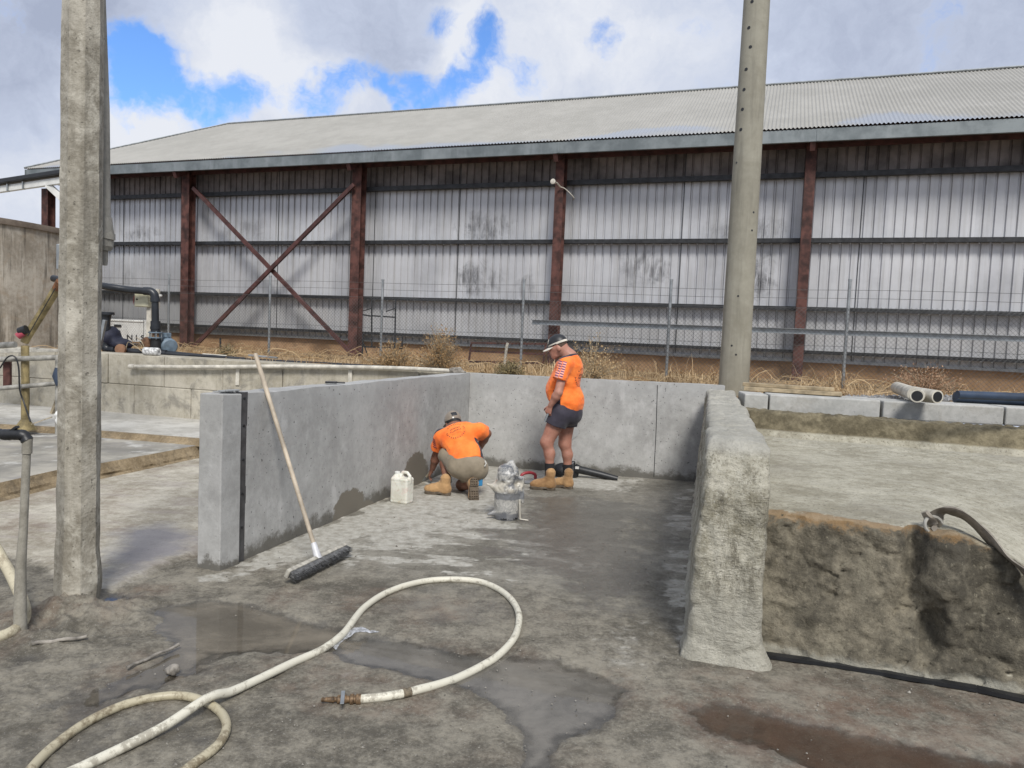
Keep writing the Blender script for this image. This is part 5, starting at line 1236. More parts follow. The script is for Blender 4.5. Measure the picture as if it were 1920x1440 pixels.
def conduit():
    n_ = -.05; ang = BLK_ANG; nr = np.array([-BLK_D[1], BLK_D[0], 0])
    def q(x, y): return O(BLK_A - nr * .06, ang, x, y)
    pts = [q(243, 687), q(330, 688), q(420, 688), q(520, 687), q(640, 688), q(760, 691), q(868, 697)]
    t = thing('conduit', 'long dusty pale pipe on straps along the top of the block wall', 'pipe', q(500, 690)); b = MB(); b.tube(bez(pts, 5), .030, 12); b.tube([pts[0], pts[0] + (pts[1] - pts[0]) * .12], .038, 12); b.build('pipe', M['pvc_white'], t, smooth=40)
    for x in (446, 657): b = MB(); a = O(BLK_A - nr * .012, ang, x, 690); e = O(BLK_A - nr * .012, ang, x - 1, 722); b.beam(a, e, .06, .015, up=nr); b.build('strap', M['pvc_white'], t)


conduit()


# ---------------------------------------------------------------- things on the right bay
def right_things():
    def q(x, y, z): return G(x, y, z)
    b = MB(); a, e = D(1396, 729, 8.75), D(1578, 741, 8.35); a[2] = e[2] = 1.235; b.beam(a, e, .16, .045); b.beam(a + np.array([0, .07, .045]), e + np.array([-.05, .09, .045]), .13, .04)
    o = b.build('timber_plank', plain('weathered_plank', (.33, .265, .17), .85, 0, .35, 9, .3, 50), bevel=.004); tag(o, 'two weathered timber planks stacked on the kerb blocks', 'timber plank'); move_origin(o, a)
    t = thing('pipe_fitting', 'white plastic pipe fitting with a branch lying on the kerb blocks', 'pipe fitting', D(1720, 750, 8.2)); z = 1.30
    def p(x, y, zz=1.29): return G(x, y, zz)
    a, m, e = G(1682, 727, 1.29), G(1715, 739, 1.29), G(1758, 744, 1.29); br = G(1706, 748, 1.28)
    b = MB(); b.tube([a, m], .075, 20); b.tube([m - (m - a) * .1, m + (e - m) * .5, e], [.08, .075, .07], 20); b.build('pipe', M['pvc_white'], t, smooth=40)
    b = MB(); k = m + (e - m) * .25; b.tube([k, k + unit(br - k) * .22], .062, 20); b.tube([k + unit(br - k) * .19, k + unit(br - k) * .25], .070, 20); b.build('branch', M['pvc_white'], t, smooth=40)
    b = MB(); b.tube([k + unit(br - k) * .2505, k + unit(br - k) * .2515], .055, 20); b.build('bore', M['black'], t); b = MB(); b.tube([e, e + unit(e - m) * .002], .055, 20); b.build('bore', M['black'], t)
    nv = plain('navy_pipe', (.025, .042, .075), .4, 0, .3, 4)
    for i, (p0, p1, r, lab) in enumerate((((1790, 745, 1.30), (2100, 760, 1.30), .055, 'dark blue pipe with ribs lying on the kerb blocks, the front one'), ((1795, 740, 1.36), (2100, 752, 1.36), .04, 'dark blue pipe lying behind another on the kerb blocks'))):
        b = MB(); a, e = G(*p0), G(*p1); b.tube([a, e], r, 14); o = b.build('blue_pipe', nv, smooth=40); tag(o, lab, 'pipe'); move_origin(o, a)
    def grav(P): return P
    b = MB(); rs = np.random.RandomState(8); V = []
    for i in range(500):
        x = rs.uniform(1585, 1800); c = G(x, rs.uniform(738, 747), 1.20) ; c[2] = 1.17; r = rs.uniform(.012, .03); b.add([c + np.array(v) * r * rs.uniform(.7, 1.3, 3) for v in ((1, 0, 0), (0, 1, 0), (-1, 0, 0), (0, -1, 0), (0, 0, 1), (0, 0, -1))], [(0, 1, 4), (1, 2, 4), (2, 3, 4), (3, 0, 4), (1, 0, 5), (2, 1, 5), (3, 2, 5), (0, 3, 5)])
    o = b.build('gravel', plain('grey_gravel', (.22, .22, .22), .9, 0, .5, 30)); tag(o, 'grey gravel strip behind the kerb blocks', 'gravel', kind='stuff'); move_origin(o, G(1690, 745, 1.15))
    # flat fabric hose hanging over the broken edge
    def flat(pts, w, th, nm):
        pts = bez(pts, 8); b = MB(); V = []; n = len(pts); sec = [(-1, 0), (-.75, .5), (-.3, .8), (.05, .35), (.3, .9), (.75, .6), (1, 0), (.7, -.6), (0, -.4), (-.7, -.6)]
        for i, pp in enumerate(pts):
            tt = unit(pts[min(i + 1, n - 1)] - pts[max(0, i - 1)]); up = unit(np.array([.15, .45, .85])); sd_ = unit(np.cross(tt, up)); u2 = np.cross(sd_, tt); ww = w * (.75 + .35 * min(1, i / (n * .35))); 
            for (a_, c_) in sec: V.append(pp + sd_ * a_ * ww + u2 * c_ * th * (1 + .4 * math.sin(i * .4)))
        m = len(sec); b.add(V, [(i * m + k, i * m + (k + 1) % m, (i + 1) * m + (k + 1) % m, (i + 1) * m + k) for i in range(n - 1) for k in range(m)] + [tuple(range(m))[::-1], tuple((n - 1) * m + k for k in range(m))]); return b
    hm = NT('canvas_hose'); n1 = hm.noise(9, 6, .65); hc = hm.mix(hm.rng(n1, .35, .65), (.15, .13, .105), (.29, .26, .215)); hmat = hm.out(hc, .85, 0, hm.bump(hm.noise(60, 4), .3, .005))
    ang = math.degrees(math.atan2(RB_X[1], RB_X[0]))
    def f(x, y, o): return O(RB_O + RB_Y * o, ang, x, y)
    t = thing('canvas_hose', 'flat grey canvas hose drooping over the broken edge of the right bay', 'hose', f(1750, 985, .3))
    flat([f(1752, 985, .30), f(1756, 965, .28), f(1775, 957, .26), f(1805, 966, .24), f(1840, 995, .20), f(1880, 1037, .14), f(1925, 1075, .06), f(1990, 1130, -.02)], .050, .016, 'h').build('hose', hmat, t, smooth=50)
    b = flat([f(1733, 960, .24), f(1742, 972, .24), f(1750, 985, .25), f(1757, 1000, .22)], .03, .014, 'k'); b.build('torn_end', hmat, t, smooth=50)
    b = MB(); b.tube([f(1751, 985, .235) + .05 * np.array([math.cos(a), .3 * math.sin(a), .9 * math.sin(a)]) for a in np.linspace(.3, 5.6, 14)], .010, 8); b.build('clamp', M['rail'], t, smooth=40)


right_things()

# ---------------------------------------------------------------- hoses, sticks, stones in the foreground
def hose_mat(name, c, dirt, amt):
    t = NT(name); n = t.noise(22, 7, .75); n0 = t.noise(3.0, 4, .6); k = t.rng(t.math('ADD', t.math('MULTIPLY', n, .6), t.math('MULTIPLY', n0, .4)), .53 - amt * .1, .60 - amt * .06); cc = t.mix(t.rng(n0, .3, .7), tuple(x * .85 for x in c), c)
    return t.out(t.mix(t.math('MULTIPLY', k, .45 + .5 * amt), cc, dirt), .45, 0, t.bump(n, .15, .003))


def settle(pts, r, lift=None):
    """lay a hose on the floor: follow its smoothed height"""
    pts = [np.array(p, float) for p in pts]; g = []
    for p in pts: ix = min(np.searchsorted(YARD[0], p[0]), len(YARD[0]) - 1); iy = min(np.searchsorted(YARD[1], p[1]), len(YARD[1]) - 1); g.append(float(YARD[2][iy, ix]))
    g = np.array(g); k = 9; gp = np.pad(g, k, mode='edge'); gs = np.array([gp[i:i + 2 * k + 1].mean() for i in range(len(g))])
    for i, p in enumerate(pts): p[2] = max(p[2] - r, 0) + max(gs[i], -.016) + r * .86; p[:2] += .004 * (vnoise(np.array([[i * .11, 3., 0], [i * .11, 9., 0]]), 6) - .5)
    return pts


def hoses():
    r = .0205; base = [(60, 1480), (150, 1440), (300, 1370), (390, 1325), (440, 1298), (540, 1247), (600, 1216), (642, 1185), (682, 1140), (730, 1109), (788, 1091), (850, 1086), (905, 1092), (948, 1114), (972, 1148), (969, 1185), (945, 1215), (900, 1244), (840, 1272), (780, 1293), (730, 1304), (668, 1310)]
    pts = []
    for x, y in base: pts.append(G(x, y, r + .0) + (np.array([0, 0, .045]) if (x, y) in ((390, 1325),) else np.array([0, 0, .012]) if (x, y) in ((300, 1370), (440, 1298)) else 0))
    t = thing('white_hose', 'long white rubber hose looping across the yard to a brass nozzle', 'hose', G(600, 1216)); b = MB(); hp = settle(bez(pts, 10), r); pts = [hp[-2], hp[-1]]; b.tube(hp, [r * (1 + .05 * (float(vnoise(np.array([[i * .35, 0, 0]]), 4)[0]) - .5)) for i in range(len(hp))], 14); b.build('hose', hose_mat('white_hose_rubber', (.66, .63, .52), (.15, .125, .085), .25), t, smooth=60)
    e = pts[-1]; d = unit(pts[-1] - pts[-2]); d[2] = 0; d = G(620, 1311, r) - e; d[2] = 0; d = unit(d); brass = plain('dirty_brass', (.15, .095, .05), .6, .3, .6, 50); up = np.array([0, 0, 1.]); sd_ = np.cross(d, up)
    b = MB(); b.lathe(e, [(.0, -.02), (.024, -.02), (.024, .0), (.018, .004), (.018, .012), (.024, .014), (.024, .028), (.016, .032), (.016, .045), (.02, .048), (.02, .085), (.012, .09), (.011, .10), (.014, .104), (.009, .15), (.011, .152), (.008, .16), (0, .16)], 16, axis=d); b.build('nozzle', brass, t, smooth=30)
    b = MB(); c = e + d * .062; b.tube([c + up * .0, c + up * .032], .010, 10); b.build('valve_stem', brass, t); b = MB(); hd = unit(G(648, 1333, .03) - G(650, 1312, .03)); b.beam(c + up * .034 - hd * .012, c + up * .030 + hd * .10, .018, .005); b.build('lever', M['galv'], t, bevel=.002)
    b = MB(); b.tube([e - d * .015, e - d * .004], .0235, 16); b.build('clamp', M['rust'], t)
    k = len(hp) - 19; b = MB(); b.tube(hp[k:k + 4], r * 1.09, 14); b.build('tape', plain('muddy_tape', (.13, .105, .07), .7, 0, .5, 60), t, smooth=60)
    base = [(40, 1475), (62, 1438), (105, 1396), (165, 1354), (230, 1323), (300, 1307), (350, 1306), (392, 1318), (417, 1338), (425, 1365), (408, 1398), (362, 1432), (315, 1468)]
    b = MB(); b.tube(settle(bez([G(x, y, r * .95) for x, y in base], 9), r * .95), r * .95, 14); o = b.build('dirty_hose', hose_mat('dirty_hose_rubber', (.48, .43, .30), (.16, .125, .075), .75), smooth=60); tag(o, 'muddy cream hose loop passing under the long white hose', 'hose'); move_origin(o, G(300, 1307))
    b = MB(); dh = 3.85; b.tube(bez([D(-700, 900, 5.4), D(-400, 905, 4.9), D(-160, 945, 4.5), D(-70, 985, 4.3), D(-20, 1012, 4.25), D(8, 1055, 4.2), D(30, 1098, 4.1), D(45, 1135, 4.0), G(44, 1163, .03), G(18, 1187, .03), G(-40, 1205, .03)], 8), .030, 14); o = b.build('cream_hose', hose_mat('cream_hose_rubber', (.52, .47, .34), (.2, .16, .10), .35), smooth=60); tag(o, 'thick cream hose bending down at the left edge beside the muddy standpipe', 'hose'); move_origin(o, G(44, 1163))
    for (a, c, rr, lab) in (((60, 1207), (163, 1194), .011, 'pale muddy stick lying left of the puddle'), ((238, 1252), (335, 1209), .008, 'dark thin stick lying across the puddle edge')):
        b = MB(); P0, P1 = G(*a, rr + .01), G(*c, rr + .012); b.tube([P0 + (P1 - P0) * k / 8 + np.array([0, 0, .004 * math.sin(k * 1.7)]) for k in range(9)], [rr * random.uniform(.8, 1.2) for _ in range(9)], 8); o = b.build('stick', M['stick'], smooth=60); tag(o, lab, 'stick'); move_origin(o, P0)
    c = G(320, 1255, .02); o = link('stone', sdf_mesh(lambda P: ell(P, c, (.036, .03, .026)) + .02 * fbm(P, 22, 3, 81), c - .07, c + .07, .005, 'stone'), M['stick']); tag(o, 'lumpy grey stone beside the puddle', 'stone'); move_origin(o, c - np.array([0, 0, .03]))
    # grit: small loose stones on the floor, too many to count
    b = MB(); rs = np.random.RandomState(5)
    for i in range(1500):
        x, y = rs.uniform(-3, 2.7), 2.3 + rs.rand() ** 1.3 * 4.5
        if rs.rand() > .5 + float(fbm(np.array([[x, y, 0]]), 1.3, 3, 83)[0]): continue
        s = rs.uniform(.002, .006) * (2.0 if rs.rand() < .04 else 1); c = np.array([x, y, .004]); b.add([c + np.array(v) * s * rs.uniform(.6, 1.4, 3) for v in ((1, 0, 0), (0, 1, 0), (-1, 0, 0), (0, -1, 0), (0, 0, 1), (0, 0, -1))], [(0, 1, 4), (1, 2, 4), (2, 3, 4), (3, 0, 4), (1, 0, 5), (2, 1, 5), (3, 2, 5), (0, 3, 5)])
    o = b.build('grit', plain('grit', (.20, .185, .16), .9, 0, .7, 60)); tag(o, 'scattered grit and crumbs on the wet yard floor', 'grit', kind='stuff')
    # pale streak on the water by the hose: sky reflection put into its colour
    def painted_reflection(name, poly, lab):
        b = MB(); bm = bmesh.new(); vs = [bm.verts.new(tuple(G(x, y, -.006))) for x, y in poly]; f = bm.faces.new(vs); bmesh.ops.triangulate(bm, faces=[f]); bmesh.ops.subdivide_edges(bm, edges=bm.edges[:], cuts=3, use_grid_fill=True)
        for v in bm.verts: v.co.z += .004 * float(vnoise(np.array([[v.co.x * 30, v.co.y * 30, 0]]), 5)[0])
        bmesh.ops.recalc_face_normals(bm, faces=bm.faces[:]); me = bpy.data.meshes.new(name); bm.to_mesh(me); bm.free(); return me
    def lift(me):
        for v in me.vertices: ix = min(np.searchsorted(YARD[0], v.co.x), len(YARD[0]) - 1); iy = min(np.searchsorted(YARD[1], v.co.y), len(YARD[1]) - 1); v.co.z = max(-.0065, float(YARD[2][iy, ix]) + .002)
        return me
    t = NT('painted_reflection'); m = t.out(t.mix(t.rng(t.noise(40, 5, .7), .4, .6), (.20, .20, .20), (.46, .47, .49)), .3); o = link('painted_reflection', lift(painted_reflection('painted_reflection', [(630, 1203), (648, 1190), (664, 1180), (680, 1180), (690, 1184), (713, 1187), (706, 1190), (682, 1189), (662, 1191), (648, 1198), (638, 1206), (630, 1218), (625, 1214)], '')), m); tag(o, 'whitish streak of painted sky reflection where the hose meets the puddle', 'painted_reflection', kind='stuff'); 


hoses()


# ---------------------------------------------------------------- tools in the bay
def broom():
    a, e = G(548, 1088, .04), G(655, 1035, .04); d = unit(e - a); c = (a + e) / 2; t = thing('broom', 'wide yard broom with dark bristles and a wooden handle leaning on the bay wall', 'broom', c - np.array([0, 0, .04]))
    L_ = np.linalg.norm(e - a); hb = np.array([c[0], c[1], 0]); n_ = np.array([-d[1], d[0], 0])
    edge = O(WALLN, math.degrees(math.atan2(BY[1], BY[0])), 500, 736); edge[2] += .012
    # the head lies tipped so that its bristles face the camera
    bk = unit(np.array([n_[0], n_[1], .45])); b = MB(); Mx = np.array([d, bk, np.cross(d, bk)]).T
    b.box(c + n_ * .045 + np.array([0, 0, .035]), (L_, .032, .062), M=Mx); b.build('head', plain('dusty_broom_wood', (.36, .34, .29), .85, 0, .3, 20), t, bevel=.006)
    b = MB(); rs = np.random.RandomState(2); V = []
    for i in range(1500):
        u = rs.uniform(-.49, .49) * L_; w = rs.uniform(-.024, .024); p = c + n_ * .030 + np.array([0, 0, .032]) + d * u + np.cross(d, bk) * w; q = p - bk * rs.uniform(.040, .062) + rs.normal(0, .006, 3); q[2] = max(q[2], .008); s = d * .0022; b.add([p - s, p + s, q + s, q - s], [(0, 1, 2, 3)])
    b.box(c + n_ * .006 + np.array([0, 0, .030]), (L_ * .97, .034, .030), M=Mx); b.build('bristles', plain('broom_bristles', (.11, .11, .108), .6, 0, .5, 40), t)
    h0 = c + n_ * .045 + np.array([0, 0, .06]); dd = unit(edge - h0); top = h0 + dd * 1.62
    # slide the top so that it reaches its height in the photo
    b = MB(); b.tube([h0 + (top - h0) * k / 10 for k in range(11)], [.0155, .016, .0165, .0165, .0165, .0165, .017, .017, .0175, .018, .017], 14); b.build('handle', plain('broom_handle_wood', (.42, .355, .27), .6, 0, .3, 6), t, smooth=40)
    b = MB(); b.tube([h0 - dd * .02, h0 + dd * .10], [.030, .020], 12); b.build('socket', plain('pale_plastic', (.55, .55, .56), .4), t, smooth=40)


broom()


def jerry():
    g = G(753, 942); t = thing('jerry_can', 'dirty white plastic jerry can with loop handle standing by the wall', 'jerry can', g); yaw = R(-24); cx, sx = math.cos(yaw), math.sin(yaw); Mx = np.array([[cx, sx, 0], [-sx, cx, 0], [0, 0, 1.]])
    def fn(P):
        q = (P - g.astype(np.float32)) @ Mx.T.astype(np.float32); z = q[..., 2]
        body = rbox(q, (0, 0, .13), (.100, .072, .132), .022); groove = np.exp(-((np.abs(z - .13) - .095) / .006) ** 2) * .002
        d = body + groove; sh = cap(q, (-.05, 0, .25), (-.02, 0, .265), .05, .035); d = smin(d, sh, .03)
        neck = cap(q, (-.060, 0, .26), (-.060, 0, .292), .024); d = smin(d, neck, .008)
        hd = np.minimum(cap(q, (-.015, 0, .275), (.005, 0, .312), .016), np.minimum(cap(q, (.005, 0, .312), (.055, 0, .314), .016), np.minimum(cap(q, (.055, 0, .314), (.088, 0, .28), .016), cap(q, (.088, 0, .28), (.088, 0, .22), .017))))
        d = smin(d, hd, .015); hole = cap(q, (.022, -.1, .277), (.022, .1, .277), .014); hole = np.minimum(hole, cap(q, (.05, -.1, .277), (.05, .1, .277), .014)); return smax(d, -hole, .01)
    m = NT('dirty_white_plastic'); n1, n2 = m.noise(7, 6, .65), m.noise(24, 6, .7); c = m.mix(m.rng(n1, .35, .65), (.60, .585, .50), (.74, .73, .66)); c = m.mix(m.math('MULTIPLY', m.rng(n2, .54, .66), .5), c, (.42, .37, .27)); c = m.mix(m.math('MULTIPLY', m.rng(m.noise(11, 3, .5), .6, .68), .3), c, (.6, .42, .36))
    link('body', sdf_mesh(fn, g - [.18, .18, .02], g + [.18, .18, .36], .0055, 'can'), m.out(c, .45, Subsurface_Weight=.05), t)
    b = MB(); p = g + np.array([-.060 * cx, -.060 * sx, .285]); b.lathe(p, [(.0, 0), (.027, 0), (.028, .006), (.028, .024), (.024, .028), (0, .028)], 18); b.build('cap', M['white_paint'], t, smooth=35)


jerry()


def bucket():
    g = G(949, 972); t = thing('wrapped_bucket', 'bucket wrapped in silver grey plastic bag and tape standing on the bay floor', 'bucket', g)
    def fn(P):
        q = P - g.astype(np.float32); r = np.linalg.norm(q[..., :2], axis=-1); z = q[..., 2]; w = fbm(P * np.array([1, 1, .8], np.float32), 12, 3, 91); w2 = 1 - np.abs(fbm(P, 17, 3, 92)) * 2
        body = np.maximum(r - (.112 + .012 * z / .3), np.abs(z - .145) - .145)
        top = ell(P, g + [0.005, 0, .41], (.105, .11, .115)); top = smin(top, ell(P, g + [-.01, 0, .30], (.125, .125, .07)), .04); top = smin(top, cap(P, g + [0.02, 0, .48], g + [.03, .0, .535], .03, .02), .04)
        ear = cap(P, g + [-.10, -.04, .30], g + [-.19, -.03, .325], .035, .012); ear = np.minimum(ear, cap(P, g + [.10, .0, .30], g + [.135, -.01, .40], .045, .02)); ear = np.minimum(ear, cap(P, g + [.12, -.02, .26], g + [.15, -.03, .17], .03, .012)); ear = np.minimum(ear, cap(P, g + [-.10, -.03, .06], g + [-.17, -.05, .045], .025, .012))
        d = smin(smin(body, top, .03), ear, .03); amp = np.clip((z - .16) / .12, .12, 1); return (d + amp * (.018 * w - .010 * np.maximum(w2, 0))) * .8
    m = NT('plastic_bag'); x, y, z = m.xyz(); n1, n2 = m.noise(9, 7, .7, dist=.8), m.noise(30, 5, .7); c = m.mix(m.rng(n1, .40, .60), (.12, .125, .135), (.44, .43, .40)); c = m.mix(m.math('MULTIPLY', m.rng(n2, .55, .66), .6), c, (.56, .545, .51))
    tape = m.math('MULTIPLY', m.rng(z, .20, .205), m.rng(z, .265, .26)); c = m.mix(m.math('MULTIPLY', tape, .9), c, (.17, .175, .185)); bt = m.rng(z, .075, .06); c = m.mix(m.math('MULTIPLY', bt, .75), c, (.12, .125, .14)); mid = m.math('MULTIPLY', m.rng(z, .085, .1), m.rng(z, .2, .19)); c = m.mix(m.math('MULTIPLY', m.math('MULTIPLY', mid, m.rng(n1, .5, .45)), .7), c, (.6, .58, .53)); brn = m.math('MULTIPLY', m.rng(z, .26, .29), m.rng(z, .40, .34)); c = m.mix(m.math('MULTIPLY', m.math('MULTIPLY', brn, m.rng(m.noise(5, 4, .6), .42, .55)), .8), c, (.50, .46, .38))
    link('bag', sdf_mesh(fn, g - [.26, .22, .03], g + [.26, .22, .60], .007, 'bag'), m.out(c, .36, .0), t)
    b = MB(); b.lathe(g, [(.0, .002), (.108, .002), (.113, .012), (.113, .03), (.0, .03)], 28); b.build('bucket_base', M['steel_dark'], t, smooth=35)
    b = MB(); p = g + np.array([.12, -.05, 0]); b.tube([p + [0, 0, .20], p + [.012, 0, .012], p + [.09, -.03, .010]], [.010, .010, .006], 8); b.build('loose_strip', M['pvc_white'], t)


bucket()


def small_tools():
    c = G(1072, 897); t = thing('leaf_blower', 'black leaf blower with a long tube lying behind the standing worker', 'blower', c); d9 = 9.1
    def q(x, y, o=0.): return D(x, y, d9 + o)
    def fn(P): return smin(smin(ell(P, q(1066, 886, .05), (.13, .11, .115)), ell(P, q(1050, 884, .05), (.09, .09, .10)), .05), cap(P, q(1055, 872, .05), q(1075, 868, .05), .028, .028), .03) + .008 * fbm(P, 20, 2, 95)
    m_ = q(1062, 884, .05); link('motor_body', sdf_mesh(fn, m_ - .35, m_ + .35, .013, 'blower'), M['black'], t)
    b = MB(); b.tube([q(1078, 878), q(1088, 881), q(1125, 889.5, -.02), q(1158, 898, -.05)], [.062, .050, .045, .036], 16); b.build('tube', M['black'], t, smooth=40); b = MB(); b.box(q(1082, 877, -.06), (.045, .015, .03), -10); b.build('sticker', M['white_paint'], t)
    c = G(995, 902); t = thing('hand_float', 'plastering float with red arched handle on the bay floor', 'trowel', c); b = MB(); a, e = G(983, 905, .012), G(1012, 899, .012); b.beam(a, e, .11, .012); b.build('blade', M['galv'], t)
    b = MB(); A, E = G(976, 898, .02), G(1004, 897, .02); m1 = (A + E) / 2; b.tube(bez([A + [0, 0, -.01], A + [.02, 0, .055], m1 + [.01, 0, .075], E + [-.01, 0, .05], E + [.0, 0, 0]], 6), .019, 10); b.build('handle', plain('red_plastic', (.34, .035, .045), .4), t, smooth=50)
    p = O(WALLN - np.array([BY[1], -BY[0], 0]) * .09, math.degrees(math.atan2(BY[1], BY[0])), 628, 716); p[2] = 1.247; t = thing('finishing_tool', 'small black hand tool lying on top of the bay wall', 'trowel', p); b = MB(); d = unit(np.array([.9, .12, 0])); b.beam(p - d * .085, p + d * .02, .045, .02); b.beam(p + d * .02, p + d * .09, .025, .014); b.build('body', M['black'], t, bevel=.005)
    p = O(CORNER, -11, 735 + 115, 697); p = CORNER + np.array([-.16, .05, 1.235])
    b = MB(); rs = np.random.RandomState(4)
    o = link('wall_rubble', sdf_mesh(lambda P: ell(P, p, (.11, .07, .045)) + .05 * fbm(P, 14, 3, 97), p - .25, p + .25, .012, 'lump'), M['stick']); tag(o, 'grey lump of rubble on the wall corner below the dry bush', 'rubble'); move_origin(o, p)


small_tools()
# ---------------------------------------------------------------- people
def skin_mat(name, c, c2, red):
    t = NT(name); n = t.noise(18, 5, .6); n2 = t.noise(4, 3, .5); cc = t.mix(t.rng(n, .3, .7), c, c2); cc = t.mix(t.math('MULTIPLY', t.rng(n2, .45, .7), .35), cc, red)
    return t.out(cc, .55, 0, t.bump(t.noise(120, 3), .1, .002), Subsurface_Weight=.06)


def cloth_mat(name, c, c2, wr=.25):
    t = NT(name); n = t.noise(6, 5, .6); cc = t.mix(t.rng(n, .3, .7), c, c2); cc = t.mix(t.math('MULTIPLY', t.rng(t.noise(9, 7, .7), .56, .72), .30), cc, tuple(x * .45 + .02 for x in c)); return t.out(cc, .82, 0, t.bump(t.math('ADD', t.noise(14, 4, .6, dist=.7), t.math('MULTIPLY', t.noise(300, 2), .15)), wr, .012), Sheen_Weight=.15)


ORANGE = cloth_mat('hi_vis_orange', (.88, .150, .014), (1.0, .25, .040), .5)
NAVY = cloth_mat('navy_cloth', (.018, .016, .026), (.036, .032, .048))
KHAKI = cloth_mat('khaki_cloth', (.20, .165, .115), (.27, .225, .16))
BOOT = cloth_mat('tan_nubuck', (.24, .13, .052), (.47, .285, .13), .6)
SOLE = plain('dusty_boot_sole', (.11, .085, .06), .9, 0, .35, 20)
SOCK = plain('black_sock', (.015, .015, .017), .9)
PRINT = plain('dark_print', (.10, .035, .03), .7)


def finger_chain(prims, base, d, side_up, lens, r, curl):
    p = np.array(base, float); d = unit(d); ax = unit(np.cross(d, side_up))
    for i, l in enumerate(lens):
        c, s = math.cos(curl[i]), math.sin(curl[i]); d = unit(d * c + np.cross(ax, d) * s); q = p + d * l; prims.append((p.copy(), q.copy(), r * (1 - .1 * i), r * (1 - .1 * (i + 1)))); p = q


def hand(wrist, d, palm_n, thumb_side, curl=.5, s=1.0):
    """palm and five separate fingers: returns a list of capsules; fingers bend towards palm_n"""
    d = unit(d); palm_n = unit(palm_n - d * (palm_n @ d)); ts = unit(thumb_side - d * (thumb_side @ d)); P = []
    palm = []
    for k in (-1.4, -.45, .5, 1.4): palm.append((wrist + d * .012 + ts * .007 * k, wrist + d * .088 * s + ts * .021 * k * s / 1.0 * .9, .018, .0135))
    for k, ln in ((1.4, .9), (.5, 1.0), (-.45, .95), (-1.4, .75)):
        f = []; base = wrist + d * .088 * s + ts * .019 * k
        finger_chain(f, base, d, palm_n, [.042 * ln, .027 * ln, .02 * ln], .0092, [curl * .8, curl * 1.2, curl * .8]); P.append(f)
    f = []; finger_chain(f, wrist + d * .03 + ts * .028, unit(d * .75 + ts * .7 + palm_n * .25), palm_n, [.04, .032, .024], .0115, [.15, .35, .3]); P.append(f)
    return palm, P


def boot(parent, heel, d, up, L_=.30, shaft=None, seed=1, laces=True, tread=False):
    d = unit(d); up = unit(up - d * (up @ d)); s = np.cross(up, d); Mx = np.array([d, s, up]); Mf = Mx.T.astype(np.float32); h32 = heel.astype(np.float32)
    sh = np.array([.065, 0, .235]) if shaft is None else np.asarray(shaft)

    def fn(P):
        q = (P - h32) @ Mf; k = L_ / .30; q = q / k
        toe = ell(q, (.215, .004, .055), (.085, .052, .052)); mid = cap(q, (.07, 0, .07), (.20, .003, .065), .052, .045); hl = ell(q, (.055, 0, .06), (.058, .042, .06)); f = smin(smin(toe, mid, .03), hl, .03)
        ins = cap(q, (.10, 0, .115), (.19, 0, .075), .040, .034); f = smin(f, ins, .03); st = cap(q, (.065, 0, .06), sh, .050, .053); f = smin(f, st, .035)
        n = unit(sh - np.array([.065, 0, .06])); f = smax(f, plane(q, sh - n * .02, n), .006)
        pad = cap(q, sh - n * .05, sh - n * .035, .054); f = smin(f, pad, .01); f = np.maximum(f, -(q[..., 2] - .026)); return (f + .004 * fbm(q, 26, 3, seed)) * k
    R_ = .42; me = sdf_mesh(fn, heel - R_, heel + R_, .0058, 'boot'); o = link('boot', me, BOOT, parent)

    def fs(P):
        q = (P - h32) @ Mf; q = q / (L_ / .30); x = q[..., 0]; w = .040 + .016 * np.exp(-((x - .20) / .075) ** 2); e = smin(cap(q * [1, 1, 0], (.045, 0, 0), (.11, 0, 0), .045, .042), cap(q * [1, 1, 0], (.12, .002, 0), (.235, .004, 0), .045, .056), .03)
        f = np.maximum(e, np.abs(q[..., 2] - .017) - .021); arch = np.maximum(np.abs(x - .115) - .022, q[..., 2] - .010); f = np.maximum(f, -arch)
        if tread: lug = np.minimum(np.abs((x * 38) % 1 - .5), np.abs((q[..., 1] * 40) % 1 - .5)); f = np.maximum(f, -np.maximum(.22 - lug, (q[..., 2] + .003 - .012) * 20) / 30.)
        return f * (L_ / .30)
    link('sole', sdf_mesh(fs, heel - R_, heel + R_, .0045 if tread else .0065, 'sole'), SOLE, o)
    if laces:
        b = MB()
        for k in range(5):
            f = k / 4; c = heel + Mx.T @ (np.array([.175 - .085 * f, 0, .105 + .075 * f]) * (L_ / .3)); b.tube([c - s * .022, c + unit(up + d) * .008, c + s * .022], .0035, 6)
        b.build('laces', M['timber'], o)
    return o


def marks(target, c, n, up, items, name, mat, parent, depth=.4):
    me = target.data; off = WORLD_LOC[target.name]; bv = BVHTree.FromPolygons([Vector(np.array(v.co) + off) for v in me.vertices], [tuple(p.vertices) for p in me.polygons])
    n = unit(n); up = unit(up - n * (up @ n)); x = np.cross(up, n); b = MB()
    for (u, v, w, h, rot) in items:
        cs, sn = math.cos(rot), math.sin(rot); N_ = 3; Q = []
        for j in (-1, 0, 1):
            for i in (-1, 0, 1):
                a, e = i * w / 2, j * h / 2; p = c + x * (u + a * cs - e * sn) + up * (v + a * sn + e * cs) + n * depth; r = bv.ray_cast(Vector(p), Vector(-n))
                if r[0] is None: Q = None; break
                Q.append(np.array(r[0]) + np.array(r[1]) * .0025)
            if Q is None: break
        if Q: b.add(Q, [(0, 1, 4, 3), (1, 2, 5, 4), (3, 4, 7, 6), (4, 5, 8, 7)])
    if b.v: b.build(name, mat, parent)


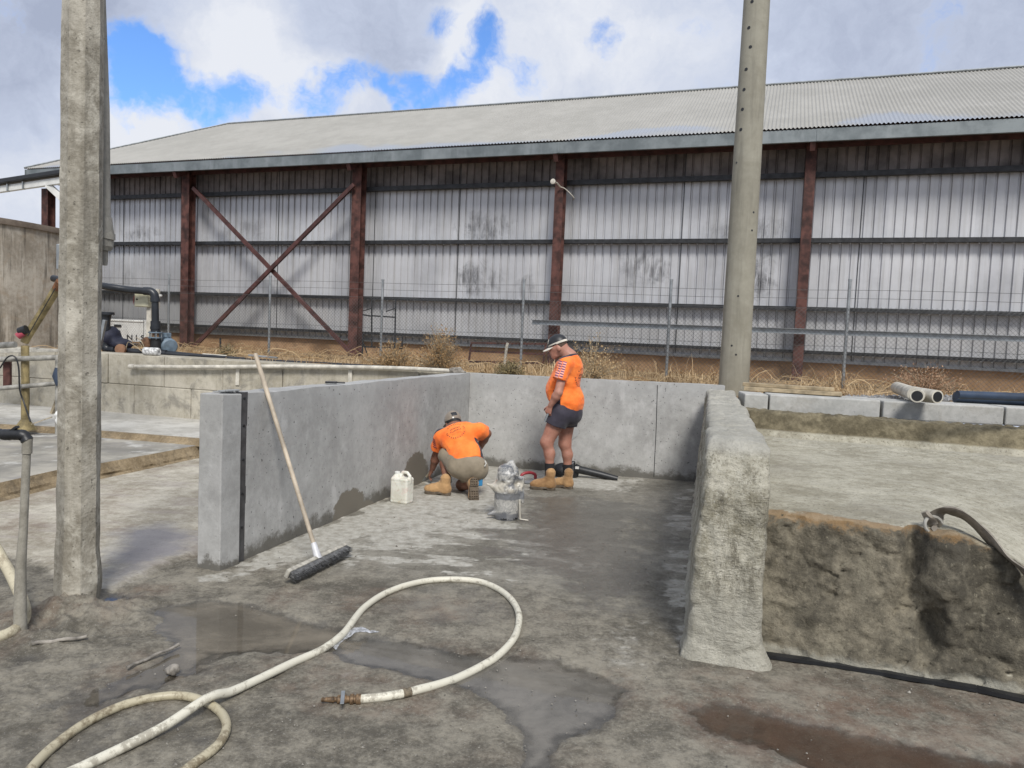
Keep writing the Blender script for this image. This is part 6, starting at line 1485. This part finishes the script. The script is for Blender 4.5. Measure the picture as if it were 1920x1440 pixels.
def emblem(target, c, n, up, parent, r=.10):
    rs = np.random.RandomState(12); it = []
    for k in range(24):
        a = k / 24 * 2 * math.pi
        if k in (2, 10, 11, 23): continue
        rot = a + math.pi / 2
        # each small mark: a stem and a bar, as letters seen from far away
        it.append((r * math.cos(a), r * math.sin(a), .0045, .018, rot + math.pi / 2 * 0 + math.pi / 2 - math.pi / 2)); da = .06 + .03 * rs.rand(); it.append((r * math.cos(a + da), r * math.sin(a + da), .011, .0045, rot)) if rs.rand() < .6 else it.append((r * math.cos(a + da), r * math.sin(a + da), .004, .016, rot + .3))
    for row, (v, n_, hh) in enumerate(((.030, 7, .024), (-.004, 8, .022))):
        for k in range(n_):
            u = (k - (n_ - 1) / 2) * .0165; it.append((u - .003, v, .0045, hh, .1 * rs.randn())); it.append((u + .003, v + rs.choice([-.007, 0, .007]), .008, .0045, 0))
    for k in range(9): it.append(((k - 4) * .012, -.035 - .002 * abs(k - 4), .0035, .010, 0))
    marks(target, c, n, up, it, 'back_print', PRINT, parent)


def standing():
    dp = 8.43
    def J(x, y, o=0.): return D(x, y, dp + o)
    foot = G(1048, 917); root_loc = np.array([foot[0], foot[1], 0])
    Fw = unit(np.array([-.93, .37, 0])); Lf = np.array([-.37, -.93, 0]); Up = np.array([0, 0, 1.]); T = np.array([Fw, Lf, Up])
    tor = J(1052.5, 920); tor = np.array([tor[0], dp, 0])
    def tp(f, l, z): return tor + Fw * f + Lf * l + Up * z
    shL, shR = tp(-.035, .185, 1.455), tp(-.035, -.185, 1.455); elL, wrL = J(1047, 736, -.27), J(1032.5, 760, -.22); elR, wrR = tp(.0, -.25, 1.14), tp(.12, -.24, .93)
    hipL, hipR = J(1050, 776, -.10), J(1063, 774, .10); knL, knR = J(1025, 829, -.10), J(1059, 832, .10); caL, caR = J(1030.5, 850, -.10), J(1064, 852, .10); anL, anR = J(1030.5, 893, -.10), J(1064, 893, .11)
    crn = J(1047.5, 648); jaw0, jaw1 = J(1043, 655), J(1042.5, 665); neck0, neck1 = J(1055, 655), tp(-.03, 0, 1.53)
    Hd = unit(np.array([-.90, .28, -.42])); Hl = unit(np.cross([0, 0, 1.], Hd)); Hu = np.cross(Hd, Hl)
    hd = unit(wrL - elL); palmN = unit(-Lf * .2 + Fw * -.2 + Up * -.3 - Lf); palm, fing = hand(wrL, unit(hd + np.array([0, 0, -.6])), -Lf * 1.0 - Fw * .5, Fw, 1.0)
    palm2, fing2 = hand(wrR, unit(Fw * .3 + np.array([0, 0, -1.])), Lf, Fw, .6)

    def body(P):
        d = ell(P, crn, (.095, .078, .098), np.array([Hd, Hl, Hu])); d = smin(d, cap(P, jaw0, jaw1, .062, .045), .04); d = smin(d, cap(P, J(1036.5, 653), J(1036, 663), .030, .028), .03)
        d = smin(d, cap(P, J(1034.5, 655.5), J(1032.3, 659.5), .008, .014), .012); d = smin(d, cap(P, J(1036, 665.5), J(1036.5, 665.8), .014), .012); d = smin(d, cap(P, J(1037.5, 669.5), J(1039.5, 670.5), .022), .02)
        d = smin(d, cap(P, J(1037, 651.5), J(1039, 651), .022), .02)
        ear = ell(P, crn + Hl * .080 - Hd * .005 - Hu * .035, (.022, .010, .034), np.array([Hd, Hl, Hu])); ear2 = ell(P, crn - Hl * .080 - Hd * .005 - Hu * .035, (.022, .010, .034), np.array([Hd, Hl, Hu])); d = smin(d, np.minimum(ear, ear2), .008)
        d = smin(d, cap(P, neck0, neck1, .068, .085), .04); d = smin(d, cap(P, tp(-.03, 0, 1.36), tp(.0, 0, .98), .115, .13), .10); d = smin(d, cap(P, tp(-.03, .12, 1.40), tp(-.03, -.12, 1.40), .06), .05)
        for s, e, w in ((shL, elL, wrL), (shR, elR, wrR)):
            d = smin(d, cap(P, s, e, .056, .047), .03); d = smin(d, cap(P, e, e + (w - e) * .3, .046, .049), .02); d = smin(d, cap(P, e + (w - e) * .3, w, .047, .030), .02)
        for pl in (palm, palm2):
            for a in pl: d = smin(d, cap(P, *a), .008)
        for fs in (fing, fing2):
            for f in fs:
                m = None
                for a in f: k = cap(P, *a); m = k if m is None else smin(m, k, .004)
                d = smin(d, m, .004)
        for h, k, c, a in ((hipL, knL, caL, anL), (hipR, knR, caR, anR)):
            l = smin(cap(P, h, k, .110, .066), cap(P, h + (k - h) * .45, k, .085, .060), .03); l = smin(l, cap(P, k, c, .060, .055), .05); l = smin(l, cap(P, c, a, .055, .042), .05); d = smin(d, l, .02)
        return d
    lo = np.array([root_loc[0] - .55, dp - .55, .05]); hi = np.array([root_loc[0] + .55, dp + .55, 1.85])
    sk = skin_mat('ruddy_skin', (.35, .165, .115), (.43, .215, .155), (.40, .14, .10))
    root = link('person', sdf_mesh(body, lo, hi, .0058, 'person'), sk); tag(root, 'standing man in orange shirt, navy shorts, black cap and tan boots looking down', 'person', 'workers in the bay'); move_origin(root, root_loc)
    slL = J(1049, 713, -.235) + (shL - J(1049, 713, -.235)) * .0; slR = shR + (elR - shR) * .62; hemC = tp(0, 0, .935)

    def shirt(P):
        q = (P - tor.astype(np.float32)) @ T.T.astype(np.float32); d = ell(q, (-.01, 0, 1.33), (.155, .205, .24)); d = smin(d, ell(q, (.085, 0, 1.14), (.155, .185, .195)), .10); d = smin(d, ell(q, (-.05, 0, 1.41), (.13, .19, .13)), .06); d = smin(d, ell(q, (-.02, 0, 1.0), (.185, .20, .17)), .08); d = smin(d, cap(q, (-.02, 0, .86), (-.02, 0, 1.05), .175), .06)
        d = smin(d, cap(P, tp(-.045, 0, 1.47), tp(-.03, 0, 1.54), .105, .088), .04)
        for s, e in ((shL, slL), (shR, slR)):
            a = cap(P, s, e + (e - s) * .3, .082, .088); n = unit(e - s); a = smax(a, plane(P, e, n), .006); d = smin(d, a, .045)
        d = smax(d, -(q[..., 2] - (.905 + .06 * np.clip(-q[..., 0] * 1.2, -.3, .5) - .03 * np.clip(q[..., 0], 0, 1))), .008); nk = unit(np.array([.42, 0, 1.])); d = smax(d, plane(q, np.array([-.03, 0, 1.545]), nk), .006)
        w = fbm(P * np.array([1, 1, 1.4], np.float32), 7, 3, 101); fold = np.abs(fbm(P, 4.5, 2, 102)); dr = fbm(P * np.array([1, 1, .35], np.float32), 11, 3, 103); return d + .016 * w + .020 * fold * np.clip(1.6 - q[..., 2] * .6, 0, 1) + .010 * dr
    sh = link('shirt', sdf_mesh(shirt, lo + [0, 0, .7], hi, .0068, 'shirt'), [ORANGE, NAVY, M['black']], root)
    # navy collar and navy striped side panels
    me = sh.data; off = WORLD_LOC[sh.name]; co = np.zeros(len(me.polygons) * 3, np.float32); me.polygons.foreach_get('center', co); C = (co.reshape(-1, 3) + off - tor) @ T.T; no = np.zeros(len(me.polygons) * 3, np.float32); me.polygons.foreach_get('normal', no); Nn = no.reshape(-1, 3) @ T.T
    mi = np.zeros(len(C), np.int32); nk = unit(np.array([.42, 0, 1.])); mi[(C - np.array([-.03, 0, 1.545])) @ nk > -.022] = 1; fr = .045 + .0 * C[:, 2]
    panel = (C[:, 2] < 1.14) & (np.abs(Nn[:, 1]) > .45) & (C[:, 0] < .095) & (C[:, 0] > -.005 - .15 * (1.0 - C[:, 2])) & (np.abs(C[:, 1]) > .1); mi[panel] = 1; mi[panel & ((C[:, 2] * 26) % 1 < .35)] = 2
    me.polygons.foreach_set('material_index', mi)

    def shorts(P):
        q = (P - tor.astype(np.float32)) @ T.T.astype(np.float32); d = ell(q, (-.02, 0, .93), (.165, .185, .15)); d = smin(d, ell(q, (-.06, 0, .87), (.14, .175, .14)), .05)
        for h, k, a, b_ in ((hipL, knL, (1020, 789), (1056, 806)), (hipR, knR, (1050, 800), (1074, 801))):
            n = unit(k - h); leg = cap(P, h, h + (k - h) * .75, .142, .125); e = h + (k - h) * (.40 if h is hipL else .42); leg = smax(leg, plane(P, e, unit(n + np.array([0, 0, -.25]))), .006); d = smin(d, leg, .04)
        d = smax(d, q[..., 2] - 1.0, .01); return d + .009 * fbm(P, 8, 3, 104)
    link('shorts', sdf_mesh(shorts, lo + [0, 0, .5], hi - [0, 0, .6], .0068, 'shorts'), NAVY, root)
    ax = np.array([Hd, Hl, Hu]); cc = crn + Hu * .012

    def capf(P):
        q = (P - cc.astype(np.float32)) @ ax.T.astype(np.float32); dome = ell(q, (-.004, 0, .010), (.112, .092, .112)); dome = smin(dome, ell(q, (.05, 0, .03), (.06, .07, .075)), .03); dome = np.maximum(dome, -(q[..., 2] - (.002))); inner = ell(q, (0, 0, 0), (.100, .083, .104)); return np.maximum(dome, -inner)
    cp = link('cap', sdf_mesh(capf, cc - .2, cc + .2, .005, 'cap'), [M['black'], plain('cap_cream', (.62, .58, .5), .8)], root, )
    me = cp.data; co = np.zeros(len(me.polygons) * 3, np.float32); me.polygons.foreach_get('center', co); C = (co.reshape(-1, 3) + WORLD_LOC[cp.name] - cc) @ ax.T; mi = ((C[:, 2] < .026) | ((C[:, 0] > .072) & (np.abs(C[:, 1]) < .055) & (C[:, 2] > .045))).astype(np.int32); mi[(C[:, 2] < .012) & (C[:, 0] > 0)] = 0; me.polygons.foreach_set('material_index', mi)

    def brim(P):
        q = (P - cc.astype(np.float32)) @ ax.T.astype(np.float32); e = ell(q * [1, 1, 0], (.105, 0, 0), (.095, .085, .09)); z = q[..., 2] - (.006 - 4.0 * q[..., 1] ** 2 - .12 * (q[..., 0] - .09)); return np.maximum(np.maximum(e, np.abs(z) - .0045), .055 - q[..., 0])
    link('brim', sdf_mesh(brim, cc - .27, cc + .27, .005, 'brim'), cp.data.materials[1], cp)
    # short hair below the cap, eyes
    def hair(P): q = (P - crn.astype(np.float32)) @ ax.T.astype(np.float32); return np.maximum(np.maximum(ell(q, (0, 0, 0), (.0985, .0815, .1015)), q[..., 0] + .012), np.maximum(-.055 - q[..., 2], q[..., 2] - .05))
    link('hair', sdf_mesh(hair, crn - .16, crn + .16, .005, 'hair'), plain('brown_hair', (.06, .035, .022), .8, 0, .4, 60), root)
    b = MB()
    for s in (1, -1): b.lathe(crn + Hd * .083 + Hl * .030 * s - Hu * .035, [(.0, -.004), (.010, 0), (.008, .006), (0, .008)], 10, axis=Hd)
    b.build('eyes', M['black'], root)
    sd_ = []
    b1 = boot(root, G(1041.5, 919), np.array([-.985, .10, 0]), Up, .30, seed=3); h2 = G(1074, 917.5); boot(root, h2, np.array([-.86, .50, 0]), Up, .285, seed=4)
    b = MB(); b.tube([anL + (caL - anL) * .58, anL + (caL - anL) * .0], [.060, .054], 14); b.build('sock', SOCK, root, smooth=60); b = MB(); b.tube([anR + (caR - anR) * .56, anR], [.060, .054], 14); b.build('sock', SOCK, root, smooth=60)
    # diagonal bars on the near sleeve, round print on the back
    pur = plain('purple_print', (.16, .06, .13), .7); pk = plain('pale_reflective', (.80, .36, .27), .6); c = J(1054.5, 690.5, -.2); it = []; it2 = []
    for k in range(7):
        for j in (0, 1):
            sl = .0105 * k; it.append((-.024 + j * .046 - .0068 * k, .078 - .0265 * k - j * .006, .040, .012, -.25)); it2.append((-.024 + j * .046 - .0068 * k - .003, .065 - .0265 * k - j * .006, .040, .0125, -.25))
    marks(sh, c, np.array([0, -1., 0]), Up, it, 'sleeve_bars', pur, sh, .5); marks(sh, c, np.array([0, -1., 0]), Up, it2, 'reflective_bars', pk, sh, .5)
    emblem(sh, tp(-.1, 0, 1.30), -Fw, Up, sh, .105)
    # tool handle in the hand
    b = MB(); w = wrL + unit(hd + np.array([0, 0, -.5])) * .09; b.tube([w + np.array([.02, 0, .03]), w + np.array([-.03, .0, -.11])], .011, 8); o = b.build('folded_rag', M['galv'], smooth=40); tag(o, 'small grey tool held in the standing worker\'s hand', 'tool'); move_origin(o, w)
    return root


standing()


def kneeling():
    dp = 7.80
    def J(x, y, o=0.): return D(x, y, dp + o)
    root_loc = G(850, 925); root_loc[2] = 0
    pel = J(877, 874, -.02); nk = J(853, 802, .36); U = unit(nk - pel); lat = unit(np.array([.97, -.16, .10])); lat = unit(lat - U * (lat @ U)); Bk = np.cross(lat, U)      # lat: to his right, Bk: out of his back
    if Bk[1] > 0: Bk = -Bk
    T = np.array([lat, U, Bk]); Lt = np.linalg.norm(nk - pel)
    def tp(l, u, b): return pel + lat * l + U * u * Lt + Bk * b
    shL, shR = J(829, 819, .33), J(898, 808, .27); elL, wrL = J(818, 855, .44), J(811, 879, .50); elR, wrR = J(913, 813, .40), J(893, 850, .62)
    hipL, knL, anL = J(858, 872, .02), J(834, 849, .26), J(838, 905, .02); hipR, knR, anR = J(895, 880, .0), J(866, 909, .24), J(888, 903, -.06)
    crn = J(849.5, 791, .42); up_h = unit(np.array([-.02, -.18, 1.])); Hd = unit(np.array([-.35, .85, -.35])); Hl = unit(np.cross([0, 0, 1.], Hd)); Hu = np.cross(Hd, Hl)
    tgt = D(793, 903, 8.38); hd = unit(tgt - wrL); palm, fing = hand(wrL, unit(hd * 1.0 + np.array([0, .1, -.2])), np.array([.3, .2, -1.]), np.array([-.3, .9, .2]), .55); palm2, fing2 = hand(wrR, unit(np.array([-.5, .4, -.5])), np.array([-1., 0, 0]), np.array([0, .3, 1.]), .6)

    def body(P):
        d = ell(P, crn, (.097, .079, .10), np.array([Hd, Hl, Hu])); d = smin(d, cap(P, crn + Hd * .05 - Hu * .05, crn + Hd * .065 - Hu * .085, .058, .04), .04); d = smin(d, cap(P, crn + Hd * .105 - Hu * .03, crn + Hd * .118 - Hu * .055, .009, .014), .012); d = smin(d, cap(P, crn + Hd * .10 - Hu * .085, crn + Hd * .10 - Hu * .087, .016), .015)
        for s in (1, -1): d = smin(d, ell(P, crn + Hl * .081 * s - Hd * .01 - Hu * .035, (.022, .010, .033), np.array([Hd, Hl, Hu])), .008)
        d = smin(d, cap(P, crn - Hu * .05 - Hd * .02, nk, .062, .07), .04); d = smin(d, cap(P, nk - U * .08, pel, .11, .13), .08); d = smin(d, cap(P, shL, shR, .06), .06)
        for s, e, w in ((shL, elL, wrL), (shR, elR, wrR)):
            d = smin(d, cap(P, s, e, .057, .048), .03); d = smin(d, cap(P, e, e + (w - e) * .3, .048, .050), .02); d = smin(d, cap(P, e + (w - e) * .3, w, .049, .031), .02)
        for pl in (palm, palm2):
            for a in pl: d = smin(d, cap(P, *a), .008)
        for fs in (fing, fing2):
            for f in fs:
                m = None
                for a in f: k = cap(P, *a); m = k if m is None else smin(m, k, .004)
                d = smin(d, m, .004)
        for h, k, a in ((hipL, knL, anL), (hipR, knR, anR)):
            c = k + (a - k) * .38 + np.array([.0, -.012, .0]); l = smin(cap(P, h, k, .10, .064), cap(P, k, c, .058, .060), .03); l = smin(l, cap(P, c, a, .059, .042), .03); d = smin(d, l, .02)
        return d
    lo = np.array([root_loc[0] - .6, dp - .55, -.02]); hi = np.array([root_loc[0] + .6, dp + .85, 1.0])
    sk = skin_mat('dark_tan_skin', (.185, .085, .055), (.25, .12, .08), (.20, .075, .05))
    root = link('person', sdf_mesh(body, lo, hi, .0058, 'person'), sk); tag(root, 'man in orange shirt and khaki shorts squatting with one hand at the wall foot', 'person', 'workers in the bay'); move_origin(root, root_loc)
    slL = J(820, 842, .40); slR = J(906.5, 812, .335)

    def shirt(P):
        q = (P - pel.astype(np.float32)) @ T.T.astype(np.float32); L = Lt; d = ell(q, (-.0, .80 * L, -.005), (.215, .17, .135)); d = smin(d, ell(q, (-.0, .48 * L, -.02), (.195, .24, .15)), .08); d = smin(d, ell(q, (.01, .10 * L, -.02), (.195, .24, .165)), .08); d = smin(d, ell(q, (0, .90 * L, -.03), (.12, .11, .10)), .06); d = smin(d, cap(P, shL, shR, .083), .06)
        for s, e in ((shL, slL), (shR, slR)):
            n = unit(e - s); a = cap(P, s, e + (e - s) * .3, .084, .094); a = smax(a, plane(P, e, n), .006); d = smin(d, a, .045)
        n = unit(np.array([.10, -1, .12])); d = smax(d, plane(q, np.array([0, -.015, 0]), n), .008); d = smax(d, plane(P, J(851, 797, .36), unit(U + np.array([0, 0, .3]))), .006)
        w = fbm(P, 7, 3, 111); fold = np.abs(fbm(P * np.array([1, 1, 1], np.float32), 5, 2, 112)); return d + .016 * w + .022 * fold
    sh = link('shirt', sdf_mesh(shirt, lo, hi, .0068, 'shirt'), [ORANGE, NAVY], root)
    me = sh.data; co = np.zeros(len(me.polygons) * 3, np.float32); me.polygons.foreach_get('center', co); C = (co.reshape(-1, 3) + WORLD_LOC[sh.name] - pel) @ T.T; no = np.zeros(len(me.polygons) * 3, np.float32); me.polygons.foreach_get('normal', no); Nn = no.reshape(-1, 3) @ T.T
    mi = np.zeros(len(C), np.int32); mi[(np.abs(Nn[:, 0]) > .72) & (C[:, 1] < .30) & (C[:, 2] < .05)] = 1; mi[(C[:, 1] > Lt * .97)] = 1; me.polygons.foreach_set('material_index', mi)

    def shorts(P):
        d = ell(P, J(876, 880, -.01), (.175, .165, .125)); d = smin(d, ell(P, J(880, 872, -.04), (.165, .13, .11)), .05)
        for h, k, f in ((hipL, knL, .93), (hipR, knR, .62)):
            n = unit(k - h); leg = cap(P, h, k, .125, .096); leg = smax(leg, plane(P, h + (k - h) * f, n), .006); d = smin(d, leg, .05)
        return d + .010 * fbm(P, 8, 3, 114)
    link('shorts', sdf_mesh(shorts, lo, hi, .0068, 'shorts'), KHAKI, root)
    ax = np.array([Hd, Hl, Hu]); cc = crn + Hu * .012
    def capf(P):
        q = (P - cc.astype(np.float32)) @ ax.T.astype(np.float32); dome = ell(q, (0, 0, .01), (.112, .094, .108)); dome = np.maximum(dome, -(q[..., 2] + .012 + .0 * q[..., 0])); return np.maximum(dome, -ell(q, (0, 0, 0), (.100, .084, .103)))
    cm = cloth_mat('grey_brown_cap', (.20, .165, .13), (.27, .23, .185)); cp = link('cap', sdf_mesh(capf, cc - .2, cc + .2, .005, 'cap'), [cm], root)
    def brim(P): q = (P - cc.astype(np.float32)) @ ax.T.astype(np.float32); e = ell(q * [1, 1, 0], (.105, 0, 0), (.095, .085, .09)); z = q[..., 2] - (-.006 - 4.0 * q[..., 1] ** 2 - .12 * (q[..., 0] - .09)); return np.maximum(np.maximum(e, np.abs(z) - .0045), .055 - q[..., 0])
    link('brim', sdf_mesh(brim, cc - .27, cc + .27, .005, 'brim'), cm, cp)
    bdir = unit(-Hd); marks(cp, cc + Hu * .045, bdir, Hu, [(-.012, .012, .062, .042, .15)], 'cap_patch', M['black'], cp, .3); marks(cp, cc, bdir, Hu, [(-.03, .012, .016, .016, .1)], 'cap_clasp', M['white_paint'], cp, .3)
    def hair(P): q = (P - crn.astype(np.float32)) @ ax.T.astype(np.float32); return np.maximum(np.maximum(ell(q, (-.006, 0, -.010), (.110, .089, .112)), q[..., 0] - .02), np.maximum(-.105 - q[..., 2], q[..., 2] - .03))
    link('hair', sdf_mesh(hair, crn - .17, crn + .17, .005, 'hair'), plain('black_hair', (.010, .008, .008), .7, 0, .4, 60), root)
    b = MB()
    for s in (1, -1): b.lathe(crn + Hd * .088 + Hl * .030 * s - Hu * .025, [(.0, -.004), (.010, 0), (.008, .006), (0, .008)], 10, axis=Hd)
    b.build('eyes', M['black'], root)
    Up = np.array([0, 0, 1.]); boot(root, G(845, 929), np.array([-.97, .20, 0]), Up, .30, shaft=(.062, 0, .215), seed=5)
    h2 = J(889, 895, -.17); toe = J(890, 940, -.22); boot(root, h2, toe - h2, np.array([-.25, 1., .1]), .29, seed=6, laces=False, tread=True, shaft=(.05, 0, .19))
    for k, a in ((knL, anL),): b = MB(); b.tube([a + (k - a) * .16, a], [.053, .05], 14); b.build('sock', SOCK, root, smooth=60)
    emblem(sh, pel + U * Lt * .74 + Bk * .1 + lat * .0, Bk, U, sh, .098)
    pur = plain('purple_print', (.10, .04, .09), .7); c = J(817, 832, .3); marks(sh, c, np.array([-.75, -.66, 0]), np.array([0, 0, 1.]), [(-.0, .05 - .022 * k, .05, .010, -.3) for k in range(5)], 'sleeve_bars', pur, sh, .4)
    # the trowel in his hand and the brush behind his boot
    tip = tgt; w = wrL + hd * .10; t = thing('trowel', 'small steel trowel in the squatting worker\'s hand at the wall', 'trowel', w); b = MB(); b.beam(w + hd * .03, w + hd * .14, .055, .004); b.build('blade', M['galv'], t); b = MB(); b.tube([w - hd * .05, w + hd * .04], .013, 10); b.build('handle', M['timber'], t)
    g = J(900.5, 905, -.05); t = thing('hand_brush', 'bright blue brush with black handle behind the squatting worker\'s raised boot', 'brush', np.array([g[0], g[1], .1])); b = MB(); b.box(J(900.5, 904, -.05), (.050, .035, .085), 15); b.build('head', plain('bright_blue_plastic', (.03, .18, .36), .45), t, bevel=.012); b = MB(); b.beam(J(902, 899, -.05), J(905, 879, .02), .034, .015); b.build('handle', M['steel_dark'], t, bevel=.004)
    b = MB(); q0 = J(909, 869, -.12); b.tube([q0 + np.array([.0, 0, .03]), q0 + np.array([.015, 0, .0]), q0 + np.array([-.0, 0, -.03])], .006, 6); b.build('belt_clip', M['white_paint'], root)
    return root


kneeling()
